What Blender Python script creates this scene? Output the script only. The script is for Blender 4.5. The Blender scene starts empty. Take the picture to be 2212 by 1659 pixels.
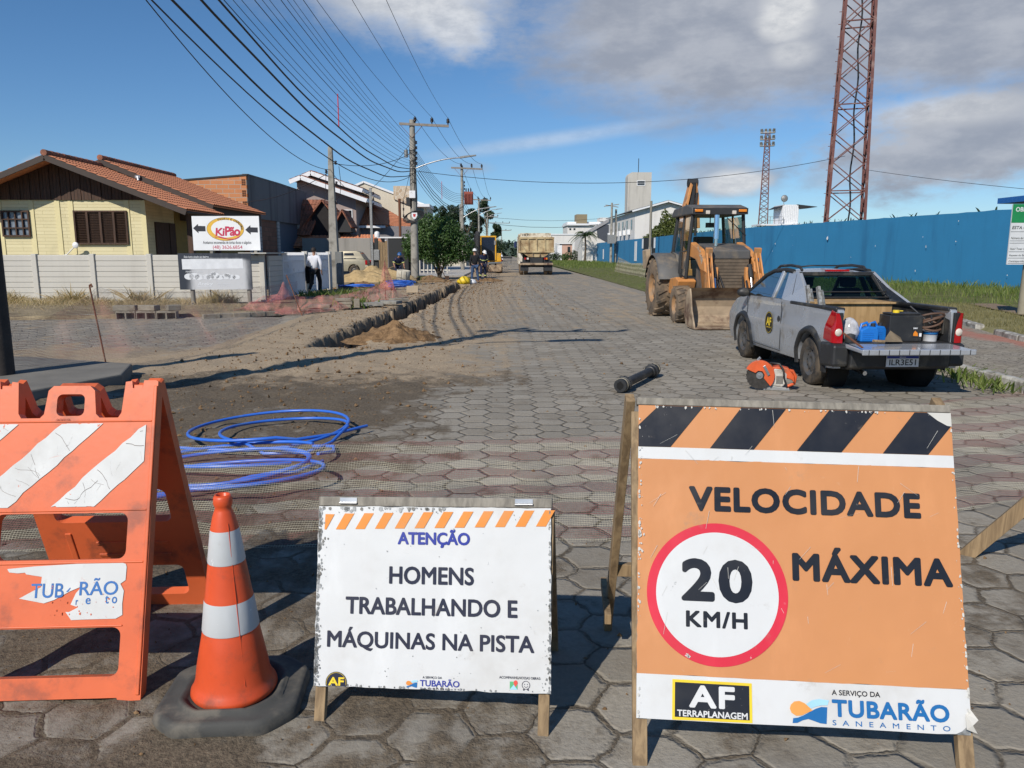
import bpy, bmesh, math, random
from mathutils import Vector, Matrix, noise as mn
R = math.radians
rnd = random.Random(7)
SC = bpy.context.scene
COL = SC.collection

# ---------------------------------------------------------------- camera, sky, sun, exposure
cam_d = bpy.data.cameras.new("camera")
cam = bpy.data.objects.new("camera", cam_d)
COL.objects.link(cam)
cam.location = (0, 0, 1.55)
cam.rotation_euler = (R(90 - 9.65), 0, R(-0.884))
cam_d.sensor_width = 36.0
cam_d.lens = 36.0 * 1661 / 2212
cam_d.clip_start = 0.05
cam_d.clip_end = 3000
SC.camera = cam
SUN = Vector((-0.65, -1.07, 1.0)).normalized()      # towards the sun
SUN_EL = math.asin(SUN.z)
SUN_ROT = math.atan2(SUN.x, SUN.y)
sun_d = bpy.data.lights.new("sun", 'SUN')
sun_d.energy = 4.5
sun_d.angle = R(0.5)
sun_d.color = (1.0, 0.93, 0.83)
sun = bpy.data.objects.new("sun", sun_d)
sun.rotation_euler = SUN.to_track_quat('Z', 'Y').to_euler()
sun.location = (-20, -30, 40)
COL.objects.link(sun)
SC.view_settings.view_transform = 'Standard'
SC.view_settings.look = 'None'
SC.view_settings.exposure = 0.0
SC.view_settings.gamma = 1.0
try:
    SC.view_settings.use_curve_mapping = False
except Exception:
    pass


class NT:
    """small helper to write shader node graphs as expressions"""
    def __init__(s, tree):
        s.t = tree
        s.t.nodes.clear()

    def n(s, typ, **k):
        nd = s.t.nodes.new(typ)
        for a, v in k.items():
            setattr(nd, a, v)
        return nd

    def put(s, sock, v):
        if v is None:
            return
        if isinstance(v, bpy.types.NodeSocket):
            s.t.links.new(v, sock)
        else:
            if sock.type == 'RGBA' and len(v) == 3:
                v = (*v, 1)
            sock.default_value = v

    def m(s, op, a, b=None, c=None, clamp=False):
        nd = s.n('ShaderNodeMath', operation=op, use_clamp=clamp)
        for i, v in enumerate((a, b, c)):
            s.put(nd.inputs[i], v)
        return nd.outputs[0]

    def v(s, op, a, b=None, c=None, out=0):
        nd = s.n('ShaderNodeVectorMath', operation=op)
        for i, x in enumerate((a, b, c)):
            s.put(nd.inputs[i], x)
        return nd.outputs['Value'] if op in ('LENGTH', 'DOT_PRODUCT', 'DISTANCE') else nd.outputs[0]

    def sep(s, v):
        nd = s.n('ShaderNodeSeparateXYZ')
        s.put(nd.inputs[0], v)
        return nd.outputs

    def comb(s, x=0.0, y=0.0, z=0.0):
        nd = s.n('ShaderNodeCombineXYZ')
        for i, q in enumerate((x, y, z)):
            s.put(nd.inputs[i], q)
        return nd.outputs[0]

    def noise(s, vec, scale=5.0, detail=3.0, rough=0.55, dist=0.0, color=False):
        nd = s.n('ShaderNodeTexNoise')
        s.put(nd.inputs['Vector'], vec)
        nd.inputs['Scale'].default_value = scale
        nd.inputs['Detail'].default_value = detail
        nd.inputs['Roughness'].default_value = rough
        nd.inputs['Distortion'].default_value = dist
        return nd.outputs['Color' if color else 'Fac']

    def ramp(s, fac, lo, hi, a=0.0, b=1.0, smooth=True):
        nd = s.n('ShaderNodeMapRange', interpolation_type='SMOOTHSTEP' if smooth else 'LINEAR')
        s.put(nd.inputs['Value'], fac)
        s.put(nd.inputs['From Min'], lo)
        s.put(nd.inputs['From Max'], hi)
        nd.inputs['To Min'].default_value = a
        nd.inputs['To Max'].default_value = b
        return nd.outputs['Result']

    def mix(s, f, a, b, blend='MIX'):
        nd = s.n('ShaderNodeMix', data_type='RGBA', blend_type=blend)
        s.put(nd.inputs[0], f)
        s.put(nd.inputs[6], a)
        s.put(nd.inputs[7], b)
        return nd.outputs[2]

    def coord(s, w='Object'):
        return s.n('ShaderNodeTexCoord').outputs[w]

    def bump(s, h, strength=0.3, dist=0.02):
        nd = s.n('ShaderNodeBump')
        nd.inputs['Strength'].default_value = strength
        nd.inputs['Distance'].default_value = dist
        s.put(nd.inputs['Height'], h)
        return nd.outputs[0]

    def bsdf(s, color, rough=0.6, metal=0.0, normal=None, alpha=None, spec=None, trans=None, coat=None):
        nd = s.n('ShaderNodeBsdfPrincipled')
        s.put(nd.inputs['Base Color'], color)
        s.put(nd.inputs['Roughness'], rough)
        s.put(nd.inputs['Metallic'], metal)
        s.put(nd.inputs['Normal'], normal)
        s.put(nd.inputs['Alpha'], alpha)
        s.put(nd.inputs['Specular IOR Level'], spec)
        s.put(nd.inputs['Transmission Weight'], trans)
        s.put(nd.inputs['Coat Weight'], coat)
        return nd.outputs[0]

    def out(s, sh, world=False):
        o = s.n('ShaderNodeOutputWorld' if world else 'ShaderNodeOutputMaterial')
        s.t.links.new(sh, o.inputs['Surface'])


# world: Nishita sky with clouds laid out by compass direction and height
world = bpy.data.worlds.new("World")
SC.world = world
world.use_nodes = True
w = NT(world.node_tree)
sky = w.n('ShaderNodeTexSky', sky_type='NISHITA', sun_disc=False)
sky.sun_elevation = SUN_EL
sky.sun_rotation = SUN_ROT
sky.air_density = 1.0
sky.dust_density = 0.0
sky.ozone_density = 3.0
dvec = w.coord('Generated')
dx, dy, dz = w.sep(dvec)
az = w.m('MULTIPLY', w.m('ARCTAN2', dx, dy), 57.2958)
el = w.m('MULTIPLY', w.m('ARCSINE', dz), 57.2958)
flat = w.comb(w.m('MULTIPLY', az, 0.055), w.m('MULTIPLY', el, 0.12), 0.0)
w1 = w.noise(flat, 1.6, 6, 0.55)
w2 = w.noise(w.v('ADD', flat, (7.3, 2.1, 0)), 4.5, 5, 0.6)
w3 = w.noise(w.v('ADD', flat, (3.7, 9.1, 0)), 10.0, 5, 0.65)
warp = w.m('ADD', w.m('MULTIPLY', w.m('SUBTRACT', w1, 0.5), 0.9), w.m('ADD', w.m('MULTIPLY', w.m('SUBTRACT', w2, 0.5), 1.0), w.m('MULTIPLY', w.m('SUBTRACT', w3, 0.5), 0.7)))


def blob(a0, e0, ra, re, soft, amt=1.0, tilt=0.0, wk=1.0):
    u = w.m('SUBTRACT', az, a0)
    v = w.m('SUBTRACT', el, e0)
    if tilt:
        v = w.m('SUBTRACT', v, w.m('MULTIPLY', u, tilt))
    u = w.m('DIVIDE', u, ra)
    v = w.m('DIVIDE', v, re)
    d = w.m('SQRT', w.m('ADD', w.m('MULTIPLY', u, u), w.m('MULTIPLY', v, v)))
    d = w.m('ADD', d, w.m('MULTIPLY', warp, wk))
    return w.ramp(d, 1.0 - soft, 1.0 + soft, amt, 0.0)


def mx(*a):
    r = a[0]
    for q in a[1:]:
        r = w.m('MAXIMUM', r, q)
    return r


CLOUD_GREY = mx(blob(16, 14.6, 14.0, 5.2, 0.4, 0.95, -0.02, 0.55), blob(31, 14.4, 12.0, 4.6, 0.35, 0.95, 0.02, 0.55), blob(6, 20.5, 10.0, 3.0, 0.5, 0.85), blob(22, 22, 9, 2.6, 0.5, 0.8),
                blob(31, 7.0, 9.0, 2.9, 0.35, 0.95, 0.10), blob(15.8, 5.2, 3.6, 1.1, 0.5, 0.75),
                blob(23, 4.9, 2.0, 0.7, 0.5, 0.5), blob(12, 8.6, 2.4, 0.8, 0.6, 0.3), blob(-2, 6.0, 1.4, 0.4, 0.6, 0.3),
                blob(-9, 19, 9, 3.6, 0.6, 0.5))
CLOUD_WHITE = mx(blob(-7.5, 18.3, 6.8, 3.4, 0.6, 0.8, -0.25, 0.9), blob(-3.4, 15.4, 3.0, 1.7, 0.5, 0.8, -0.1, 1.1), blob(19.4, 15.4, 1.9, 1.7, 0.4, 0.9, 0, 1.1), blob(19.9, 12.9, 1.4, 0.8, 0.5, 0.5, 0, .7), blob(29, 8.8, 4.5, 0.9, .6, .5), blob(16.6, 4.9, 2.0, 0.8, 0.4, 0.8),
                 blob(-29.6, 5.2, 1.0, 0.6, 0.5, 0.75, 0, 0.6), blob(27.0, 8.6, 4.0, 0.8, 0.6, 0.3), blob(4.0, 8.0, 7.0, 0.42, 0.9, 0.34, 0.13, 0.25))
low = w.ramp(el, 0.0, 24.0, 0.0, 1.0, False)
tint = w.mix(low, (0.74, 0.96, 1.27), (0.58, 0.95, 1.20))
skyc = w.v('MULTIPLY', sky.outputs[0], tint)
grey = w.mix(w.ramp(w.m('ADD', w2, w.m('MULTIPLY', w.m('SUBTRACT', w1, .5), .8)), 0.3, 0.75), (4.1, 4.5, 5.4), (6.0, 6.3, 7.0))
white = w.mix(w.ramp(w3, 0.3, 0.7), (7.4, 7.7, 8.2), (10.4, 10.5, 10.6))
c = w.mix(CLOUD_GREY, skyc, grey)
c = w.mix(CLOUD_WHITE, c, white)
bg = w.n('ShaderNodeBackground')
w.put(bg.inputs[0], c)
bg.inputs[1].default_value = 0.078
w.out(bg.outputs[0], True)

# ---------------------------------------------------------------- materials
MATS = {}


def newmat(name):
    m = bpy.data.materials.new(name)
    m.use_nodes = True
    MATS[name] = m
    return m, NT(m.node_tree)


def mat(name, c, rough=0.6, metal=0.0, var=0.12, vs=5.0, bump=0.0, bs=60.0, dirt=None, da=0.5, ds=4.0, spec=None, alpha=None, coat=None, tone=None):
    """painted / plain surface: colour with soft variation, optional patchy dirt and bump"""
    if name in MATS:
        return MATS[name]
    m, t = newmat(name)
    p = t.coord()
    n1 = t.noise(p, vs, 5, 0.6)
    k = t.ramp(n1, 0.25, 0.75, 1 - var, 1 + var, False)
    col = t.v('SCALE', c)
    col.node.inputs['Scale'].default_value = 1
    t.put(col.node.inputs['Scale'], k)
    if dirt:
        n2 = t.noise(t.v('ADD', p, (3.1, 1.7, 9.2)), ds, 6, 0.65)
        col = t.mix(t.ramp(n2, 0.62 - 0.35 * da, 0.78 - 0.2 * da, 0, 1), col, dirt)
    nrm = None
    if bump:
        nrm = t.bump(t.noise(p, bs, 5, 0.6), bump, 0.01)
    rr = t.ramp(n1, 0.2, 0.8, max(0.02, rough - 0.08), min(1, rough + 0.1), False)
    t.out(t.bsdf(col, rr, metal, nrm, alpha, spec, None, coat))
    return m


def worn(name, c, under, amount=0.3, scale=14.0, rough=0.45, smudge=(0.35, 0.32, 0.27), bump=0.0):
    """sign or sticker paint with chips down to another colour, thin scratches and smudges"""
    m, t = newmat(name)
    p = t.coord()
    sm = t.noise(p, 3.0, 5, 0.65)
    col = t.mix(t.ramp(sm, 0.45, 0.8, 0, 0.38), c, smudge)
    sheen = t.noise(t.v('MULTIPLY', p, (7, 7, 1.1)), 1.0, 5, 0.6)
    col = t.mix(t.ramp(sheen, 0.5, 0.78, 0, 0.45), col, tuple(min(0.85, q * 1.22 + 0.02) for q in c))  # pale upright streaks in the colour stand for sheen
    mud = t.noise(p, 9, 7, 0.7)
    col = t.mix(t.ramp(mud, 0.62, 0.74, 0, 0.28), col, (0.26, 0.21, 0.155))
    ch = t.noise(p, scale, 8, 0.75, 0.5)
    thr = 0.72 - 0.14 * amount
    chip = t.ramp(ch, thr, thr + 0.015)
    sc = t.noise(t.v('MULTIPLY', t.v('ADD', p, t.v('SCALE', t.noise(p, 2.0, 2, 0.5, 0, True))), (60, 4, 60)), 1.0, 2, 0.5, 0.0)
    scr = t.ramp(sc, 0.735, 0.75)
    f = t.m('MAXIMUM', chip, t.m('MULTIPLY', scr, 0.6 * amount))
    col = t.mix(f, col, under)
    nrm = t.bump(t.m('ADD', t.noise(p, 3.5, 3, 0.5), t.m('MULTIPLY', f, -0.03)), 0.16 + bump, 0.05)
    t.out(t.bsdf(col, t.ramp(sm, 0.2, 0.8, rough - 0.1, rough + 0.2), 0.0, nrm))
    return m


M_ORANGE = mat('orange_plastic', (0.69, 0.135, 0.042), 0.46, var=0.10, vs=4, bump=0.05, bs=30, dirt=(0.34, 0.085, 0.04), da=0.38, ds=5)
M_CONE = mat('cone_plastic', (0.64, 0.082, 0.022), 0.40, var=0.10, vs=6, bump=0.04, bs=20, dirt=(0.30, 0.07, 0.035), da=0.4, ds=7)
M_RUBBER = mat('rubber', (0.035, 0.037, 0.036), 0.75, var=0.3, vs=6, bump=0.2, bs=60, dirt=(0.10, 0.092, 0.075), da=0.7, ds=6)
M_STICK = worn('reflective_white', (0.60, 0.61, 0.60), (0.62, 0.12, 0.04), 0.45, 16)
M_CONEW = worn('cone_sleeve', (0.53, 0.55, 0.56), (0.75, 0.76, 0.76), 0.8, 7, smudge=(0.25, 0.24, 0.22))
M_SIGNW = worn('sign_white', (0.63, 0.64, 0.64), (0.36, 0.37, 0.37), 0.25, 13)
M_SIGNO = worn('sign_orange', (0.57, 0.250, 0.098), (0.70, 0.58, 0.45), 0.12, 11, 0.36, (0.62, 0.26, 0.09))
M_SIGNK = worn('sign_black', (0.012, 0.013, 0.018), (0.55, 0.52, 0.47), 0.22, 11, 0.36, (0.03, 0.03, 0.035))
M_SIGNR = worn('sign_red', (0.62, 0.025, 0.05), (0.65, 0.6, 0.55), 0.15, 11, 0.4, (0.5, 0.05, 0.06))
M_NAVY = worn('ink_navy', (0.016, 0.018, 0.04), (0.6, 0.6, 0.6), 0.15, 18, 0.4, (0.03, 0.03, 0.06))
M_INKB = worn('ink_blue', (0.025, 0.04, 0.30), (0.6, 0.6, 0.6), 0.15, 18, 0.4, (0.04, 0.05, 0.3))
M_INKT = mat('ink_teal', (0.012, 0.13, 0.36), 0.4)
M_SKYB = mat('ink_sky', (0.35, 0.62, 0.78), 0.4)
M_STRO = worn('stripe_orange', (0.72, 0.25, 0.035), (0.6, 0.6, 0.6), 0.45, 13)
M_YEL = mat('ink_yellow', (0.80, 0.58, 0.03), 0.4)
M_GALV = mat('bare_galvanized', (0.34, 0.35, 0.35), 0.5, 0.4, var=0.35, vs=30, dirt=(0.16, 0.15, 0.13), da=0.6, ds=25)


def wood(name, c1, c2, scale=1.0):
    m, t = newmat(name)
    p = t.coord()
    st = t.noise(t.v('MULTIPLY', p, (45 * scale, 45 * scale, 3 * scale)), 1.0, 4, 0.6, 0.4)
    col = t.mix(t.ramp(st, 0.3, 0.7), c1, c2)
    blot = t.noise(p, 7, 4, 0.6)
    col = t.mix(t.ramp(blot, 0.55, 0.85, 0, 0.45), col, tuple(x * 0.45 for x in c1))
    t.out(t.bsdf(col, 0.75, 0, t.bump(st, 0.25, 0.004)))
    return m


M_WOOD = wood('raw_timber', (0.165, 0.11, 0.058), (0.33, 0.23, 0.125))
M_WOODG = wood('grey_timber', (0.17, 0.155, 0.13), (0.30, 0.275, 0.23))
M_WOODD = wood('dark_timber', (0.035, 0.018, 0.011), (0.085, 0.042, 0.024), 0.5)
M_PLY = wood('plywood', (0.30, 0.185, 0.075), (0.46, 0.30, 0.14), 0.25)
M_POLE_C = mat('pole_concrete', (0.30, 0.285, 0.25), 0.85, var=0.2, vs=3, bump=0.15, bs=40, dirt=(0.15, 0.14, 0.12), da=0.4, ds=3)
M_STEEL = mat('steel', (0.45, 0.46, 0.47), 0.35, 0.9, var=0.15)
M_CHROME = mat('chrome', (0.70, 0.74, 0.80), 0.12, 1.0, var=0.05)
M_DARK = mat('dark_rubber_cable', (0.012, 0.012, 0.015), 0.6)
M_BLACKP = mat('black_plastic', (0.020, 0.021, 0.023), 0.5, var=0.25, bump=0.08, dirt=(0.07, 0.065, 0.055), da=0.35)
M_HOSE = mat('blue_hose', (0.035, 0.15, 0.62), 0.35, var=0.1, dirt=(0.12, 0.22, 0.5), da=0.2)


# ---------------------------------------------------------------- mesh helpers
class MB:
    """collects faces and links them as ONE mesh object"""
    def __init__(s):
        s.v, s.f, s.i, s.sm = [], [], [], []
        s.T = Matrix()
        s.mi = 0
        s.smooth = False

    def add(s, pts, faces, mi=None, smooth=None):
        b = len(s.v)
        for p in pts:
            s.v.append(tuple(s.T @ Vector(p)))
        for f in faces:
            s.f.append([b + k for k in f])
            s.i.append(s.mi if mi is None else mi)
            s.sm.append(s.smooth if smooth is None else smooth)
        return s

    def poly(s, pts, mi=None):
        return s.add(pts, [list(range(len(pts)))], mi)

    def box(s, x0, x1, y0, y1, z0, z1, mi=None):
        p = [(x, y, z) for z in (z0, z1) for y in (y0, y1) for x in (x0, x1)]
        return s.add(p, [(0, 2, 3, 1), (4, 5, 7, 6), (0, 1, 5, 4), (2, 6, 7, 3), (0, 4, 6, 2), (1, 3, 7, 5)], mi)

    def beam(s, a, b, w, h=None, mi=None, up=(0, 0, 1)):
        """bar with a rectangular section from a to b"""
        a, b = Vector(a), Vector(b)
        h = w if h is None else h
        d = (b - a).normalized()
        u = Vector(up)
        if abs(d.dot(u)) > 0.98:
            u = Vector((0, 1, 0))
        sx = d.cross(u).normalized() * (w / 2)
        sy = sx.cross(d).normalized() * (h / 2)
        p = [q + sx * i + sy * j for q in (a, b) for j in (-1, 1) for i in (-1, 1)]
        return s.add(p, [(0, 1, 3, 2), (4, 6, 7, 5), (0, 4, 5, 1), (2, 3, 7, 6), (0, 2, 6, 4), (1, 5, 7, 3)], mi)

    def tube(s, pts, r, n=8, mi=None, caps=True, closed=False, smooth=True):
        pts = [Vector(p) for p in pts]
        rs = r if isinstance(r, (list, tuple)) else [r] * len(pts)
        ring, N = [], len(pts)
        ref = None
        for k, p in enumerate(pts):
            if closed:
                d = pts[(k + 1) % N] - pts[k - 1]
            else:
                d = pts[min(k + 1, N - 1)] - pts[max(k - 1, 0)]
            d.normalize()
            if ref is None:
                ref = Vector((0, 0, 1)) if abs(d.z) < 0.9 else Vector((1, 0, 0))
            sx = d.cross(ref)
            if sx.length < 1e-6:
                sx = d.orthogonal()
            sx.normalize()
            sy = sx.cross(d).normalized()
            ref = sy
            ring.append([p + (sx * math.cos(2 * math.pi * q / n) + sy * math.sin(2 * math.pi * q / n)) * rs[k] for q in range(n)])
        P = [q for rr in ring for q in rr]
        F = []
        for k in range(N if closed else N - 1):
            a, b = k * n, ((k + 1) % N) * n
            for q in range(n):
                F.append((a + q, a + (q + 1) % n, b + (q + 1) % n, b + q))
        s.add(P, F, mi, smooth)
        if caps and not closed:
            s.add(ring[0][::-1], [list(range(n))], mi, False)
            s.add(ring[-1], [list(range(n))], mi, False)
        return s

    def cyl(s, a, b, r, n=16, mi=None, r2=None):
        return s.tube([a, b], [r, r if r2 is None else r2], n, mi)

    def lathe(s, prof, n=24, mi=None, axis='Z', c=(0, 0, 0), smooth=True, caps=True):
        """profile of (radius, height) turned round an axis through c"""
        P, F = [], []
        for (r, h) in prof:
            for q in range(n):
                a = 2 * math.pi * q / n
                x, y = r * math.cos(a), r * math.sin(a)
                P.append({'Z': (x, y, h), 'Y': (x, h, -y), 'X': (h, x, y)}[axis])
        for k in range(len(prof) - 1):
            for q in range(n):
                F.append((k * n + q, k * n + (q + 1) % n, (k + 1) * n + (q + 1) % n, (k + 1) * n + q))
        P = [(p[0] + c[0], p[1] + c[1], p[2] + c[2]) for p in P]
        s.add(P, F, mi, smooth)
        if caps:
            if prof[0][0] > 1e-4:
                s.add(P[:n][::-1], [list(range(n))], mi, False)
            if prof[-1][0] > 1e-4:
                s.add(P[-n:], [list(range(n))], mi, False)
        return s

    def prism(s, pts2, a, b, plane='YZ', mi=None):
        """2D outline pushed from a to b along the remaining axis"""
        def P(u, v, k):
            return {'YZ': (k, u, v), 'XZ': (u, k, v), 'XY': (u, v, k)}[plane]
        n = len(pts2)
        p = [P(u, v, a) for u, v in pts2] + [P(u, v, b) for u, v in pts2]
        F = [list(range(n))[::-1], list(range(n, 2 * n))]
        F += [(k, (k + 1) % n, n + (k + 1) % n, n + k) for k in range(n)]
        return s.add(p, F, mi)

    def grid(s, fn, nu, nv, mi=None, smooth=True):
        P = [fn(i / nu, j / nv) for j in range(nv + 1) for i in range(nu + 1)]
        F = [(j * (nu + 1) + i, j * (nu + 1) + i + 1, (j + 1) * (nu + 1) + i + 1, (j + 1) * (nu + 1) + i) for j in range(nv) for i in range(nu)]
        return s.add(P, F, mi, smooth)

    def text(s, body, x0, x1, y0, y1, z=0.0, mi=None, bold=0.0, gap=1.0, shear=0.0):
        """lettering fitted into x0..x1, y0..y1 of the local XY plane, facing +Z"""
        cu = bpy.data.curves.new('t', 'FONT')
        cu.body = body
        cu.size = 1.0
        cu.space_character = gap
        cu.shear = shear
        cu.resolution_u = 4
        ob = bpy.data.objects.new('t', cu)
        me = bpy.data.meshes.new_from_object(ob)
        vs = [q.co.copy() for q in me.vertices]
        fs = [list(q.vertices) for q in me.polygons]
        bpy.data.meshes.remove(me)
        bpy.data.objects.remove(ob)
        bpy.data.curves.remove(cu)
        if not vs:
            return s
        ax, bx = min(q.x for q in vs), max(q.x for q in vs)
        ay, by = min(q.y for q in vs), max(q.y for q in vs)
        # heavier weights: the outline is laid down again a hair to each side
        o = 0.62 * bold * (y1 - y0) / max(by - ay, 1e-6)
        x0, x1, y0, y1 = x0 + o, x1 - o, y0 + o, y1 - o
        kx, ky = (x1 - x0) / max(bx - ax, 1e-6), (y1 - y0) / max(by - ay, 1e-6)
        offs = [(0, 0)] + ([(q * o * math.cos(R(a)), q * o * math.sin(R(a))) for q, n in ((1, 16), (0.5, 6)) for a in [360 * i / n for i in range(n)]] if o else [])
        for k, (ox, oy) in enumerate(offs):
            s.add([(x0 + ox + (q.x - ax) * kx, y0 + oy + (q.y - ay) * ky, z + 0.00002 * k) for q in vs], fs, mi, False)
        return s

    def build(s, name, mats, parent=None, bevel=0.0, loc=None, seg=2, weld=False):
        me = bpy.data.meshes.new(name)
        me.from_pydata(s.v, [], s.f)
        for m in (mats if isinstance(mats, (list, tuple)) else [mats]):
            me.materials.append(m)
        me.polygons.foreach_set('material_index', s.i)
        me.polygons.foreach_set('use_smooth', s.sm)
        me.update()
        ob = bpy.data.objects.new(name, me)
        COL.objects.link(ob)
        if parent is not None:
            ob.parent = parent
        if loc is not None:
            ob.location = loc
        if bevel:
            b = ob.modifiers.new('bevel', 'BEVEL')
            b.width = bevel
            b.segments = seg
            b.limit_method = 'ANGLE'
            b.angle_limit = R(40)
            b.harden_normals = False
        return ob


def tag(o, label=None, cat=None, group=None, kind=None):
    for k, q in (('label', label), ('category', cat), ('group', group), ('kind', kind)):
        if q:
            o[k] = q
    return o


def thing(name, label, cat, loc=(0, 0, 0), rz=0.0, group=None):
    o = bpy.data.objects.new(name, None)
    o.empty_display_size = 0.2
    COL.objects.link(o)
    o.location = loc
    o.rotation_euler = (0, 0, rz)
    return tag(o, label, cat, group)


def clone(o, parent=None):
    c = o.copy()
    COL.objects.link(c)
    if parent is not None:
        c.parent = parent
    for ch in [q for q in bpy.data.objects if q.parent == o]:
        clone(ch, c)
    return c


def fbm(x, y, z=0.0, o=4):
    return mn.fractal(Vector((x, y, z)), 1.0, 2.0, o)


def sstep(a, b, x):
    t = max(0.0, min(1.0, (x - a) / (b - a)))
    return t * t * (3 - 2 * t)
# ---------------------------------------------------------------- ground, road, pavements
TY0, TY1 = 13.1, 41.5


def trench_x(y):
    return -2.83 + 0.033 * (y - 13)


def hexmat():
    m, t = newmat('paver_road')
    p = t.coord()
    wob = t.v('SCALE', t.v('SUBTRACT', t.noise(p, 9, 3, 0.6, 0, True), (0.5, 0.5, 0.5)))
    wob.node.inputs['Scale'].default_value = 0.055
    wob2 = t.v('SCALE', t.v('SUBTRACT', t.noise(p, 1.3, 2, 0.5, 0, True), (0.5, 0.5, 0.5)))
    wob2.node.inputs['Scale'].default_value = 0.10
    q = t.v('MULTIPLY', t.v('ADD', t.v('ADD', p, wob), wob2), (1, 1, 0))
    RR = 0.156
    cx, cy = 1.5 * RR, RR * 0.8660254
    a = t.v('WRAP', q, (cx, cy, 1), (-cx, -cy, -1))
    b = t.v('WRAP', t.v('ADD', q, (cx, cy, 0)), (cx, cy, 1), (-cx, -cy, -1))
    f = t.m('LESS_THAN', t.v('LENGTH', b), t.v('LENGTH', a))
    mixn = t.n('ShaderNodeMix', data_type='VECTOR')
    t.put(mixn.inputs[0], f)
    t.put(mixn.inputs[4], a)
    t.put(mixn.inputs[5], b)
    loc = mixn.outputs[1]
    lx, ly, lz = t.sep(t.v('ABSOLUTE', loc))
    d = t.m('SUBTRACT', cy, t.m('MAXIMUM', ly, t.m('ADD', t.m('MULTIPLY', lx, 0.8660254), t.m('MULTIPLY', ly, 0.5))))
    wn = t.n('ShaderNodeTexWhiteNoise', noise_dimensions='3D')
    idv = t.v('SNAP', t.v('ADD', t.v('SUBTRACT', q, loc), (0.01, 0.01, 0.01)), (0.02, 0.02, 1))
    t.put(wn.inputs['Vector'], idv)
    cell = wn.outputs['Value']
    at = t.n('ShaderNodeAttribute', attribute_name='mask')
    ar, ag, ab = t.sep(at.outputs['Color'])
    n_big = t.noise(p, 0.7, 5, 0.65)
    n_mid = t.noise(p, 3.2, 6, 0.68)
    n_fine = t.noise(p, 42, 5, 0.7)
    n_peb = t.noise(p, 110, 3, 0.6)
    stone = t.mix(cell, (0.252, 0.231, 0.194), (0.345, 0.317, 0.268))
    stone = t.mix(t.ramp(n_mid, 0.35, 0.75, 0, 0.55), stone, (0.285, 0.245, 0.188))
    stone = t.mix(t.ramp(n_fine, 0.3, 0.75, 0, 0.35), stone, (0.155, 0.14, 0.115))
    stone = t.mix(t.ramp(t.noise(p, 1.6, 5, 0.7), 0.48, 0.72, 0, 0.6), stone, (0.150, 0.130, 0.104))
    jn = t.ramp(t.m('ADD', d, t.m('MULTIPLY', t.m('SUBTRACT', n_mid, 0.52), 0.055)), 0.001, 0.011, 1, 0)
    soil = t.mix(t.ramp(n_fine, 0.3, 0.7), (0.070, 0.056, 0.040), (0.125, 0.102, 0.072))
    col = t.mix(t.m('MULTIPLY', jn, t.ramp(t.noise(t.v('ADD', p, (2, 8, 0)), 1.9, 5, 0.7), 0.36, 0.62, 0.22, 0.95)), stone, soil)
    dark = t.mix(t.ramp(n_fine, 0.28, 0.72), (0.074, 0.059, 0.042), (0.178, 0.142, 0.100))
    tan = t.mix(t.ramp(n_fine, 0.28, 0.72), (0.255, 0.198, 0.132), (0.425, 0.338, 0.238))
    tone = t.ramp(t.m('ADD', ag, t.m('MULTIPLY', t.m('SUBTRACT', n_mid, 0.5), 1.3)), 0.3, 0.7)
    dirt = t.mix(tone, dark, tan)
    ar = t.m('ADD', ar, t.ramp(t.noise(t.v('ADD', p, (5, 3, 0)), 1.1, 6, 0.72), 0.50, 0.70, 0, 0.42))
    trk = t.noise(t.v('MULTIPLY', p, (2.2, 0.13, 1)), 1.0, 4, 0.6)
    ar = t.m('ADD', ar, t.ramp(trk, 0.45, 0.75, -0.06, 0.34))
    cover = t.m('ADD', ar, t.m('ADD', t.m('MULTIPLY', t.m('SUBTRACT', n_big, 0.5), 0.9), t.m('MULTIPLY', t.m('SUBTRACT', n_mid, 0.5), 1.1)))
    cover = t.m('ADD', cover, t.m('MULTIPLY', t.m('SUBTRACT', cell, 0.5), 0.18))
    cover = t.m('ADD', cover, t.m('MULTIPLY', jn, 0.22))
    dm = t.ramp(t.m('ADD', cover, t.m('MULTIPLY', t.m('SUBTRACT', n_fine, 0.5), 0.35)), 0.40, 0.80)
    col = t.mix(dm, col, dirt)
    # raw soil in the cut, its colour darkened for the trench's shade
    col = t.mix(ab, col, t.mix(t.ramp(t.noise(p, 7, 6, 0.7), 0.38, 0.62), (0.032, 0.021, 0.013), (0.200, 0.128, 0.068)))
    h = t.m('ADD', t.m('MULTIPLY', t.ramp(d, 0.0, 0.022, 0, 1), t.m('SUBTRACT', 1.0, dm)), t.m('MULTIPLY', n_fine, 0.45))
    h = t.m('ADD', h, t.m('MULTIPLY', cell, 0.15))
    h = t.m('ADD', h, t.m('MULTIPLY', dm, t.m('ADD', t.m('MULTIPLY', n_peb, 0.5), t.m('MULTIPLY', n_mid, 1.6))))
    t.out(t.bsdf(col, 0.93, 0, t.bump(h, 0.8, 0.017), None, 0.25))
    return m


def groundmat():
    m, t = newmat('ground_soil_grass')
    p = t.coord()
    n1 = t.noise(p, 0.25, 5, 0.6)
    n2 = t.noise(p, 6, 6, 0.7)
    g = t.mix(t.ramp(n2, 0.3, 0.7), (0.035, 0.058, 0.012), (0.085, 0.115, 0.028))
    s = t.mix(t.ramp(n2, 0.3, 0.7), (0.12, 0.10, 0.06), (0.24, 0.20, 0.12))
    t.out(t.bsdf(t.mix(t.ramp(n1, 0.5, 0.68), g, s), 0.95, 0, t.bump(n2, 0.5, 0.05), None, 0.2))
    return m


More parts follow.
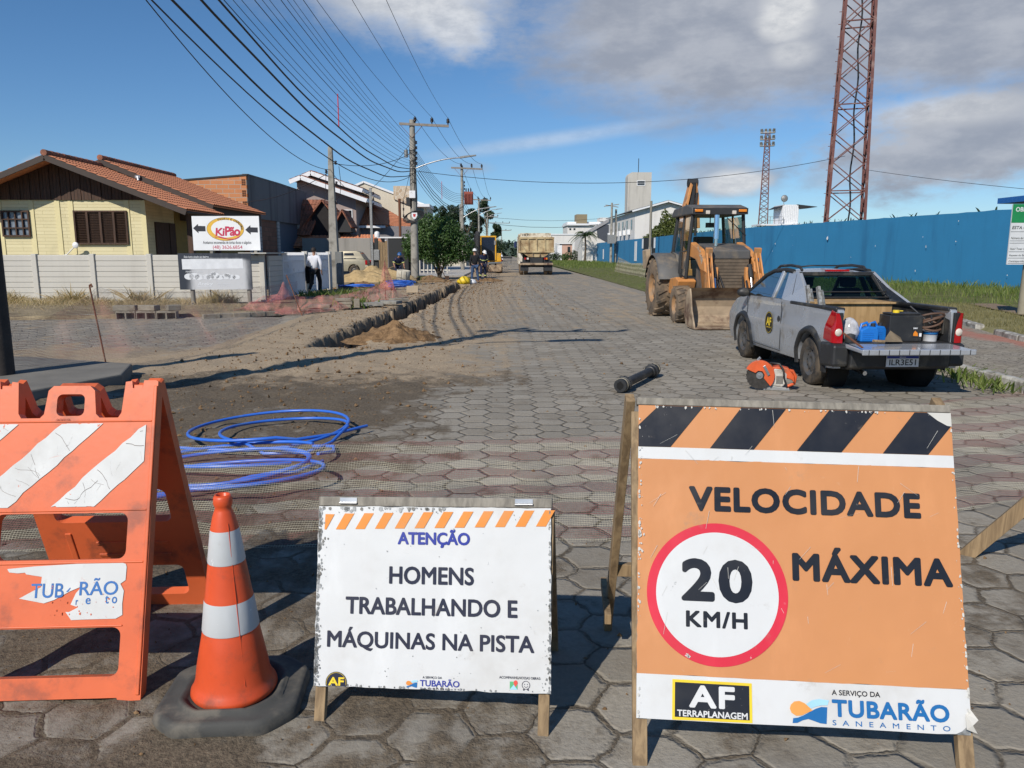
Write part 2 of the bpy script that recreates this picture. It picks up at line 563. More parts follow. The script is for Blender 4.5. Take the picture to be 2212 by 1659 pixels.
def soilmat(name, c1, c2, bs=30, sc=7):
    m, t = newmat(name)
    p = t.coord()
    n2 = t.noise(p, sc, 7, 0.7)
    n3 = t.noise(p, bs, 5, 0.7)
    col = t.mix(t.ramp(t.m('ADD', t.m('MULTIPLY', n2, 0.6), t.m('MULTIPLY', n3, 0.4)), 0.33, 0.67), c1, c2)
    t.out(t.bsdf(col, 0.95, 0, t.bump(t.m('ADD', n2, t.m('MULTIPLY', n3, 0.6)), 0.7, 0.03), None, 0.2))
    return m


M_ROAD = hexmat()
M_GROUND = groundmat()
M_VERGE = soilmat('dry_verge_soil', (0.13, 0.105, 0.07), (0.33, 0.265, 0.17), 22, 2.2)
M_SAND = soilmat('sand', (0.30, 0.215, 0.11), (0.50, 0.375, 0.20))
M_SOIL = soilmat('dug_soil', (0.095, 0.056, 0.028), (0.30, 0.19, 0.10))
M_CONC = mat('concrete', (0.27, 0.262, 0.235), 0.85, var=0.2, vs=2, bump=0.2, bs=50, dirt=(0.14, 0.125, 0.10), da=0.45, ds=2)
M_KERB = mat('kerb_whitewash', (0.46, 0.45, 0.41), 0.85, var=0.2, vs=4, bump=0.3, bs=30, dirt=(0.16, 0.145, 0.12), da=0.8, ds=5)

# far ground sheet with a gap where the road sheet carries the trench
g = MB()
xs = [-1500, -400, -60, -4.6, -0.8, 60, 400, 1500]
ys = [-300, -20, 12.0, 43.0, 90, 400, 2500]
for i in range(len(xs) - 1):
    for j in range(len(ys) - 1):
        if xs[i] == -4.6 and ys[j] == 12.0:
            continue
        g.poly([(xs[i], ys[j], -0.05), (xs[i + 1], ys[j], -0.05), (xs[i + 1], ys[j + 1], -0.05), (xs[i], ys[j + 1], -0.05)])
tag(g.build('ground', M_GROUND), kind='structure')


def dirt_at(x, y):
    """how far soil covers the pavers, how sandy it is"""
    xc = trench_x(min(max(y, 11), 60))
    if y < 9:
        lim = -0.55 + 0.02 * (y - 3)
        d = 1 - sstep(lim - 0.9, lim + 0.7, x)
        d = max(d * (0.72 + 0.18 * sstep(4, 9, y)), 0.30 * (1 - sstep(3.0, 6.5, y)) + 0.12, 0.60 * (1 - sstep(-0.5, 0.5, x)) * (1 - sstep(3.0, 5.0, y)))
    else:
        d = 1 - sstep(xc + 1.2, xc + 4.8, x)
        d = max(d * (1.0 - 0.35 * sstep(60, 90, y)), 0.40 * sstep(7, 22, y))
    if x < -4.8 and y > 11.5:
        d = min(d, 0.30 + 0.5 * math.exp(-((y - 12) / 1.0) ** 2))
    tone = sstep(7.0, 12.0, y) * (0.95 - 0.45 * sstep(xc + 1.5, xc + 5.0, x) * (1 - sstep(15, 22, y)))
    return d, tone


def road_h(x, y):
    d, tone = dirt_at(x, y)
    h = 0.012 * fbm(x * 0.8, y * 0.8, 1.0, 3) + d * (0.030 * fbm(x * 2.6, y * 2.6, 4.0, 5) + 0.018 * max(0, fbm(x * 9, y * 9, 2.0, 3)))
    cut = 0.0
    if TY0 - 0.4 < y < TY1 + 0.4:
        dx = x - trench_x(y) + 0.09 * fbm(y * 0.9, x * 0.3, 3.0, 4) + 0.10 * fbm(y * 3.3, x * 2.1, 8.0, 5) * (0.4 + abs(fbm(y * 0.6, 1, 1, 2)) * 2.2)
        hw = 0.45 + 0.09 * fbm(y * 1.1, 7.0, x * 0.8, 4)
        ends = sstep(TY0 - 0.3, TY0 + 0.5, y + 0.2 * fbm(x * 5, y, 2.0, 2)) * (1 - sstep(TY1 - 0.5, TY1 + 0.3, y))
        cut = (1 - sstep(hw - 0.14, hw + 0.02, abs(dx) + 0.07 * fbm(x * 5, y * 5, 4, 4) + 0.09 * fbm(x * 17, y * 17, 9, 3))) * ends
        lip = math.exp(-((dx + 0.60) / 0.28) ** 2) * 0.015 + math.exp(-((dx - 0.6) / 0.25) ** 2) * 0.03
        h += ends * lip * (1 + 0.8 * fbm(x * 6, y * 6, 1, 4))
        h -= cut * (0.95 + 0.1 * fbm(x * 6, y * 3, 2, 3))
        h += cut * 0 + (0.13 * fbm(x * 14, y * 15, z=5, o=4) if 0.03 < cut < 0.97 else 0)
    # ridge of spoil left where the cut was filled in across the junction
    if 6.5 < y < 13 and x < -1.5:
        lx = x - (-4.6 + (y - 8.2) * 0.62)
        h += 0.05 * math.exp(-(lx / 0.45) ** 2) * sstep(6.8, 8.2, y) * (1 - sstep(11.5, 13, y)) * (1 + 0.9 * fbm(x * 4, y * 4, 8, 4))
    return h, d, tone, cut


def lines(*segs):
    out = []
    for a, b, st in segs:
        k = max(1, round((b - a) / st))
        out += [a + (b - a) * i / k for i in range(k)]
    return out + [segs[-1][1]]


XS = lines((-40, -12, 2.0), (-12, -5.4, 0.3), (-5.4, -3.9, 0.15), (-3.9, -1.3, 0.055), (-1.3, 0, 0.12), (0, 6.1, 0.35))
YS = lines((-2, 1.5, 0.3), (1.5, 12.5, 0.10), (12.5, 24, 0.06), (24, 42, 0.13), (42, 70, 0.7), (70, 420, 14))
P, K, F = [], [], []
for y in YS:
    for x in XS:
        h, d, tn, cut = road_h(x, y)
        P.append((x, y, h))
        K.append((d, tn, min(1.0, cut * 1.5), 1))
nx = len(XS)
for j in range(len(YS) - 1):
    ym = (YS[j] + YS[j + 1]) / 2
    for i in range(nx - 1):
        xm = (XS[i] + XS[i + 1]) / 2
        if xm < -5.4 and ym > 19.0:
            continue
        F.append((j * nx + i, j * nx + i + 1, (j + 1) * nx + i + 1, (j + 1) * nx + i))
me = bpy.data.meshes.new('road')
me.from_pydata(P, [], F)
ca = me.color_attributes.new('mask', 'FLOAT_COLOR', 'POINT')
ca.data.foreach_set('color', [q for k in K for q in k])
me.polygons.foreach_set('use_smooth', [True] * len(F))
me.materials.append(M_ROAD)
road = bpy.data.objects.new('road', me)
COL.objects.link(road)
tag(road, kind='structure')


def slab(name, pts, z0, z1, m, bevel=0.02, sub=None):
    b = MB()
    b.prism(pts, z0, z1, 'XY')
    o = b.build(name, m, bevel=bevel)
    return tag(o, kind='structure')


# left verge: bare dry ground between the side street and the precast fence
v = MB()


def vfn(u, q):
    x = -42 + 37.1 * u ** 0.6
    y0 = 18.2 + 1.3 * sstep(-12, -5, x) + (1.2 * sstep(-6.2, -4.9, x))
    y = y0 + (75 - y0) * q ** 2.2
    x += 0.03 * (y - y0) * sstep(-9, -5, x)
    e = min(u * 0 + (1 - u) * 37 / 0.9, q * 60 / 0.5, 1.0)
    z = -0.03 + 0.11 * max(0, min(1, e)) + 0.05 * fbm(x * 0.9, y * 0.9, 3, 4) * min(1, e)
    return (x, y, z)


v.grid(vfn, 90, 90)
tag(v.build('dirt_verge', M_VERGE), kind='structure')
slab('pavement_corner', [(-14, 4.0), (-4.95, 7.7), (-4.45, 9.0), (-4.75, 9.9), (-6.5, 10.6), (-14, 10.8)], -0.04, 0.15, mat('shade_toned_concrete', (0.17, 0.16, 0.14), 0.9, var=0.25, vs=2, bump=0.3, bs=50))  # concrete colour darkened to carry the post's shadow on the slab

# right: paved apron with kerb, edging strip, path and grass up to the blue wall
def apronmat():
    m, t = newmat('apron_pavers')
    p = t.coord()
    br = t.n('ShaderNodeTexBrick')
    t.put(br.inputs['Vector'], t.v('ADD', p, t.v('SCALE', t.noise(p, 3, 3, 0.5, 0, True))))
    br.inputs['Color1'].default_value = (0.235, 0.205, 0.165, 1)
    br.inputs['Color2'].default_value = (0.30, 0.27, 0.215, 1)
    br.inputs['Mortar'].default_value = (0.10, 0.085, 0.06, 1)
    br.inputs['Scale'].default_value = 2.0
    br.inputs['Mortar Size'].default_value = 0.02
    x, y, z = t.sep(p)
    n = t.noise(p, 2, 5, 0.65)
    # faded red painted strip
    s = t.m('ADD', x, t.m('MULTIPLY', t.m('SUBTRACT', n, 0.5), 1.2))
    k = t.m('MULTIPLY', t.ramp(s, 8.0, 8.3), t.ramp(s, 8.7, 9.0, 1, 0))
    col = t.mix(t.m('MULTIPLY', k, 0.6), br.outputs['Color'], (0.42, 0.12, 0.075))
    col = t.mix(t.ramp(n, 0.45, 0.75, 0, 0.6), col, (0.23, 0.19, 0.13))
    t.out(t.bsdf(col, 0.92, 0, t.bump(t.noise(p, 40, 4), 0.3, 0.01)))
    return m


def edge_x(y):
    return 8.65 + 0.30 * max(0.0, y - 12.8)


slab('apron_pavement', [(5.98, -2), (5.98, 13.0), (6.4, 15.5), (8.0, 18.5), (edge_x(19.5), 19.5), (edge_x(17), 17), (edge_x(15), 15), (8.65, 12.8), (8.65, -2)], -0.04, 0.115, apronmat(), 0.0)
M_GRASSG = soilmat('grass_ground', (0.07, 0.085, 0.022), (0.17, 0.165, 0.07), 40, 2)
M_DRYG = soilmat('dry_grass_ground', (0.15, 0.145, 0.065), (0.28, 0.25, 0.13), 40, 3)
M_PATHM = soilmat('trodden_path', (0.17, 0.125, 0.085), (0.27, 0.205, 0.145), 30, 3)
def vergex(y):
    # left border of the grass: the road edge, or the far side of the apron
    if y < 19.5:
        return edge_x(y) + 0.05
    return max(5.75 + 0.012 * (y - 20), edge_x(19.5) + 0.05 - (y - 19.5) * 3.0)


b = MB()
b.grid(lambda u, q: (lambda y: (vergex(y) + (24 - vergex(y)) * u, y, 0.02 + 0.10 * min(1, u * 12) + 0.05 * fbm(u * 14, y * 0.6, 2, 4) * min(1, u * 9)))(-2 + 205 * q ** 1.7), 40, 150)
tag(b.build('grass_verge', M_GRASSG), kind='structure')
b = MB()
b.grid(lambda u, q: (edge_x(4 + 17 * q) - 0.03 + 1.73 * u, 4 + 17 * q, (0.165 if u > 0 else 0.06) + 0.03 * fbm(u * 3, q * 22, 6, 3)), 10, 50)
tag(b.build('dry_grass_strip', M_DRYG), kind='structure')
b = MB()
b.grid(lambda u, q: (edge_x(4 + 17 * q) + 1.75 + 0.75 * u, 4 + 17 * q, 0.19 + 0.015 * fbm(u * 3, q * 22, 9, 3)), 4, 50)
tag(b.build('footpath', M_PATHM), kind='structure')


def kerbstone(x0, y0, x1, y1, h, wd=0.14, k=0):
    b = MB()
    L = math.hypot(x1 - x0, y1 - y0) - 0.012
    z0 = -0.05
    n = 6
    prof = [(-wd / 2, z0), (-wd / 2, h - 0.02), (-wd / 2 + 0.02, h), (wd / 2 - 0.02, h), (wd / 2, h - 0.02), (wd / 2, z0)]
    P = []
    for i in range(n + 1):
        for (px, pz) in prof:
            P.append((px + 0.008 * fbm(i + k * 9, px * 20, pz * 9, 3), L * i / n, pz + (0.012 * fbm(i * 2 + k * 5, px * 30, 3, 3) if pz > 0 else 0)))
    m = len(prof)
    Fq = [(i * m + j, i * m + j + 1, (i + 1) * m + j + 1, (i + 1) * m + j) for i in range(n) for j in range(m - 1)]
    b.add(P, Fq, 0, False)
    b.add(P[:m], [list(range(m))])
    b.add(P[-m:], [list(range(m))[::-1]])
    o = b.build('kerbstone', M_KERB, loc=(x0, y0, 0))
    o.rotation_euler.z = math.atan2(y1 - y0, x1 - x0) - math.pi / 2
    return o


kp = [(5.93, 4.5 + 0.98 * i) for i in range(10)]
for i in range(len(kp) - 1):
    tag(kerbstone(*kp[i], *kp[i + 1], 0.14, 0.15, i), 'whitewashed rough kerbstone edging the paved apron beside the silver pickup', 'kerbstone', 'kerbstones along the apron')
kp = [(edge_x(q) + 0.02, q) for q in (11.6, 12.6, 13.6, 14.6, 15.6, 16.6, 17.6)]
for i in range(len(kp) - 1):
    if i == 2:
        continue
    tag(kerbstone(*kp[i], *kp[i + 1], 0.21, 0.15, i + 20), 'white painted edging stone between the apron pavers and the dry grass', 'kerbstone', 'edging stones of the grass')


# piles, clods and small stones
def pile(name, label, cat, cx, cy, rx, ry, h, m, seed, z=0.0, sharp=1.0):
    b = MB()
    nu, nv = 64, 22

    def fn(u, q):
        a = 2 * math.pi * u
        r = 1 - q
        k = 1 + 0.22 * fbm(math.cos(a) * 1.3, math.sin(a) * 1.3, seed, 3)
        x, y = math.cos(a) * r * rx * k, math.sin(a) * r * ry * k
        zz = h * (1 - r ** sharp) ** 1.15
        zz += 0.30 * h * fbm(x * 2.2 / rx * 1.5, y * 2.2 / ry * 1.5, seed, 5) * min(1, (1 - r) * 5) + 0.04 * fbm(x * 9, y * 9, seed, 3) * min(1, (1 - r) * 5)
        return (x, y, zz - 0.03 * r ** 6)
    b.grid(fn, nu, nv)
    o = b.build(name, m, loc=(cx, cy, z))
    return tag(o, label, cat)


pile('soil_heap', 'small reddish brown heap of dug soil beside the near end of the trench', 'soil heap', -1.95, 14.0, 0.95, 0.75, 0.36, M_SOIL, 3, 0.0, 0.75)
pile('sand_heap', 'long pale sand heap in front of the beige car', 'sand heap', -6.7, 41.0, 2.5, 1.5, 0.85, M_SAND, 11, 0.05, 1.0)
pile('soil_heap', 'low dark soil heap behind the concrete ring by the utility pole', 'soil heap', -6.2, 44.0, 1.0, 0.8, 0.5, M_SOIL, 5, 0.05)
pile('soil_heap', 'flat brown soil heap at the foot of the street tree', 'soil heap', -3.9, 43.0, 1.3, 0.9, 0.32, M_SOIL, 17, 0.03)
pile('soil_heap', 'low stony soil heap at the feet of the two white helmeted workers', 'soil heap', -0.6, 43.5, 1.0, 0.6, 0.2, M_SOIL, 23, 0.0)
pile('soil_heap', 'dark soil heap under the coil of blue pipe on the verge', 'soil heap', -5.9, 33.5, 1.3, 1.1, 0.3, M_SOIL, 29, 0.05)

cl = MB()
for k in range(7000):
    y = 2.2 + 40 * rnd.random() ** 1.5
    if rnd.random() < 0.5:
        x = trench_x(max(y, 11)) + rnd.gauss(0.2, 0.9)
    else:
        x = rnd.uniform(-4.6, 2.5)
    h, d, tn, cut = road_h(x, y)
    if cut > 0.02 or rnd.random() > d + 0.08:
        continue
    r = (0.004 + 0.020 * rnd.random() ** 5) * min(1.0, 0.25 + y / 9) + 0.0004 * y
    c = Vector((x, y, h + r * 0.3))
    vs = []
    for q in ((1, 0, 0), (-1, 0, 0), (0, 1, 0), (0, -1, 0), (0, 0, 1), (0, 0, -1)):
        vs.append(c + Vector(q) * r * rnd.uniform(0.5, 1.4) + Vector((rnd.uniform(-.4, .4), rnd.uniform(-.4, .4), rnd.uniform(-.3, .3))) * r)
    cl.add(vs, [(0, 2, 4), (2, 1, 4), (1, 3, 4), (3, 0, 4), (2, 0, 5), (1, 2, 5), (3, 1, 5), (0, 3, 5)])
tag(cl.build('soil_clods', M_SOIL), 'loose soil clods scattered over the road beside the trench', 'soil clods', kind='stuff')
# ---------------------------------------------------------------- foreground barriers
def board_T(x, y, z, lean, roll=0.0):
    """board plane in its thing's space: x along the board, y up the slope, z out towards the reader"""
    return Matrix.Translation((x, y, z)) @ Matrix.Rotation(R(90) - lean, 4, 'X') @ Matrix.Rotation(roll, 4, 'Z')


# --- white ATENCAO trestle sign
yaw = -0.132
t = thing('trestle_sign', 'small white trestle sign reading ATENÇÃO HOMENS TRABALHANDO E MÁQUINAS NA PISTA', 'sign', (-0.631, 2.392, 0), yaw)
W_, H_, LE = 0.80, 0.597, 0.2785
b = MB()
b.T = board_T(0, 0, 0.1157, LE, 0.0278)
def wob_grid(b, x0, x1, y0, y1, z, mi, nx=16, ny=12, amp=0.002, edge=0.0):
    def fn(u, q):
        x, y = x0 + (x1 - x0) * u, y0 + (y1 - y0) * q
        e = min(u, 1 - u, q, 1 - q)
        if edge and e < 1e-6:
            if u in (0.0, 1.0):
                x += edge * fbm(q * 14, u * 5, 3, 4)
            else:
                y += edge * fbm(u * 14, q * 5, 7, 4)
        return (x, y, z + amp * fbm(x * 5, y * 5, 2, 3))
    b.grid(fn, nx, ny, mi, True)
wob_grid(b, 0, W_, 0, H_, 0.001, 0, 40, 30, 0.0015, 0.004)
b.poly([(0, 0, -0.004), (0, H_, -0.004), (W_, H_, -0.004), (W_, 0, -0.004)], 1)
# bare chipped edge strips
def chips(b, edge_pts, n, z, mi, seed, smin=0.004, smax=0.014, clamp=True):
    r = random.Random(seed)
    for k in range(n):
        (xa, ya), (xb, yb), depth = r.choice(edge_pts)
        u = r.random()
        nxv, nyv = -(yb - ya), xb - xa
        L = math.hypot(nxv, nyv)
        off = depth * r.random() ** 2.2
        cx, cy = xa + (xb - xa) * u + nxv / L * off, ya + (yb - ya) * u + nyv / L * off
        s = r.uniform(smin, smax) * (1.15 - off / max(depth, 1e-6))
        pts = []
        for j in range(7):
            a = 2 * math.pi * j / 7
            rr = s * r.uniform(0.45, 1.1)
            u_, v_ = cx + rr * math.cos(a) * 0.8, cy + rr * math.sin(a) * 1.15
            pts.append((min(max(u_, 0.001), W_ - 0.001), min(max(v_, 0.001), H_ - 0.001), z) if clamp else (u_, v_, z))
        b.add(pts, [list(range(7))], mi, False)
chips(b, [((0.003, H_ - 0.004), (0.003, 0.32), 0.03), ((0.003, 0.2), (0.003, 0.0), 0.02), ((W_ * .55, H_ - 0.003), (0, H_ - 0.003), 0.02), ((0.004, H_ - 0.06), (0.004, 0.05), 0.008)], 210, 0.0034, 1, 5, 0.0025, 0.013)
chips(b, [((W_ - 0.003, 0.0), (W_ - 0.003, 0.17), 0.028), ((W_ - 0.003, 0.1), (W_ - 0.003, H_), 0.006), ((0, 0.003), (W_, 0.003), 0.006)], 130, 0.0034, 1, 9, 0.002, 0.008)
r5 = random.Random(3)
for k in range(46):
    x, y = r5.uniform(0.02, W_ - 0.02), r5.uniform(0.02, H_ - 0.02)
    chips(b, [((x, y), (x + 0.01, y), 0.004)], 1, 0.0034, 1, k, 0.0012, 0.004)
for k in range(11):
    x = 0.062 + 0.0688 * k - 0.0 * k
    y0 = 0.519 + 0.0018 * k
    if k < 10.5:
        b.poly([(x, y0, 0.0030), (x + 0.033, y0, 0.0030), (x + 0.064, y0 + 0.054, 0.0030), (x + 0.031, y0 + 0.054, 0.0030)], 4)
b.poly([(0.022, 0.518, 0.003), (0.028, 0.518, 0.003), (0.056, 0.570, 0.003), (0.024, 0.570, 0.003)], 4)
b.text('ATENÇÃO', 0.280, 0.528, 0.462, 0.523, 0.0031, 3, 0.05)
b.text('HOMENS', 0.253, 0.543, 0.340, 0.399, 0.0031, 2, 0.036)
b.text('TRABALHANDO E', 0.104, 0.689, 0.238, 0.296, 0.0031, 2, 0.036)
b.text('MÁQUINAS NA PISTA', 0.043, 0.745, 0.118, 0.196, 0.0031, 2, 0.036)
b.text('A SERVIÇO DA', 0.374, 0.439, 0.0345, 0.0435, 0.0031, 2, 0.01)
b.text('TUBARÃO', 0.365, 0.498, 0.011, 0.036, 0.0031, 3, 0.03)
b.text('SANEAMENTO', 0.366, 0.505, 0.002, 0.0065, 0.0031, 2, 0.01, 1.3)
b.text('ACOMPANHE NOSSAS OBRAS:', 0.630, 0.766, 0.0445, 0.0525, 0.0031, 2, 0.01)
def disc(b, cx, cy, r, z, mi, n=40, y0=None, x1=None, r_in=0.0):
    pts = [(cx + r * math.cos(2 * math.pi * k / n), cy + r * math.sin(2 * math.pi * k / n)) for k in range(n)]
    if y0 is not None:
        pts = [(x, max(y, y0)) for x, y in pts]
    if r_in:
        q = [(cx + r_in * math.cos(2 * math.pi * k / n), cy + r_in * math.sin(2 * math.pi * k / n)) for k in range(n)]
        P = [(x, y, z) for x, y in pts] + [(x, y, z) for x, y in q]
        b.add(P, [(k, (k + 1) % n, n + (k + 1) % n, n + k) for k in range(n)], mi, False)
    else:
        b.poly([(x, y, z) for x, y in pts], mi)
disc(b, 0.079, 0.011, 0.0370, 0.0030, 2, 40, 0.001)
b.add([(0.079 + r_ * math.cos(R(a)), 0.011 + r_ * math.sin(R(a)), 0.0034) for r_ in (0.0335, 0.0345) for a in range(-10, 195, 5)], [(k, k + 1, k + 42, k + 41) for k in range(40)], 5, False)
b.text('AF', 0.052, 0.106, 0.003, 0.0305, 0.0036, 5, 0.05)
def wave_logo(b, x0, y0, k, z, mo, mb, ms):
    P = lambda q: [(x0 + u * k, y0 + v * k, z) for u, v in q]
    b.poly(P([(.0, .37), (.03, .47), (.12, .55), (.25, .57), (.38, .52), (.50, .42), (.58, .35), (.44, .29), (.30, .22), (.16, .20), (.04, .27)]), mo)
    b.poly(P([(.42, .50), (.56, .60), (.75, .64), (1.0, .62), (.96, .50), (.80, .49), (.66, .45), (.54, .40)]), ms)
    b.poly(P([(.06, .02), (.08, .14), (.20, .16), (.34, .22), (.50, .31), (.66, .40), (.80, .45), (.95, .45), (.92, .04), (.76, .05), (.60, .10), (.46, .14), (.32, .10), (.18, .03)]), mb)
wave_logo(b, 0.318, 0.004, 0.040, 0.0031, 4, 6, 7)
# map pin and smiling bubble icons
b.poly([(0.665, 0.036, 0.0031), (0.690, 0.036, 0.0031), (0.690, 0.011, 0.0031), (0.665, 0.011, 0.0031)], 8)
b.poly([(0.665, 0.011, 0.0034), (0.690, 0.011, 0.0034), (0.678, 0.026, 0.0034)], 7)
b.poly([(0.683, 0.019, 0.0036), (0.691, 0.030, 0.0036), (0.690, 0.037, 0.0036), (0.685, 0.041, 0.0036), (0.679, 0.038, 0.0036), (0.677, 0.031, 0.0036)], 9)
disc(b, 0.718, 0.026, 0.0135, 0.0031, 2, 28, None, None, 0.0118)
for q in (0.7135, 0.7225):
    disc(b, q, 0.0285, 0.0015, 0.0031, 2, 10)
b.add([(0.718 + 0.007 * math.cos(a), 0.0255 + s * 0.0015 + 0.007 * math.sin(a), 0.0031) for s in (0, 1) for a in [math.pi * (1.1 + 0.8 * k / 8) for k in range(9)]], [(k, k + 1, k + 10, k + 9) for k in range(8)], 2, False)
for q in (0.711, 0.725):
    disc(b, q, 0.0115, 0.0028, 0.0033, 2, 12)
M_GREENI = mat('icon_green', (0.10, 0.42, 0.18), 0.5)
M_REDI = mat('icon_red', (0.70, 0.08, 0.06), 0.5)
b.build('board', [M_SIGNW, M_GALV, M_NAVY, M_INKB, M_STRO, M_YEL, M_INKT, M_SKYB, M_GREENI, M_REDI], t)
sl, cl_ = math.sin(LE), math.cos(LE)
apex = (0.627 * sl, 0.1157 + 0.622 * cl_)
for sx in (0.020, W_ - 0.024):
    q = MB()
    q.beam((sx, 0.016 - 0.1157 * sl / cl_ + 0.010, -0.01), (sx, apex[0] + 0.012, apex[1] - 0.03), 0.036, 0.026)
    q.build('front_leg', M_WOOD, t, 0.002)
for sx in (0.020, W_ - 0.024):
    q = MB()
    q.beam((sx, apex[0] + 0.38, -0.01), (sx, apex[0] + 0.045, apex[1] - 0.03), 0.034, 0.024)
    q.build('rear_leg', M_WOOD, t, 0.002)
q = MB()
q.T = board_T(0, 0, 0.1157, LE, 0.0278)
q.box(-0.002, W_ + 0.004, H_ + 0.001, H_ + 0.033, -0.03, 0.003)
q.build('top_rail', M_WOODG, t, 0.003)
for xx in (0.105, 0.71):
    q = MB()
    q.T = board_T(0, 0, 0.1157, LE, 0.0278)
    q.box(xx - 0.030, xx + 0.030, H_ + 0.008, H_ + 0.030, 0.0035, 0.006)
    q.tube([(xx - 0.03, H_ + 0.012, 0.008), (xx + 0.03, H_ + 0.012, 0.008)], 0.004, 8)
    q.build('hinge', M_STEEL, t)
q = MB()
q.beam((0.03, apex[0] + 0.26, 0.22), (W_ - 0.03, apex[0] + 0.26, 0.22), 0.02, 0.035)
q.build('crossbar', M_WOOD, t, 0.002)

# --- orange speed limit trestle sign
t = thing('trestle_sign', 'large orange trestle sign reading VELOCIDADE MÁXIMA 20 KM/H with black diagonal stripes', 'sign', (0.418, 2.166, 0), -0.0833)
W_, H_, LE, z0, ro = 1.0, 0.98, 0.3527, 0.133, -0.0137
b = MB()
b.T = board_T(0, 0, z0, LE, ro)
wob_grid(b, 0, 1, 0.132, 0.803, 0.001, 0, 40, 30, 0.002, 0.003)
def strip(b, y0, y1, mi, n=30, z=0.001):
    wob_grid(b, 0, 1, y0, y1, z, mi, n, 2, 0.002)
strip(b, 0.803, 0.842, 1)
strip(b, 0.842, 0.98, 0)
bot = [(0, 0.132), (1, 0.132), (1, 0.075), (0.985, 0.062), (0.992, 0.030), (0.972, 0.012), (0.955, 0.004), (0.90, 0.001), (0.6, 0.003), (0.3, 0.0), (0, 0)]
b.poly([(x, y, 0.001) for x, y in bot[::-1]], 1)
b.poly([(0, 0, -0.006), (0, H_, -0.006), (1, H_, -0.006), (1, 0, -0.006)], 5)
# curled torn corner of the printed sheet
b.add([(0.985, 0.062, 0.001), (1.0, 0.075, 0.001), (1.012, 0.05, 0.02), (0.992, 0.035, 0.026), (1.006, 0.012, 0.022), (0.98, 0.02, 0.012)], [(0, 1, 2, 3), (0, 3, 4, 5)], 6, False)
for pts in ([(0.0, 0.913), (0.066, 0.979), (0.211, 0.979), (0.104, 0.843), (0.0, 0.843)], [(0.232, 0.843), (0.334, 0.979), (0.478, 0.979), (0.372, 0.843)],
            [(0.510, 0.843), (0.617, 0.979), (0.761, 0.979), (0.650, 0.843)], [(0.780, 0.843), (0.886, 0.979), (0.972, 0.979), (0.9985, 0.952), (0.9985, 0.938), (0.921, 0.843)]):
    b.poly([(x, y, 0.0038) for x, y in pts][::-1], 2)
b.poly([(x, y, 0.0045) for x, y in [(0.925, 0.9795), (0.955, 0.955), (0.985, 0.938), (0.999, 0.936), (0.999, 0.9795)]], 6)
b.text('VELOCIDADE', 0.163, 0.888, 0.639, 0.719, 0.0042, 2, 0.062, 1.1)
b.text('MÁXIMA', 0.484, 0.972, 0.433, 0.540, 0.0042, 2, 0.062, 1.1)
disc(b, 0.2495, 0.382, 0.2195, 0.0036, 3, 96)
disc(b, 0.2495, 0.382, 0.1905, 0.0042, 1, 96)
b.text('20', 0.138, 0.360, 0.356, 0.490, 0.0048, 2, 0.06, 1.12)
b.text('KM/H', 0.152, 0.343, 0.278, 0.329, 0.0048, 2, 0.055, 1.12)
b.poly([(0.109, 0.0015, 0.0032), (0.352, 0.0035, 0.0032), (0.352, 0.119, 0.0032), (0.110, 0.120, 0.0032)], 4)
b.poly([(0.117, 0.010, 0.0038), (0.344, 0.011, 0.0038), (0.344, 0.111, 0.0038), (0.118, 0.112, 0.0038)], 2)
b.text('AF', 0.161, 0.300, 0.040, 0.106, 0.0044, 1, 0.06, 1.1)
b.text('TERRAPLANAGEM', 0.124, 0.338, 0.0125, 0.032, 0.0044, 1, 0.04)
b.text('A SERVIÇO DA', 0.592, 0.736, 0.094, 0.113, 0.0036, 2, 0.03)
b.text('TUBARÃO', 0.591, 0.937, 0.0345, 0.097, 0.0036, 7, 0.055, 1.08)
b.text('SANEAMENTO', 0.591, 0.937, 0.0105, 0.0255, 0.0036, 7, 0.012, 2.2)
wave_logo(b, 0.465, 0.008, 0.118, 0.0036, 8, 7, 9)
chips(b, [((0.003, 0.97), (0.003, 0.0), 0.012), ((0.997, 0.05), (0.997, 0.97), 0.012), ((0.97, 0.977), (0.02, 0.977), 0.006)], 120, 0.0052, 6, 21, 0.002, 0.007)
chips(b, [((0.003, 0.60), (0.003, 0.50), 0.025), ((0.15, 0.19), (0.17, 0.19), 0.01)], 16, 0.0054, 6, 22, 0.003, 0.009)
for k in range(40):
    x, y = r5.uniform(0.03, 0.97), r5.uniform(0.15, 0.96)
    a, L = r5.gauss(1.2, 0.7), r5.uniform(0.01, 0.07)
    dx_, dy_ = math.cos(a) * L, math.sin(a) * L
    b.poly([(x, y, 0.0056), (x + dx_, y + dy_, 0.0056), (x + dx_ + 0.0012, y + dy_, 0.0056), (x + 0.0008, y, 0.0056)], 6)
b.build('board', [M_SIGNO, M_SIGNW, M_SIGNK, M_SIGNR, M_YEL, M_GALV, mat('torn_vinyl', (0.55, 0.54, 0.50), 0.6), M_INKT, mat('logo_orange', (0.75, 0.33, 0.08), 0.4), M_SKYB], t)
sl, cl_ = math.sin(LE), math.cos(LE)
ay, az_ = 0.985 * sl, z0 + 0.985 * cl_
for sx in (0.012, 0.985):
    q = MB()
    q.beam((sx, -z0 * sl / cl_ + 0.022, -0.01), (sx, ay + 0.006, az_ - 0.03), 0.045, 0.028)
    q.build('front_leg', M_WOOD, t, 0.002)
for sx in (-0.012, 0.99):
    q = MB()
    q.beam((sx - 0.03 if sx < 0 else sx + 0.01, ay + 0.50, -0.01), (sx, ay + 0.03, az_ + 0.015), 0.030, 0.045)
    q.build('rear_leg', M_WOOD, t, 0.002)
q = MB()
q.T = board_T(0, 0, z0, LE, ro)
q.box(-0.005, 1.0, H_ + 0.001, H_ + 0.026, -0.032, 0.003)
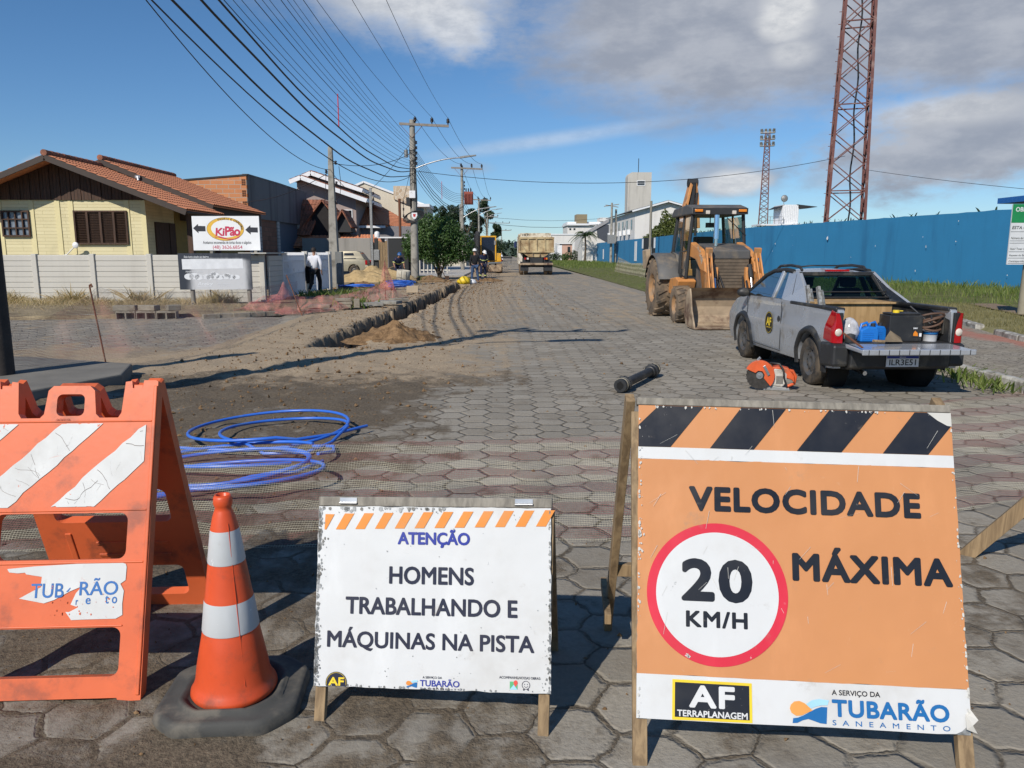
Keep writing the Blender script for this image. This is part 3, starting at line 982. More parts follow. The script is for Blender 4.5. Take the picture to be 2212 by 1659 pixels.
q.build('top_rail', M_WOODG, t, 0.003)
q = MB()
q.beam((-0.045, ay + 0.36, 0.32), (1.0, ay + 0.36, 0.32), 0.03, 0.05)
q.beam((-0.055, ay + 0.25, 0.16), (-0.055, ay + 0.60, 0.16), 0.025, 0.04)
q.build('crossbar', M_WOOD, t, 0.002)

# --- timber trestle standing half out of frame on the right
t = thing('trestle_sign', 'raw timber trestle at the right edge with one slanting leg and a crossbar', 'trestle', (3.0, 3.4, 0), 0)
q = MB()
q.beam((-0.575, 0.375, -0.01), (0.05, -0.14, 1.1), 0.045, 0.07)
q.build('leg', M_WOOD, t, 0.002)
q = MB()
q.beam((0.72, 0.375, -0.01), (0.10, -0.14, 1.1), 0.045, 0.07)
q.build('leg', M_WOOD, t, 0.002)
q = MB()
q.beam((-0.36, 0.22, 0.36), (0.50, 0.22, 0.36), 0.05, 0.07)
q.build('crossbar', M_WOOD, t, 0.002)

# --- orange plastic A-frame barricade
t = thing('barricade', 'orange plastic folding barricade with white diagonal stripes and a torn blue lettered sticker', 'barricade', (-1.585, 2.485, 0), R(2))
PW, HT, LEB = 0.318, 1.08, math.atan2(0.375, 1.08)
SL = math.hypot(0.375, 1.08)


def panel(name, lean, y0, flip, mats):
    """one moulded panel: outline with openings cut out, ribs, posts and carrying handle"""
    T = board_T(0, y0, 0, lean) if not flip else Matrix.Rotation(math.pi, 4, 'Z') @ board_T(0, -y0, 0, lean)
    D = 0.045
    bm = bmesh.new()

    def rr(x0, x1, yy0, yy1, r, n=5):
        out = []
        for (cx, cy, a0) in ((x1 - r, yy1 - r, 0), (x0 + r, yy1 - r, 90), (x0 + r, yy0 + r, 180), (x1 - r, yy0 + r, 270)):
            for k in range(n + 1):
                a = R(a0 + 90 * k / n)
                out.append((cx + r * math.cos(a), cy + r * math.sin(a)))
        return out
    k = SL / HT
    fat = 0.318
    top = [(-0.318, 0.0), (-0.24, 0.0), (-0.235, 0.012), (0.235, 0.012), (0.24, 0.0), (0.318, 0.0), (0.314, 1.075 * k), (0.306, 1.08 * k),
           (0.262, 1.08 * k), (0.258, 1.052 * k), (0.222, 1.052 * k), (0.218, 1.078 * k), (0.195, 1.075 * k), (0.186, 0.965 * k), (0.175, 0.948 * k), (0.108, 0.948 * k),
           (0.094, 0.962 * k), (0.084, 1.045 * k), (0.066, 1.062 * k), (-0.066, 1.062 * k), (-0.084, 1.045 * k), (-0.094, 0.962 * k), (-0.108, 0.948 * k),
           (-0.175, 0.948 * k), (-0.186, 0.965 * k), (-0.195, 1.075 * k), (-0.218, 1.078 * k), (-0.222, 1.052 * k), (-0.258, 1.052 * k), (-0.262, 1.08 * k), (-0.306, 1.08 * k), (-0.314, 1.075 * k)]
    holes = [rr(-0.235, 0.235, 0.080 * k, 0.238 * k, 0.03), rr(-0.235, 0.235, 0.462 * k, 0.618 * k, 0.03), rr(-0.050, 0.050, 0.955 * k, 1.032 * k, 0.02)]
    edges = []
    for lp in [top] + holes:
        vs = [bm.verts.new((x, y, 0)) for x, y in lp]
        for i in range(len(vs)):
            edges.append(bm.edges.new((vs[i], vs[(i + 1) % len(vs)])))
    bmesh.ops.triangle_fill(bm, use_beauty=True, use_dissolve=True, edges=edges)
    for f in bm.faces:
        if f.normal.z < 0:
            f.normal_flip()
    ex = bmesh.ops.extrude_face_region(bm, geom=list(bm.faces))
    vs = [g for g in ex['geom'] if isinstance(g, bmesh.types.BMVert)]
    bmesh.ops.translate(bm, verts=vs, vec=(0, 0, -D))
    bmesh.ops.recalc_face_normals(bm, faces=bm.faces)
    bmesh.ops.transform(bm, matrix=T, verts=bm.verts)
    me = bpy.data.meshes.new(name)
    bm.to_mesh(me)
    bm.free()
    for m in mats:
        me.materials.append(m)
    o = bpy.data.objects.new(name, me)
    COL.objects.link(o)
    o.parent = t
    bv = o.modifiers.new('bevel', 'BEVEL')
    bv.width, bv.segments, bv.limit_method, bv.angle_limit = 0.007, 3, 'ANGLE', R(50)
    return T


T = panel('front_panel', LEB, 0.0, False, [M_ORANGE])
T2 = panel('rear_panel', LEB, 0.80, True, [M_ORANGE])
k = SL / HT
for (TT, nm) in ((T, 'raised_edge'), (T2, 'raised_edge')):
    q = MB()
    q.T = TT
    for (xa, xb, ya, yb) in ((-0.300, 0.300, 0.932, 0.938), (-0.300, 0.300, 0.624, 0.630), (-0.300, 0.300, 0.448, 0.455), (-0.240, 0.240, 0.240, 0.246)):
        q.box(xa, xb, ya * k, yb * k, -0.002, 0.004)
    for sx in (-1, 1):
        q.box(*sorted((sx * 0.300, sx * 0.3135)), 0.02, 1.06 * k, -0.002, 0.006)
        q.box(*sorted((sx * 0.222, sx * 0.258)), 1.046 * k, 1.066 * k, -0.04, -0.006)
    if TT is T2:
        for yy in (0.50, 0.56):
            q.box(-0.2, 0.1, (yy - 0.21) * k, (yy - 0.195) * k, -0.05, 0.008)
        q.box(0.19, 0.215, 0.27 * k, 0.41 * k, -0.05, 0.008)
    q.build(nm, M_ORANGE, t, 0.003)


def clip_poly(pts, x0, x1, y0, y1):
    def cut(p, f, inter):
        o = []
        for i in range(len(p)):
            a, c = p[i - 1], p[i]
            if f(c):
                if not f(a):
                    o.append(inter(a, c))
                o.append(c)
            elif f(a):
                o.append(inter(a, c))
        return o
    ix = lambda v: (lambda a, c: (v, a[1] + (c[1] - a[1]) * (v - a[0]) / (c[0] - a[0])))
    iy = lambda v: (lambda a, c: (a[0] + (c[0] - a[0]) * (v - a[1]) / (c[1] - a[1]), v))
    for f, i in ((lambda p: p[0] >= x0, ix(x0)), (lambda p: p[0] <= x1, ix(x1)), (lambda p: p[1] >= y0, iy(y0)), (lambda p: p[1] <= y1, iy(y1))):
        if pts:
            pts = cut(pts, f, i)
    return pts


for j, x0 in enumerate((-0.345, -0.040, -0.65)):
    y0, y1 = 0.640 * k, 0.928 * k
    base = [(x0, y0), (x0 + 0.150, y0), (x0 + 0.150 + 0.320, y1), (x0 + 0.320, y1)]
    # ragged, cracked edges of the old sticker
    rag = []
    r9 = random.Random(40 + j)
    for i in range(4):
        a, c = base[i], base[(i + 1) % 4]
        for q in range(12):
            u = q / 12
            rag.append((a[0] + (c[0] - a[0]) * u + r9.gauss(0, 0.0022), a[1] + (c[1] - a[1]) * u + r9.gauss(0, 0.0022)))
    rag = clip_poly(rag, -0.296, 0.280, y0, y1)
    if len(rag) > 2:
        q = MB()
        q.T = T
        q.poly([(x, y, 0.0025) for x, y in rag])
        # cracks showing the orange underneath
        for c_ in range(13):
            u = (c_ % 5 + r9.uniform(.2, .8)) / 5
            long_ = c_ < 5
            x_, y_ = x0 + 0.320 * u + (0.0 if long_ else r9.uniform(0.02, 0.11)), y0 + (y1 - y0) * u
            a = -0.72 + r9.gauss(0, 0.25) if long_ else r9.uniform(-2.5, 1.0)
            wd = r9.uniform(0.0009, 0.0022) if long_ else 0.0008
            for s_ in range(14 if long_ else 5):
                a += r9.gauss(0, 0.22)
                xn, yn = x_ + 0.011 * math.cos(a), y_ + 0.011 * math.sin(a)
                if all(-0.295 < p_[0] < 0.278 and y0 + .004 < p_[1] < y1 - .004 and 0.003 < p_[0] - x0 - 0.320 * (p_[1] - y0) / (y1 - y0) < 0.147 for p_ in ((x_, y_), (xn, yn))):
                    q.poly([(x_, y_, 0.0032), (xn, yn, 0.0032), (xn, yn + wd, 0.0032), (x_, y_ + wd, 0.0032)], 1)
                x_, y_ = xn, yn
        q.build('reflective_stripe', [M_STICK, mat('crack_dirt', (0.14, 0.10, 0.08), 0.8)], t)
# torn sticker on the lower panel
zx = lambda x: -0.588 * 0 + (x - 457) * 0.000523 * 0.95 + 0.0
zy = lambda y: (0.452 - (y - 225) / (680 - 225) * (0.452 - 0.240)) * k
pts = [(105, 260), (300, 245), (600, 232), (900, 225), (938, 240), (945, 262), (943, 355), (908, 380), (936, 430), (930, 520), (936, 600), (890, 625), (660, 626), (580, 628), (536, 570), (560, 572), (622, 540), (568, 520), (600, 440), (640, 392), (560, 425), (450, 485), (380, 507), (205, 470), (350, 390), (352, 320), (240, 300), (232, 288), (180, 292), (120, 284)]
q = MB()
q.T = T
q.poly([(zx(x), zy(y), 0.0025) for x, y in pts][::-1], 0)
q.text('TUB', zx(285), zx(515), zy(470), zy(368), 0.0032, 1, 0.02)
q.poly([(zx(530), zy(430), .0032), (zx(545), zy(430), .0032), (zx(562), zy(402), .0032), (zx(556), zy(400), .0032)], 1)
q.text('RÃO', zx(624), zx(895), zy(458), zy(335), 0.0032, 1, 0.02)
q.text('r', zx(603), zx(620), zy(522), zy(488), 0.0032, 1, 0.02)
q.text('e', zx(672), zx(707), zy(520), zy(475), 0.0032, 1, 0.02)
q.text('to', zx(808), zx(893), zy(518), zy(462), 0.0032, 1, 0.02, 1.6)
q.poly([(zx(285), zy(385), 0.0036), (zx(285), zy(372), 0.0036), (zx(352), zy(372), 0.0036), (zx(352), zy(392), 0.0036), (zx(300), zy(415), 0.0036)][::-1], 2)
chips(q, [((zx(420), zy(590)), (zx(900), zy(590)), 0.14)], 26, 0.0040, 2, 61, 0.0015, 0.006, False)
q.build('torn_sticker', [M_STICK, mat('sticker_blue', (0.02, 0.14, 0.42), 0.5), M_ORANGE], t)
q = MB()
q.T = T
q.text('AREIA', -0.048, 0.004, 0.938 * k, 0.946 * k, 0.0042, 0, 0.01)
q.build('painted_relief_text', mat('relief_shade_orange', (0.36, 0.05, 0.015), 0.5), t)  # flat letters; the darker orange stands in for the relief's shade

# --- traffic cone
t = thing('traffic_cone', 'orange traffic cone with two worn white sleeves on a black rubber base', 'cone', (-0.935, 2.50, 0), R(4))
q = MB()
q.lathe([(0.140, 0.045), (0.145, 0.055), (0.143, 0.066), (0.134, 0.080), (0.127, 0.100), (0.120, 0.150), (0.0945, 0.270), (0.092, 0.276), (0.080, 0.390), (0.078, 0.396), (0.062, 0.510), (0.060, 0.517), (0.046, 0.635), (0.044, 0.642), (0.037, 0.675), (0.029, 0.697), (0.026, 0.706), (0.029, 0.714), (0.0315, 0.722), (0.030, 0.742), (0.024, 0.752), (0.020, 0.750), (0.018, 0.70)], 64)
for k2 in range(len(q.v)):
    x, y, z = q.v[k2]
    if 0.06 < z < 0.24:
        d = 1 - 0.05 * math.exp(-((z - 0.13) / 0.05) ** 2) * max(0, math.sin(math.atan2(y, x) * 2.5 + 1.2))
        q.v[k2] = (x * d, y * d, z)
q.build('cone_body', M_CONE, t)
for (za, ra, zb, rb) in ((0.279, 0.0935, 0.388, 0.0808), (0.519, 0.0612, 0.633, 0.0468)):
    q = MB()
    q.lathe([(ra, za), (ra + 0.0008, za + 0.004), (rb + 0.0008, zb - 0.004), (rb, zb)], 64, caps=False)
    q.build('reflective_sleeve', M_CONEW, t)
q = MB()
q.tube([(0.066, -0.108, 0.11), (0.0525, -0.082, 0.255), (0.043, -0.069, 0.39), (0.033, -0.0525, 0.51), (0.025, -0.040, 0.635), (0.022, -0.035, 0.66)], 0.0012, 6)
q.build('seam', M_CONE, t)
q = MB()
c8 = [(-0.15, -0.215), (0.14, -0.222), (0.235, -0.12), (0.235, 0.13), (0.15, 0.215), (-0.13, 0.22), (-0.235, 0.13), (-0.235, -0.135)]
def ring_at(sc, z):
    out = []
    for i in range(8):
        a, c = Vector(c8[i - 1]), Vector(c8[i])
        d = Vector(c8[(i + 1) % 8])
        p1 = c + (a - c).normalized() * 0.03
        p2 = c + (d - c).normalized() * 0.03
        for u in (0, 0.33, 0.67, 1):
            m_ = p1.lerp(c, u).lerp(c.lerp(p2, u), u)
            out.append((m_.x * sc, m_.y * sc, z))
    return out
rings = [ring_at(1.0, -0.005), ring_at(1.02, 0.015), ring_at(1.0, 0.036), ring_at(0.97, 0.047), ring_at(0.91, 0.049)]
n8 = len(rings[0])
def circ_at(r, z):
    return [(lambda v: (v.x, v.y, z))(Vector((x, y)).normalized() * r) for x, y, _ in rings[0]]
rings += [circ_at(0.190, 0.047), circ_at(0.183, 0.060), circ_at(0.170, 0.060), circ_at(0.160, 0.048), circ_at(0.150, 0.042), circ_at(0.05, 0.040)]
P = [p for r_ in rings for p in r_]
q.add(P, [(a * n8 + i, a * n8 + (i + 1) % n8, (a + 1) * n8 + (i + 1) % n8, (a + 1) * n8 + i) for a in range(len(rings) - 1) for i in range(n8)], 0, True)
q.poly(rings[-1], 0)
q.build('rubber_base', mat('dusty_rubber', (0.060, 0.060, 0.056), 0.8, var=0.25, vs=7, bump=0.07, bs=90, dirt=(0.135, 0.122, 0.10), da=0.6, ds=7), t)


# --- barrier netting: strands in the sheet, bands of pale and red thread
def netmat(name, ca, cb, band, cell=0.014, th=0.16, dense=0.0):
    m, tt = newmat(name)
    uv = tt.n('ShaderNodeUVMap').outputs[0]
    p = tt.coord()
    x, y, z = tt.sep(uv)
    wob = tt.m('MULTIPLY', tt.m('SUBTRACT', tt.noise(p, 5, 3), 0.5), 0.02)
    yy = tt.m('ADD', y, wob)
    fx = tt.m('FRACT', tt.m('DIVIDE', tt.m('ADD', x, wob), cell))
    fy = tt.m('FRACT', tt.m('DIVIDE', yy, cell))
    cov = tt.ramp(tt.noise(p, 3.5, 4, 0.6), 0.3, 0.7, 0.6, 1.5)
    ax = tt.m('LESS_THAN', fx, tt.m('MULTIPLY', cov, th * 0.55))
    ay_ = tt.m('LESS_THAN', fy, tt.m('MULTIPLY', cov, th * 1.15))
    bd = tt.m('FRACT', tt.m('ADD', tt.m('DIVIDE', yy, band), 0.1))
    isa = tt.ramp(tt.m('ABSOLUTE', tt.m('SUBTRACT', bd, 0.5)), 0.23, 0.27)
    col = tt.mix(isa, ca, cb)
    al = tt.m('MAXIMUM', tt.m('MAXIMUM', ax, ay_), dense)
    sh = tt.bsdf(col, 0.7)
    tr = tt.n('ShaderNodeBsdfTransparent').outputs[0]
    mx_ = tt.n('ShaderNodeMixShader')
    tt.put(mx_.inputs[0], al)
    tt.put(mx_.inputs[1], tr)
    tt.put(mx_.inputs[2], sh)
    tt.out(mx_.outputs[0])
    return m


M_NET = netmat('net_red_white', (0.24, 0.095, 0.085), (0.48, 0.44, 0.33), 0.155, 0.014, 0.108)
M_NETP = netmat('net_pink', (0.58, 0.17, 0.15), (0.60, 0.22, 0.19), 0.3, 0.02, 0.22)
M_NETV = netmat('net_veil', (0.42, 0.16, 0.14), (0.46, 0.30, 0.25), 0.5, 0.02, 0.13)
M_NETG = netmat('net_green', (0.24, 0.21, 0.13), (0.40, 0.36, 0.25), 0.28, 0.03, 0.40)


def net(name, label, top, bot, m, nu=80, nv=14, fold=0.03, seed=1, sag=0.0, cat='netting', group=None):
    """sheet hung between two polylines given as (x, y, z)"""
    def along(pl, u):
        L = [0]
        for i in range(1, len(pl)):
            L.append(L[-1] + (Vector(pl[i]) - Vector(pl[i - 1])).length)
        s = u * L[-1]
        for i in range(1, len(pl)):
            if s <= L[i] + 1e-9:
                return Vector(pl[i - 1]).lerp(Vector(pl[i]), (s - L[i - 1]) / max(1e-9, L[i] - L[i - 1])), L[-1]
        return Vector(pl[-1]), L[-1]
    b = MB()
    uvs = []

    def fn(u, q):
        a, L = along(bot, u)
        c, L2 = along(top, u)
        p = a.lerp(c, q)
        wv = math.sin(math.pi * q) + 0.3
        p.y += fold * wv * (fbm(u * L * 1.6, q * 1.5, seed, 4) * 1.6 + 0.5 * math.sin(u * L * 9 + 3 * fbm(u * L, q, seed, 2)))
        p.x += fold * 0.5 * wv * fbm(u * L * 1.3, q * 1.5, seed + 20, 3)
        p.z += 0.25 * fold * fbm(u * L * 2.0, q * 2, seed + 9, 3) - sag * math.sin(math.pi * q)
        p.z = max(p.z, 0.012)
        uvs.append((u * L, q * (c - a).length))
        return p
    b.grid(fn, nu, nv)
    o = b.build(name, m)
    uvl = o.data.uv_layers.new(name='UVMap')
    for lp in o.data.loops:
        uvl.data[lp.index].uv = uvs[lp.vertex_index]
    return tag(o, label, cat, group)


net('barrier_net', 'red and white barrier netting strung low across the road behind the signs',
    [(-6.0, 4.3, 0.36), (-2.9, 4.5, 0.36), (-1.9, 4.55, 0.40), (-0.7, 4.6, 0.41), (0.9, 4.7, 0.42), (2.0, 5.0, 0.45), (3.0, 5.3, 0.50), (4.6, 5.6, 0.62), (6.2, 6.0, 0.7)],
    [(-6.0, 3.6, 0.02), (-2.6, 3.85, 0.02), (-0.5, 3.88, 0.02), (0.8, 3.95, 0.02), (2.2, 4.25, 0.02), (3.2, 4.5, 0.03), (4.6, 4.7, 0.05), (6.2, 5.0, 0.1)], M_NET, 240, 16, 0.05, 4)
net('barrier_net', 'thin faded barrier net slung from the rusty stake on the left over the side street',
    [(-6.0, 8.9, 0.95), (-5.75, 9.8, 0.72), (-5.40, 10.5, 1.08), (-5.15, 12.5, 0.95), (-5.1, 15.5, 0.85), (-4.95, 19.0, 0.88)],
    [(-6.0, 8.95, 0.20), (-5.70, 9.8, 0.16), (-5.0, 10.6, 0.14), (-4.5, 12.5, 0.04), (-4.55, 15.5, 0.1), (-4.9, 19.05, 0.3)], M_NETV, 90, 12, 0.10, 8)
net('barrier_net', 'fallen pink safety net draped over stakes beside the white gate',
    [(-6.9, 20.7, 0.12), (-6.2, 20.3, 0.45), (-5.75, 20.0, 0.5), (-5.5, 19.8, 0.85), (-5.35, 20.0, 0.5), (-5.1, 20.4, 0.4), (-4.75, 21.2, 0.42), (-4.6, 22.8, 0.35), (-4.3, 24.5, 0.42), (-4.05, 26.2, 0.5), (-3.95, 26.7, 1.3), (-3.88, 27.0, 0.45), (-3.5, 27.4, 0.15)],
    [(-6.9, 20.4, 0.03), (-6.0, 19.7, 0.05), (-5.1, 19.3, 0.05), (-4.7, 19.9, 0.05), (-4.35, 20.6, 0.05), (-4.0, 22.5, 0.05), (-3.7, 24.3, 0.06), (-3.5, 25.8, 0.06), (-3.45, 26.5, 0.06), (-3.35, 27.0, 0.05), (-3.2, 27.3, 0.05)], M_NETP, 220, 14, 0.2, 15)
net('barrier_net', 'greenish grey barrier net sagging between stakes along the grass before the blue wall',
    [(9.3, 61, 1.25), (9.3, 55, 0.85), (9.1, 49, 0.95), (8.8, 44, 0.8), (8.75, 41.5, 1.0), (8.3, 38, 0.80), (8.2, 36, 1.25), (8.0, 33, 0.85), (7.8, 29, 0.85), (7.7, 26, 1.0), (7.6, 23, 1.0)],
    [(9.0, 61, 0.15), (8.9, 55, 0.1), (8.7, 49, 0.12), (8.4, 44, 0.1), (8.3, 41.5, 0.12), (7.9, 38, 0.1), (7.8, 36, 0.2), (7.6, 33, 0.1), (7.4, 29, 0.1), (7.4, 26, 0.15), (7.3, 23, 0.15)], M_NETG, 160, 12, 0.08, 21)

M_RUST = mat('rusty_iron', (0.16, 0.065, 0.035), 0.85, 0.2, var=0.3, vs=20)
for lab, p0, p1, r in (('thin rusty iron stake with a bent head holding the faded net on the left', (-5.38, 10.5, -0.05), (-5.52, 10.5, 1.12), 0.011),
                       ('slanting rusty stake pinning the pink net nearest the dirt verge edge', (-4.95, 19.4, -0.05), (-5.45, 19.9, 1.0), 0.014),
                       ('upright stake wrapped in pink net beside the dark gate post', (-3.95, 26.7, -0.05), (-3.95, 26.7, 1.3), 0.014),
                       ('stake holding up the tall peak of the greenish net on the grass', (8.2, 36, 0), (8.2, 36, 1.3), 0.014),
                       ('stake at the far end of the greenish net on the grass', (9.3, 61, 0), (9.3, 61, 1.3), 0.018),
                       ('low stake in the middle of the greenish net on the grass', (8.75, 41.5, 0), (8.75, 41.5, 1.05), 0.014)):
    q = MB()
    q.tube([p0, p1], r, 8)
    if r == 0.011:
        q.tube([p1, (p1[0] + 0.02, p1[1], p1[2] + 0.02), (p1[0] + 0.035, p1[1], p1[2] - 0.02)], 0.014, 8)
    tag(q.build('net_stake', M_RUST), lab, 'stake')

# weathered post at the left edge
q = MB()
q.tube([(-5.86, 9.0, -0.1), (-5.85, 9.0, 1.2), (-5.84, 9.0, 2.9)], [0.150, 0.142, 0.135], 20)
tag(q.build('timber_post', mat('old_post', (0.045, 0.038, 0.034), 0.9, var=0.35, vs=6, bump=0.3, bs=30)), 'dark weathered round post at the left edge of the street corner', 'post')

# --- blue water pipe lying in loose coils
q = MB()
def loop(cx, cy, rx, ry, a0, a1, z0, z1, n=40, rot=0.0):
    out = []
    for k_ in range(n + 1):
        a = R(a0 + (a1 - a0) * k_ / n)
        x, y = rx * math.cos(a), ry * math.sin(a)
        out.append((cx + x * math.cos(rot) - y * math.sin(rot), cy + x * math.sin(rot) + y * math.cos(rot), z0 + (z1 - z0) * k_ / n + 0.03 * (1 + math.sin(a * 1.3 + cx * 9))))
    return out
hz = 0.0132
q.tube(loop(-1.90, 5.05, 0.70, 0.42, 120, -110, 0.03, 0.09), hz, 8)
q.tube(loop(-1.95, 5.55, 0.60, 0.36, 30, 320, 0.06, 0.03), hz, 8)
q.tube(loop(-1.98, 6.50, 0.66, 0.66, -75, 290, 0.03, 0.07) + [(-1.62, 5.98, 0.09), (-1.38, 6.20, 0.08), (-1.17, 6.60, 0.06)], hz, 8)
q.tube(loop(-1.83, 6.42, 0.52, 0.56, 20, 250, 0.05, 0.03) + [(-1.80, 5.70, 0.05), (-1.50, 5.75, 0.04), (-1.36, 6.05, 0.05), (-1.30, 6.42, 0.10)], hz, 8)
q.tube([(-2.62, 5.95, 0.04), (-2.30, 5.86, 0.04), (-1.95, 5.80, 0.05), (-1.60, 5.92, 0.05)] + loop(-1.92, 5.30, 0.55, 0.42, 60, -190, 0.05, 0.03), hz, 8)
q.tube(loop(-1.98, 5.32, 0.62, 0.40, 200, -60, 0.03, 0.06) + [(-1.9, 4.85, 0.04), (-2.2, 4.72, 0.04), (-2.6, 4.75, 0.04)], hz, 8)
q.tube([(-1.32, 5.55, 0.03), (-1.42, 5.20, 0.05), (-1.62, 4.98, 0.06), (-1.95, 4.80, 0.05), (-2.3, 4.62, 0.03), (-2.7, 4.55, 0.03)], hz, 8)
q.tube([(-1.34, 5.50, 0.10), (-1.28, 5.75, 0.05), (-1.32, 5.95, 0.04), (-1.5, 6.0, 0.03)], hz, 8)
tag(q.build('pipe_coil', M_HOSE), 'thin bright blue water pipe lying in loose coils behind the orange barricade', 'pipe coil')

# --- black pipe spool with threaded couplings
t = thing('pipe_section', 'short black pipe with ribbed couplings at both ends lying on the pavers', 'pipe', (1.66, 9.08, 0.088), 0)
a, c = Vector((-0.32, -0.62, 0)), Vector((0.32, 0.62, 0))
d = (c - a).normalized()
q = MB()
q.tube([a, c], 0.052, 20)
q.build('tube', M_BLACKP, t)
for e, s in ((a, 1), (c, -1)):
    q = MB()
    dd = d * s
    st = [(0.0, .050), (0.0, .074), (0.05, .076), (0.06, .066), (0.10, .066), (0.105, .085), (0.17, .087), (0.18, .072), (0.24, .066), (0.245, .054)]
    pts = [e + dd * u for u, _ in st]
    q.tube([p + dd * 0.0005 * i for i, p in enumerate(pts)], [r for _, r in st], 24, smooth=False)
    for k_ in range(12):
        an = 2 * math.pi * k_ / 12
        sd = d.cross(Vector((0, 0, 1)))
        o_ = sd * math.cos(an) * 0.084 + Vector((0, 0, 1)) * math.sin(an) * 0.084
        q.beam(e + dd * 0.107 + o_, e + dd * 0.168 + o_, 0.012)
    q.build('coupling', M_BLACKP, t)
    q = MB()
    q.cyl(e - dd * 0.002, e + dd * 0.01, 0.040, 20)
    q.build('bore', mat('pipe_bore', (0.004, 0.004, 0.004), 0.9), t)
    q = MB()
    ring = [e + dd * 0.052 + (d.cross(Vector((0, 0, 1))) * math.cos(2 * math.pi * k_ / 20) + Vector((0, 0, 1)) * math.sin(2 * math.pi * k_ / 20)) * 0.077 for k_ in range(20)]
    q.tube(ring, 0.005, 6, closed=True)
    q.build('sealing_ring', mat('pale_ring', (0.30, 0.27, 0.20), 0.6), t)

# --- cut-off saw
t = thing('cutoff_saw', 'orange and grey petrol cut-off saw standing on the pavers beside the rear wheel', 'saw', (3.12, 8.66, 0), R(-16))
t.scale = (0.84, 0.84, 0.9)
M_SAWO = mat('saw_orange', (0.62, 0.10, 0.025), 0.45, var=0.2, dirt=(0.25, 0.11, 0.06), da=0.3)
M_SAWG = mat('saw_grey', (0.52, 0.50, 0.45), 0.5, var=0.15, dirt=(0.2, 0.18, 0.15), da=0.5)
q = MB()
q.cyl((-0.17, -0.06, 0.19), (-0.17, -0.055, 0.19), 0.172, 48)
for k_ in range(24):
    a_ = 2 * math.pi * k_ / 24
    q.beam((-0.17 + 0.168 * math.cos(a_), -0.0575, 0.19 + 0.168 * math.sin(a_)), (-0.17 + 0.178 * math.cos(a_), -0.0575, 0.19 + 0.178 * math.sin(a_)), 0.006, 0.022)
q.build('blade', mat('saw_blade', (0.055, 0.05, 0.045), 0.5, 0.5, var=0.3, vs=20), t)
q = MB()
q.cyl((-0.17, -0.072, 0.19), (-0.17, -0.05, 0.19), 0.045, 24)
q.cyl((-0.17, -0.082, 0.19), (-0.17, -0.07, 0.19), 0.016, 6)
q.build('blade_flange', M_STEEL, t)
q = MB()
arc = [(-0.17 + 0.195 * math.cos(R(a_)), 0.19 + 0.195 * math.sin(R(a_))) for a_ in range(-42, 163, 9)]
inn = [(-0.17 + 0.065 * math.cos(R(a_)), 0.19 + 0.065 * math.sin(R(a_))) for a_ in (150, 110, 60, 10, -30)]
q.prism(arc + inn, -0.082, -0.076, 'XZ')
q.prism(arc + inn, -0.030, -0.024, 'XZ')
P = []
for (x, z) in arc:
    P += [(x, -0.082, z), (x, -0.024, z)]
q.add(P, [(2 * i, 2 * i + 1, 2 * i + 3, 2 * i + 2) for i in range(len(arc) - 1)], 0, True)
q.build('blade_guard', M_SAWO, t, 0.003)
q = MB()
q.beam((-0.12, -0.088, 0.32), (-0.05, -0.088, 0.20), 0.02, 0.035)
q.beam((-0.21, -0.05, 0.38), (-0.17, -0.05, 0.42), 0.02, 0.03)
q.build('guard_bracket', M_STEEL, t, 0.003)
q = MB()
q.prism([(-0.02, 0.06), (0.13, 0.04), (0.18, 0.10), (0.19, 0.22), (0.12, 0.28), (0.02, 0.29), (-0.04, 0.22)], -0.04, 0.13, 'XZ')
q.build('motor_housing', M_SAWG, t, 0.02, seg=3)
q = MB()
q.prism([(0.10, 0.19), (0.25, 0.14), (0.29, 0.10), (0.28, 0.19), (0.20, 0.29), (0.08, 0.315), (-0.01, 0.30), (-0.02, 0.27)], -0.035, 0.125, 'XZ')
q.build('top_cover', M_SAWO, t, 0.015, seg=3)
q = MB()
for k_ in range(7):
    q.box(0.05 + 0.013 * k_, 0.057 + 0.013 * k_, -0.046, -0.036, 0.09, 0.19)
q.build('grille', M_BLACKP, t)
q = MB()
q.tube([(0.19, -0.05, 0.06), (0.15, -0.07, 0.16), (0.13, -0.075, 0.28), (0.08, -0.06, 0.345), (-0.02, -0.02, 0.35), (-0.03, 0.06, 0.34), (0.02, 0.14, 0.30)], 0.013, 10)
q.build('front_handle', M_BLACKP, t)
q = MB()
q.tube([(0.18, 0.04, 0.26), (0.26, 0.04, 0.25), (0.305, 0.04, 0.18), (0.29, 0.04, 0.09), (0.2, 0.04, 0.05)], 0.02, 10)
q.build('rear_handle', M_SAWO, t)
q = MB()
q.prism([(-0.12, 0.0), (0.24, 0.0), (0.22, 0.035), (0.02, 0.055), (-0.06, 0.05)], -0.03, 0.12, 'XZ')
q.cyl((-0.1, -0.04, 0.02), (-0.1, 0.12, 0.02), 0.02, 12)
q.build('base_plate', mat('saw_alloy', (0.35, 0.35, 0.34), 0.5, 0.6, var=0.3), t, 0.006)
# ---------------------------------------------------------------- buildings, walls, poles, wires
def at(p, y, d):
    # point at depth d that a sight line through (p, y) reaches, as (x, z)
    q = cam.matrix_basis.to_3x3() @ Vector(((p - 1106) / 1661, (829.5 - y) / 1661, -1))
    return q.x / q.y * d, 1.55 + q.z / q.y * d


def tilemat():
    m, t = newmat('clay_tiles')
    p = t.coord()
    n = t.noise(p, 2.5, 5, 0.65)
    n2 = t.noise(p, 18, 4, 0.6)
    col = t.mix(t.ramp(n2, 0.3, 0.7), (0.46, 0.165, 0.078), (0.66, 0.275, 0.14))
    col = t.mix(t.ramp(n, 0.5, 0.8, 0, 0.55), col, (0.20, 0.085, 0.055))
    t.out(t.bsdf(col, 0.85))
    return m


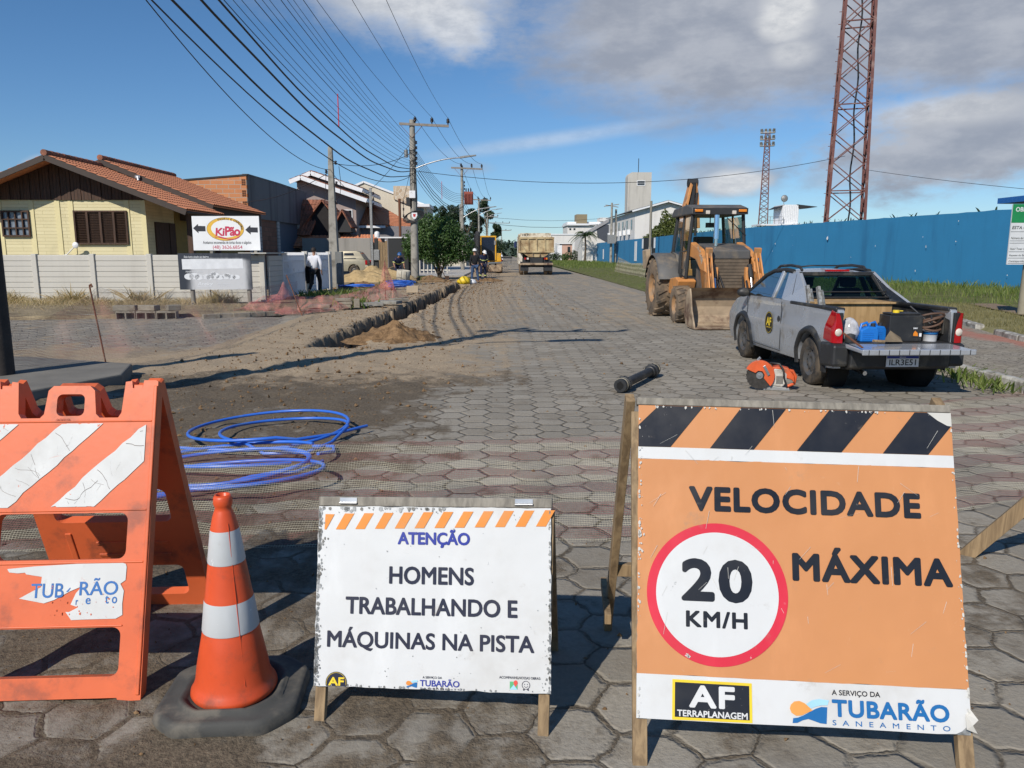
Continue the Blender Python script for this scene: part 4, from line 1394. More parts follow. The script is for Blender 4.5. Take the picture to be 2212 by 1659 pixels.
def oldtilemat():
    m, t = newmat('old_clay_tiles')
    p = t.coord()
    n = t.noise(p, 1.5, 6, 0.7)
    n2 = t.noise(p, 18, 4, 0.6)
    col = t.mix(t.ramp(n2, 0.3, 0.7), (0.24, 0.085, 0.05), (0.40, 0.16, 0.095))
    col = t.mix(t.ramp(n, 0.4, 0.7, 0, 0.8), col, (0.075, 0.055, 0.042))
    t.out(t.bsdf(col, 0.9))
    return m


def brickmat(name, c1, c2, mortar, w=0.24, h=0.16, ms=0.012, plane='XZ', bump=0.4):
    m, t = newmat(name)
    p = t.coord()
    x, y, z = t.sep(p)
    v = t.comb(x if plane == 'XZ' else y, z, 0.0)
    br = t.n('ShaderNodeTexBrick')
    t.put(br.inputs['Vector'], v)
    br.inputs['Color1'].default_value = (*c1, 1)
    br.inputs['Color2'].default_value = (*c2, 1)
    br.inputs['Mortar'].default_value = (*mortar, 1)
    br.inputs['Scale'].default_value = 1.0
    br.inputs['Brick Width'].default_value = w
    br.inputs['Row Height'].default_value = h
    br.inputs['Mortar Size'].default_value = ms
    br.inputs['Mortar Smooth'].default_value = 0.2
    n = t.noise(p, 1.2, 5, 0.65)
    col = t.mix(t.ramp(n, 0.5, 0.8, 0, 0.4), br.outputs['Color'], tuple(q * 0.5 for q in c1))
    t.out(t.bsdf(col, 0.9, 0, t.bump(t.m('SUBTRACT', 1.0, br.outputs['Fac']), bump, 0.01)))
    return m


def streakmat(name, c, dark, amt=0.5, rough=0.8, sx=1.2, bump=0.08):
    """painted render with rain streaks running down and soft patches"""
    m, t = newmat(name)
    p = t.coord()
    st = t.noise(t.v('MULTIPLY', p, (sx, sx, 0.09)), 1.0, 6, 0.62)
    st2 = t.noise(t.v('MULTIPLY', p, (sx * 5, sx * 5, 0.25)), 1.0, 4, 0.6)
    pa = t.noise(p, 0.9, 5, 0.6)
    col = t.mix(t.ramp(st, 0.48, 0.72, 0, amt), c, dark)
    col = t.mix(t.ramp(st2, 0.55, 0.8, 0, amt * 0.5), col, dark)
    col = t.mix(t.ramp(pa, 0.45, 0.75, 0, 0.25), col, tuple(min(1, q * 1.25) for q in c))
    t.out(t.bsdf(col, rough, 0, t.bump(t.noise(p, 25, 4), bump, 0.02)))
    return m


M_TILE, M_TILEO = tilemat(), oldtilemat()
M_YELLOW = brickmat('yellow_clapboard', (0.65, 0.58, 0.35), (0.70, 0.63, 0.39), (0.48, 0.42, 0.23), 1.7, 0.125, 0.006, 'XZ', 0.5)
M_YPOST = mat('yellow_post', (0.69, 0.61, 0.34), 0.7, var=0.06)
M_BRICKO = brickmat('hollow_brick', (0.50, 0.20, 0.085), (0.58, 0.25, 0.11), (0.40, 0.36, 0.30), 0.62, 0.22, 0.014)
M_BRICKB = brickmat('brown_brick', (0.18, 0.085, 0.055), (0.24, 0.12, 0.08), (0.12, 0.085, 0.06), 0.5, 0.25, 0.012, 'YZ')
M_BLOCK = brickmat('pale_block', (0.40, 0.40, 0.40), (0.46, 0.46, 0.45), (0.16, 0.16, 0.17), 0.4, 0.2, 0.014, 'YZ')
M_RENDERG = streakmat('grey_render', (0.150, 0.155, 0.165), (0.06, 0.06, 0.065), 0.8)
M_CREAM = streakmat('cream_render', (0.60, 0.54, 0.43), (0.40, 0.35, 0.27), 0.2)
M_WHITE = streakmat('white_render', (0.68, 0.66, 0.63), (0.42, 0.40, 0.38), 0.25)
M_MAUVE = streakmat('mauve_render', (0.34, 0.27, 0.25), (0.22, 0.18, 0.17), 0.3)
M_BLUEW = streakmat('blue_wall_paint', (0.026, 0.20, 0.40), (0.016, 0.125, 0.27), 0.7, 0.75, 0.6)
M_PRECAST = streakmat('precast_paint', (0.52, 0.50, 0.45), (0.36, 0.34, 0.30), 0.35)
M_TOWERC = streakmat('tower_concrete', (0.50, 0.475, 0.43), (0.24, 0.225, 0.20), 0.75)
M_WHITEP = mat('white_paint', (0.74, 0.75, 0.77), 0.5, var=0.05, dirt=(0.45, 0.43, 0.40), da=0.15)
M_GLASSD = mat('dark_window', (0.015, 0.018, 0.022), 0.08, var=0.1, spec=0.7)
M_SHADE = mat('dark_panel', (0.022, 0.024, 0.027), 0.7, var=0.2)
M_FASCIA = mat('dark_fascia', (0.06, 0.045, 0.038), 0.8, var=0.2)


def tile_plane(b, e0, e1, r0, r1, pitch=0.21, row=0.36, mi=0, amp=0.035, thick=0.06):
    """corrugated clay-tile slope between an eave e0-e1 and a ridge r0-r1"""
    e0, e1, r0, r1 = map(Vector, (e0, e1, r0, r1))
    n = (e1 - e0).cross(r0 - e0).normalized()
    if n.z < 0:
        n = -n
    wd = max((e1 - e0).length, (r1 - r0).length)
    ht = max((r0 - e0).length, (r1 - e1).length)
    nu, nr = max(2, int(wd / pitch)) * 6, max(1, int(ht / row))
    rows = []
    for k in range(nr):
        rows += [(k / nr, 0.028), ((k + 0.98) / nr, 0.0)]
    P = []
    for (q, st) in rows:
        for i in range(nu + 1):
            u = i / nu
            a = e0.lerp(e1, u)
            c = r0.lerp(r1, u)
            hh = amp * (abs(math.sin(math.pi * u * nu / 6)) ** 0.8) + st
            P.append(a.lerp(c, q) + n * hh)
    F = [(j * (nu + 1) + i, j * (nu + 1) + i + 1, (j + 1) * (nu + 1) + i + 1, (j + 1) * (nu + 1) + i) for j in range(len(rows) - 1) for i in range(nu)]
    b.add(P, F, mi, False)
    b.add([e0 - n * thick, e1 - n * thick, r1 - n * thick, r0 - n * thick, e0, e1, r1, r0],
          [(0, 1, 2, 3), (0, 4, 5, 1), (1, 5, 6, 2), (3, 2, 6, 7), (0, 3, 7, 4)], mi, False)


def ridge_caps(b, a, c, r=0.11, mi=0):
    a, c = Vector(a), Vector(c)
    n = max(1, int((c - a).length / 0.38))
    for k in range(n):
        p, q = a.lerp(c, k / n), a.lerp(c, (k + 1.06) / n)
        b.tube([p, q], [r * 1.08, r * 0.92], 10, mi)


def window(par, name, x0, x1, z0, z1, y, frame_m, glass_m, nx=2, nz=1, depth=0.07, bar=0.035, plane='XZ', fw=0.06):
    """framed window in a wall facing -Y (plane XZ) or +X (plane YZ); y is the wall face"""
    def B(b, a0, a1, d0, d1, c0, c1):
        if plane == 'XZ':
            b.box(a0, a1, y - d1, y - d0, c0, c1)
        else:
            b.box(y + d0, y + d1, a0, a1, c0, c1)
    f = MB()
    B(f, x0, x1, -0.01, depth, z0, z0 + fw)
    B(f, x0, x1, -0.01, depth, z1 - fw, z1)
    B(f, x0, x0 + fw, -0.01, depth - 0.003, z0 + fw, z1 - fw)
    B(f, x1 - fw, x1, -0.01, depth - 0.003, z0 + fw, z1 - fw)
    for k in range(1, nx):
        xx = x0 + (x1 - x0) * k / nx
        B(f, xx - bar / 2, xx + bar / 2, 0.0, depth - 0.006, z0 + fw, z1 - fw)
    for k in range(1, nz):
        zz = z0 + (z1 - z0) * k / nz
        B(f, x0 + fw, x1 - fw, 0.0, depth - 0.012, zz - bar / 2, zz + bar / 2)
    w_ = f.build(name, frame_m, par)
    g_ = MB()
    B(g_, x0 + fw * .8, x1 - fw * .8, 0.004, 0.018, z0 + fw * .8, z1 - fw * .8)
    g_.build('pane', glass_m, w_)
    return w_


# --- yellow timber-gabled house on the corner
h = thing('house', 'yellow clapboard house with brown shutters, dark timber gable and orange tiled roof', 'house', (-16.43, 30, 0))
ZE, ZR = 3.12, 5.06
b = MB()
b.box(-9.0, 3.0, 0, 12, 0, 3.55)
b.build('wall', M_YELLOW, h)
for x in (-4.6, -2.45, -1.25, -0.27, 0.23, 2.33, 2.94):
    q = MB()
    q.box(x - 0.09, x + 0.09, -0.03, 0.0, 0.0, 3.52)
    q.build('wall_post', M_YPOST, h)
b = MB()
n_ = 92
for k in range(n_):
    x0, x1 = -8.0 + 11.6 * k / n_, -8.0 + 11.6 * (k + 1) / n_
    def gz(x):
        return ZR - 0.09 - abs(x) * (ZR - ZE) / 4.95
    dz = 0.012 * ((k * 7) % 3)
    zt0, zt1 = gz(x0), gz(x1)
    if min(zt0, zt1) < 3.56:
        continue
    b.prism([(x0, 3.53), (x1 - 0.012, 3.53), (x1 - 0.012, zt1), (x0, zt0)], -0.06 - dz, 0.02, 'XZ')
b.build('gable_boards', M_WOODD, h)
window(h, 'shuttered_window', 0.33, 2.33, 1.88, 3.14, 0.0, M_WOODD, M_WOODD, 4, 1, 0.10, 0.08)
sh = MB()
for k in range(4):
    xa = 0.38 + 1.93 * k / 4 + 0.03
    for j in range(18):
        z = 1.95 + 0.062 * j
        sh.add([(xa, -0.03, z), (xa + 0.41, -0.03, z), (xa + 0.41, -0.075 - (0.03 if k in (0, 3) else 0), z + 0.045), (xa, -0.075 - (0.03 if k in (0, 3) else 0), z + 0.045)], [(0, 1, 2, 3)], 0, False)
sh.build('shutter_slats', wood('shutter_timber', (0.09, 0.05, 0.035), (0.17, 0.10, 0.07), 0.5), h)
window(h, 'window', -2.38, -1.33, 2.17, 3.14, 0.0, M_WOODD, mat('curtained_glass', (0.16, 0.19, 0.23), 0.15, var=0.6, vs=6), 4, 3, 0.10, 0.045)
q = MB()
q.prism([(3.02, 0), (4.9, 0), (4.9, 0.15), (3.02, 0.15)], 0.3, 8.5, 'XZ')
q.build('porch_floor', M_CONC, h)
for yy in (0.2, 3.0, 8.2):
    q = MB()
    q.box(4.45, 4.65, yy, yy + 0.2, 0.15, 3.2)
    q.build('porch_post', M_WOODD, h)
q = MB()
q.box(3.0, 3.06, 0.7, 1.9, 0.15, 2.75)
q.box(3.0, 3.07, 1.95, 2.5, 0.15, 2.75)
q.build('door', M_WOODD, h)
q = MB()
q.box(3.0, 3.04, 2.6, 11.5, 0, 3.3)
q.build('porch_wall', mat('ochre_wall', (0.30, 0.21, 0.06), 0.8), h)
# front roof, then the slightly higher rear roof
for (y0, y1, zr, ze, xe, nm) in ((-1.0, 3.0, ZR, ZE, 4.95, 'roof'), (3.0, 10.3, 5.36, 3.52, 4.5, 'roof')):
    b = MB()
    tile_plane(b, (xe, y0, ze), (xe, y1, ze), (0, y0, zr), (0, y1, zr))
    tile_plane(b, (-8.5, y0, zr - 8.5 * (zr - ze) / xe), (-8.5, y1, zr - 8.5 * (zr - ze) / xe), (0, y0, zr), (0, y1, zr))
    rf = b.build(nm, M_TILE, h)
    q = MB()
    ridge_caps(q, (0, y0 - 0.05, zr + 0.07), (0, y1, zr + 0.07))
    q.build('ridge_tiles', M_TILEO, rf)
    q = MB()
    for s, xx in ((1, xe), (-1, 8.5)):
        q.beam((0, y0 - 0.03, zr - 0.10), (s * xx, y0 - 0.03, zr - xx * (zr - ze) / xe - 0.10), 0.05, 0.20)
    q.build('bargeboard', M_FASCIA, rf)
q = MB()
q.prism([(-8.0, 2.9), (4.3, 2.9), (4.3, 3.48), (0, 5.24), (-8.0, 2.0)], 3.1, 10.1, 'XZ')
q.build('attic', M_FASCIA, h)
q = MB()
q.tube([(4.9, -0.9, 3.05), (4.9, 2.9, 3.05)], 0.06, 8)
q.build('gutter', M_FASCIA, h)
q = MB()
q.tube([(1.5, 2.92, 4.68), (1.55, 2.88, 4.50)], 0.07, 8)
q.beam((1.42, 2.9, 4.66), (1.62, 2.9, 4.66), 0.1)
q.build('floodlight', M_STEEL, h)
# satellite dish beside the window
q = MB()
q.lathe([(0.001, -0.03), (0.06, -0.02), (0.11, 0.0), (0.12, 0.01), (0.11, 0.005), (0.05, -0.015), (0.001, -0.02)], 20, 0, 'Y', (0.45, -0.35, 1.85))
q.tube([(0.45, -0.3, 1.85), (0.0, -0.15, 1.5), (-0.5, -0.1, 1.4)], 0.02, 6)
q.build('satellite_dish', M_WHITEP, h)

# --- precast fence (front) with posts and panels, and white gates towards the road
f = thing('fence', 'long cream precast concrete fence with square posts before the yellow house', 'fence', (-7.3, 24.0, 0))
posts = [0.0, -1.70, -3.42, -5.15, -6.9, -8.65, -10.4, -12.2]
b = MB()
for i in range(len(posts) - 1):
    for j in range(9):
        z = 0.03 + j * 0.162
        b.box(posts[i + 1] + 0.06, posts[i] - 0.06, -0.02 + 0.004 * ((i + j) % 2), 0.03, z, z + 0.150)
    b.box(posts[i + 1] + 0.06, posts[i] - 0.06, 0.0, 0.012, 0.0, 1.5)
b.build('fence_panels', M_PRECAST, f, 0.006)
for x in posts:
    q = MB()
    q.box(x - 0.075, x + 0.075, -0.07, 0.08, -0.1, 1.53)
    q.build('fence_post', M_PRECAST, f, 0.01)
f = thing('fence', 'short shaded precast fence with a flat cap joining the two signboards to the gate', 'fence', (-7.15, 24.0, 0))
b = MB()
for j in range(9):
    z = 0.03 + j * 0.162
    b.box(-0.03, 0.03, 0.1, 1.95, z, z + 0.150)
b.box(-0.01, 0.01, 0.1, 1.95, 0, 1.45)
b.build('fence_panels', M_PRECAST, f, 0.006)
q = MB()
q.box(-0.75, 0.10, -0.35, 2.0, 1.535, 1.57)
q.build('cap_slab', M_PRECAST, f, 0.006)


def gate(label, y0, y1, solid=False):
    """white metal gate along the road side, facing +X"""
    gt = thing('gate', label, 'gate', (-7.12, y0, 0), 0, 'white gates')
    L = y1 - y0
    q = MB()
    for yy in (0.0, L - 0.05):
        q.box(-0.025, 0.025, yy, yy + 0.05, 0.08, 1.60)
    for z in (0.12, 0.62 if solid else 0.85, 1.28):
        q.box(-0.03, 0.03, 0.05, L - 0.05, z, z + 0.05)
    q.build('gate_frame', M_WHITEP, gt)
    q = MB()
    n = int(L / 0.12)
    for k in range(n):
        yy = 0.05 + (L - 0.1) * (k + 0.5) / n
        q.box(-0.045, 0.045, yy - 0.008, yy + 0.008, 0.67 if solid else 0.12, 1.58)
    q.build('gate_bars', M_WHITEP, gt)
    if solid:
        q = MB()
        for j in range(4):
            q.box(-0.018, 0.022, 0.05, L - 0.05, 0.13 + j * 0.125, 0.245 + j * 0.125)
        q.build('gate_panel', M_WHITEP, gt)


gate('white barred gate leaf nearest the signboards', 25.6, 28.4)
gate('small white gate with precast lower boards beside the middle post', 28.75, 30.1, True)
gate('white barred gate leaf behind the man in the white jacket', 30.2, 32.3)
for yy, lb in ((28.57, 'square white gate post between the big leaf and the small gate'), (32.5, 'slim grey gate post at the far end of the white gates')):
    q = MB()
    q.box(-7.22, -7.02, yy - 0.1, yy + 0.1, -0.05, 1.62)
    tag(q.build('gate_post', M_PRECAST, bevel=0.01), lb, 'post')

# --- brick and render workshop behind
h = thing('building', 'flat roofed workshop with bare orange hollow brick side and grey rendered front', 'building', (-13.12, 41.2, 0))
b = MB()
b.prism([(-6.5, 0), (0, 0), (0, 5.50), (-6.5, 4.98)], 0.0, 0.2, 'XZ')
b.build('brick_wall', M_BRICKO, h)
b = MB()
b.box(-0.25, 0.02, 0.21, 12.5, 3.4, 5.58)
b.prism([(0.21, 5.56), (12.5, 5.56), (12.5, 5.62), (6, 5.66), (0.21, 5.62)], -0.27, 0.04, 'YZ')
b.build('rendered_front', M_RENDERG, h)
b = MB()
b.box(-6.5, -0.26, 0.21, 12.5, 4.4, 4.6)
b.box(-6.5, -6.3, 0.21, 12.5, 0, 4.4)
b.build('flat_roof', M_CONC, h)
for (ya, yb) in ((0.21, 2.2), (5.3, 5.75), (10.3, 12.5)):
    b = MB()
    b.box(-0.2, 0.0, ya, yb, 0, 3.4)
    b.build('block_pier', M_BLOCK, h)
b = MB()
b.box(-0.2, -0.06, 2.2, 5.3, 0, 3.4)
b.build('brick_infill', M_BRICKB, h)
b = MB()
b.box(-0.2, -0.12, 5.75, 10.3, 0, 3.55)
b.build('shutter_door', mat('steel_blue_door', (0.085, 0.12, 0.16), 0.6, var=0.15), h)
b = MB()
b.beam((-6.55, 0.1, 5.02), (0.06, 0.1, 5.55), 0.28, 0.08)
b.build('coping', M_SHADE, h)
for k in range(4):
    b = MB()
    for i in range(2):
        for j in range(3):
            b.box(-0.24 + 0.105 * i, -0.16 + 0.105 * i, -0.02, 0.004, 3.35 + 0.56 * k + 0.11 * j, 3.43 + 0.56 * k + 0.11 * j)
    b.build('hollow_ends', mat('brick_hollow', (0.12, 0.05, 0.025), 0.9), h)
q = MB()
q.box(0.0, 0.035, 0.5, 1.4, 1.6, 2.7)
q.build('window', M_GLASSD, h)
q = MB()
q.lathe([(0.55, 0), (0.62, 0.06), (0.62, 0.12), (0.56, 0.85), (0.58, 0.9), (0.15, 1.0)], 20)
tag(q.build('water_tank', mat('red_tank', (0.50, 0.03, 0.035), 0.5), loc=(-14.9, 54.6, 4.75)), 'red water tank on the roof edge behind the grey workshop', 'water tank')
bpy.data.objects['water_tank'].scale = (1.35, 1.1, 1.1)

# --- two-storey mauve house with stepped lean roofs
h = thing('house', 'two storey mauve house with white fasciaed stepped roofs and a balcony', 'house', (-13.3, 55, 0))
b = MB()
b.box(-1.0, 3.1, 1.0, 9, 0, 5.2)
b.prism([(-1.0, 5.2), (3.1, 5.2), (3.1, 5.45), (-0.47, 6.62), (-1.0, 6.42)], 1.0, 9.0, 'XZ')
b.prism([(-0.4, 6.3), (2.9, 5.4), (2.9, 6.08), (0.0, 7.02), (-0.4, 6.9)], 1.6, 9.0, 'XZ')
b.build('wall', M_MAUVE, h)
def lean_roof(y0, y1, xa, za, xp, zp, xb, zb):
    b = MB()
    tile_plane(b, (xb, y0, zb), (xb, y1, zb), (xp, y0, zp), (xp, y1, zp), 0.24)
    tile_plane(b, (xa, y0, za), (xa, y1, za), (xp, y0, zp), (xp, y1, zp), 0.24)
    r_ = b.build('roof', M_TILEO, h)
    q = MB()
    for (x_, z_) in ((xa, za), (xb, zb)):
        q.beam((xp, y0 - 0.04, zp - 0.17), (x_, y0 - 0.04, z_ - 0.17), 0.06, 0.28)
    q.box(xb - 0.02, xb + 0.06, y0, y1, zb - 0.26, zb - 0.02)
    q.build('fascia', M_WHITEP, r_)
lean_roof(0.0, 6.5, -1.25, 6.58, -0.47, 6.88, 4.05, 5.32)
lean_roof(1.0, 9.0, -0.65, 7.0, 0.0, 7.28, 3.6, 6.08)
window(h, 'window', 2.25, 2.85, 3.0, 4.6, 1.0, M_WHITEP, M_GLASSD, 2, 3)
window(h, 'balcony_door', 0.9, 1.9, 2.6, 4.6, 1.0, M_WHITEP, M_GLASSD, 3, 10)
b = MB()
b.box(-1.2, 2.0, -0.6, 0.95, 2.45, 2.6)
b.build('balcony', M_MAUVE, h)
b = MB()
b.beam((0.75, -0.4, 2.6), (0.75, -0.4, 4.7), 0.2)
b.beam((-1.2, -0.4, 4.75), (1.9, -0.4, 4.8), 0.15, 0.2)
b.build('balcony_post', mat('oxide_red_timber', (0.20, 0.045, 0.03), 0.7), h)

# --- steep old-tiled chalet in front of it
h = thing('house', 'steep old tiled chalet roofs with a dark timber gable behind the concrete post', 'house', (-10.4, 51.5, 0))
b = MB()
b.box(-3.2, 2.4, 0.8, 3.0, 0, 2.6)
b.build('wall', M_SHADE, h)
b = MB()
tile_plane(b, (-3.1, 0.0, 2.6), (-3.1, 3.2, 2.6), (-1.2, 0.0, 5.0), (-1.2, 3.2, 5.0), 0.24)
tile_plane(b, (0.4, 0.0, 3.0), (0.4, 3.2, 3.0), (-1.2, 0.0, 5.0), (-1.2, 3.2, 5.0), 0.24)
tile_plane(b, (-3.15, -0.15, 2.7), (-2.0, -0.15, 2.7), (-2.6, 0.9, 5.05), (-1.15, 0.9, 5.05), 0.24)
b.build('roof', M_TILEO, h)
b = MB()
b.prism([(-2.9, 2.5), (0.3, 2.5), (-1.2, 4.85)], 0.25, 2.9, 'XZ')
b.build('timber_gable', mat('black_timber', (0.012, 0.010, 0.010), 0.8), h)
b = MB()
tile_plane(b, (-0.38, -0.9, 3.2), (-0.38, 1.2, 3.2), (0.27, -0.9, 4.33), (0.27, 1.2, 4.33), 0.24)
tile_plane(b, (0.86, -0.9, 3.2), (0.86, 1.2, 3.2), (0.27, -0.9, 4.33), (0.27, 1.2, 4.33), 0.24)
b.build('porch_roof', M_TILEO, h)
b = MB()
b.prism([(-0.25, 2.9), (0.75, 2.9), (0.75, 3.3), (0.27, 4.15), (-0.25, 3.3)], -0.55, 1.0, 'XZ')
b.build('porch_gable', M_SHADE, h)
b = MB()
tile_plane(b, (-3.2, -1.2, 1.95), (-0.5, -1.2, 1.95), (-3.2, 0.2, 2.7), (-0.5, 0.2, 2.7), 0.24)
tile_plane(b, (0.0, -1.2, 2.15), (2.9, -1.2, 2.15), (0.0, 0.2, 2.75), (2.4, 0.2, 2.75), 0.24)
b.build('lean_to_roof', M_TILE, h)
for x in (0.4, 1.3, 2.0):
    q = MB()
    q.box(x - 0.07, x + 0.07, -1.0, -0.86, 0, 2.2)
    q.build('porch_post', M_WOODD, h)

# --- bungalow with hipped tiles and white gutter
h = thing('house', 'grey bungalow with a hipped red tiled roof and white gutter behind the service pole', 'house', (-9.6, 57, 0))
b = MB()
b.box(-1.2, 3.1, 0.4, 8, 0, 3.5)
b.build('wall', mat('lilac_grey', (0.20, 0.19, 0.20), 0.8), h)
b = MB()
tile_plane(b, (-1.6, 0, 3.55), (1.25, 0, 3.55), (-1.6, 3.4, 5.0), (-0.2, 3.4, 5.0), 0.24)
tile_plane(b, (1.25, 0, 3.55), (3.6, 4.5, 3.3), (-0.2, 3.4, 5.0), (-0.6, 7.5, 5.6), 0.24)
b.build('roof', M_TILE, h)
q = MB()
q.box(-1.6, 1.3, -0.10, 0.02, 3.36, 3.52)
q.build('gutter', M_WHITEP, h)
window(h, 'window', 0.2, 1.3, 1.3, 2.5, 0.4, M_WHITEP, M_GLASSD, 2, 2)

# --- long cream gabled building with a stone chimney block
h = thing('building', 'tall cream building with a long plain sloping gable and stone clad block', 'building', (-11.0, 66, 0))
def zc(y):
    return at(880, y, 66)[1]
def xc_(p):
    return at(p, 430, 66)[0] + 11.0
b = MB()
b.prism([(xc_(755), 0), (xc_(915), 0), (xc_(915), zc(443)), (xc_(787), zc(394)), (xc_(755), zc(408))], 0.0, 9.0, 'XZ')
b.build('wall', M_CREAM, h)
q = MB()
q.beam((xc_(787), -0.06, zc(393)), (xc_(918), -0.06, zc(443)), 0.12, 0.16)
q.beam((xc_(787), -0.06, zc(393)), (xc_(753), -0.06, zc(408)), 0.12, 0.16)
q.build('verge_trim', M_WHITEP, h)
q = MB()
q.prism([(xc_(851), zc(430)), (xc_(893), zc(446)), (xc_(893), zc(412)), (xc_(886), zc(402)), (xc_(851), zc(402))], -0.2, 2.5, 'XZ')
def stonemat():
    m, t = newmat('rubble_stone')
    p = t.coord()
    vo = t.n('ShaderNodeTexVoronoi')
    t.put(vo.inputs['Vector'], p)
    vo.inputs['Scale'].default_value = 2.6
    col = t.mix(t.sep(vo.outputs['Color'])[0], (0.40, 0.29, 0.18), (0.58, 0.48, 0.36))
    vd = t.n('ShaderNodeTexVoronoi', feature='DISTANCE_TO_EDGE')
    t.put(vd.inputs['Vector'], p)
    vd.inputs['Scale'].default_value = 2.6
    col = t.mix(t.ramp(vd.outputs['Distance'], 0.02, 0.06, 1, 0), col, (0.62, 0.56, 0.47))
    t.out(t.bsdf(col, 0.9))
    return m
q.build('stone_block', stonemat(), h)
q = MB()
q.box(xc_(893), xc_(930), -1.0, 3.0, zc(448), zc(442))
q.build('flat_canopy', M_WHITEP, h)
q = MB()
q.box(xc_(895), xc_(915), -0.05, 0.0, zc(505), zc(450))
q.build('window', M_GLASSD, h)
b = MB()
tile_plane(b, (xc_(762), -2.5, zc(464)), (xc_(908), -2.5, zc(514)), (xc_(762), -0.2, zc(444)), (xc_(905), -0.2, zc(497)), 0.24)
tile_plane(b, (xc_(762), -7.5, zc(492)), (xc_(842), -7.5, zc(494)), (xc_(748), -3.0, zc(457)), (xc_(800), -3.0, zc(476)), 0.24)
b.build('lower_roof', M_TILE, h)
q = MB()
q.beam((xc_(760), -2.6, zc(459)), (xc_(905), -2.6, zc(508)), 0.12, 0.42)
q.build('roof_fascia', mat('pale_green_trim', (0.60, 0.62, 0.50), 0.6), h)

# --- yard wall, gate, and low things on the left
b = MB()
b.box(-12.6, -8.30, 50.0, 50.2, 0, 2.50)
b.box(-8.9, -8.25, 49.9, 50.25, 0, 2.46)
tag(b.build('yard_wall', streakmat('bare_block_wall', (0.30, 0.285, 0.26), (0.10, 0.095, 0.085), 0.6)), 'bare grey block wall with stained top behind the beige car', 'wall')
b = MB()
b.box(-12.0, -7.0, 44.0, 49.5, -0.02, 0.28)
tag(b.build('driveway', M_CONC), kind='structure')
t = thing('gate', 'tall dark sheet metal gate beside the rough plank door and the tree', 'gate', (-6.8, 48, 0))
b = MB()
b.box(-0.05, 1.5, 0, 0.06, 0.05, 2.45)
b.build('gate_sheet', M_SHADE, t)
b = MB()
b.box(-0.72, 1.6, -0.06, 0.14, 2.46, 2.54)
b.build('lintel', M_WHITEP, t)
b = MB()
for k in range(4):
    b.box(-0.70 + 0.155 * k, -0.56 + 0.155 * k, -0.03 - 0.01 * (k % 2), 0.0, 0.05, 2.3 - 0.05 * (k % 3))
b.build('plank_door', M_WOOD, t)
t = thing('fence', 'pale picket fence behind the street tree', 'fence', (-5.8, 56, 0))
for k in range(8):
    q = MB()
    q.box(0.28 * k, 0.28 * k + 0.07, 0.0, 0.05, 0, 1.9)
    q.build('picket', M_PRECAST, t)
q = MB()
q.box(0, 2.2, 0.06, 0.1, 0.3, 0.4)
q.box(0, 2.2, 0.06, 0.1, 1.5, 1.6)
q.build('fence_rail', M_PRECAST, t)
tag(slab('pavement', [(-6.2, 50), (-2.4, 52), (-1.9, 90), (-7.0, 90)], -0.02, 0.12, mat('pale_paving', (0.42, 0.41, 0.39), 0.8, var=0.1, dirt=(0.25, 0.22, 0.18), da=0.3)), kind='structure')
h = thing('house', 'small pale single storey house behind the excavator under the eucalyptus', 'house', (-7.0, 92, 0))
b = MB()
b.box(0, 3.0, 0, 8, 0, 3.6)
b.build('wall', M_CREAM, h)
b = MB()
b.box(-0.2, 3.2, -0.2, 8, 3.6, 3.8)
b.build('roof', M_CONC, h)

# ---------------------------------------------------------------- blue wall and stadium side
t = thing('boundary_wall', 'long tall blue painted boundary wall with mossy top along the grass', 'wall', (0, 0, 0))
def wallseg(p0, p1, z, m, name, nseg=24, jag=0.06):
    b = MB()
    d = Vector((p1[0] - p0[0], p1[1] - p0[1], 0))
    n = Vector((-d.y, d.x, 0)).normalized() * 0.09
    P = []
    for i in range(nseg + 1):
        a = Vector((p0[0], p0[1], 0)) + d * (i / nseg)
        zt = z + jag * fbm(i * 0.7, p0[1], 2, 4)
        for s in (1, -1):
            P += [a + n * s + Vector((0, 0, -0.1)), a + n * s + Vector((0, 0, zt))]
    F = []
    for i in range(nseg):
        k = i * 4
        F += [(k, k + 4, k + 5, k + 1), (k + 2, k + 3, k + 7, k + 6), (k + 1, k + 5, k + 7, k + 3)]
    b.add(P, F)
    b.add(P[:4], [(0, 1, 3, 2)])
    b.add(P[-4:], [(0, 2, 3, 1)])
    return b.build(name, m, t)
wallseg((21.4, 25.0), (16.9, 55.0), 3.28, M_BLUEW, 'wall_near', 60, 0.05)
wallseg((16.9, 55.02), (16.85, 84.0), 3.28, M_BLUEW, 'wall_middle', 20, 0.03)
wallseg((16.85, 84.02), (16.85, 91.0), 3.28, mat('wall_black_paint', (0.018, 0.019, 0.022), 0.7, var=0.2), 'black_painted_bay', 6, 0.02)
wallseg((16.85, 91.02), (16.9, 172), 3.28, M_BLUEW, 'wall_far', 40, 0.03)
q = MB()
q.T = Matrix.Translation((16.72, 86.8, 1.75)) @ Matrix.Rotation(R(-90), 4, 'Z') @ Matrix.Rotation(R(90), 4, 'X')
disc(q, 0, 0, 0.95, 0.0, 0, 32, None, None, 0.72)
disc(q, 0, 0, 0.62, 0.0, 0, 32)
disc(q, 0, 0, 0.45, 0.01, 1, 32)
q.text('A', -0.22, 0.22, -0.3, 0.3, 0.02, 0, 0.06)
q.build('wall_emblem', [M_WHITEP, mat('emblem_black', (0.02, 0.02, 0.024), 0.7)], t)
for y, w_, n_, tx in ((96.0, 1.5, 2.4, None), (126, 1.0, 1.6, None), (165, 1.2, 1.6, None)):
    q = MB()
    q.box(16.70, 16.74, y - w_ / 2, y + w_ / 2, 0.6, 0.6 + n_)
    q.build('white_poster', M_WHITEP, t)
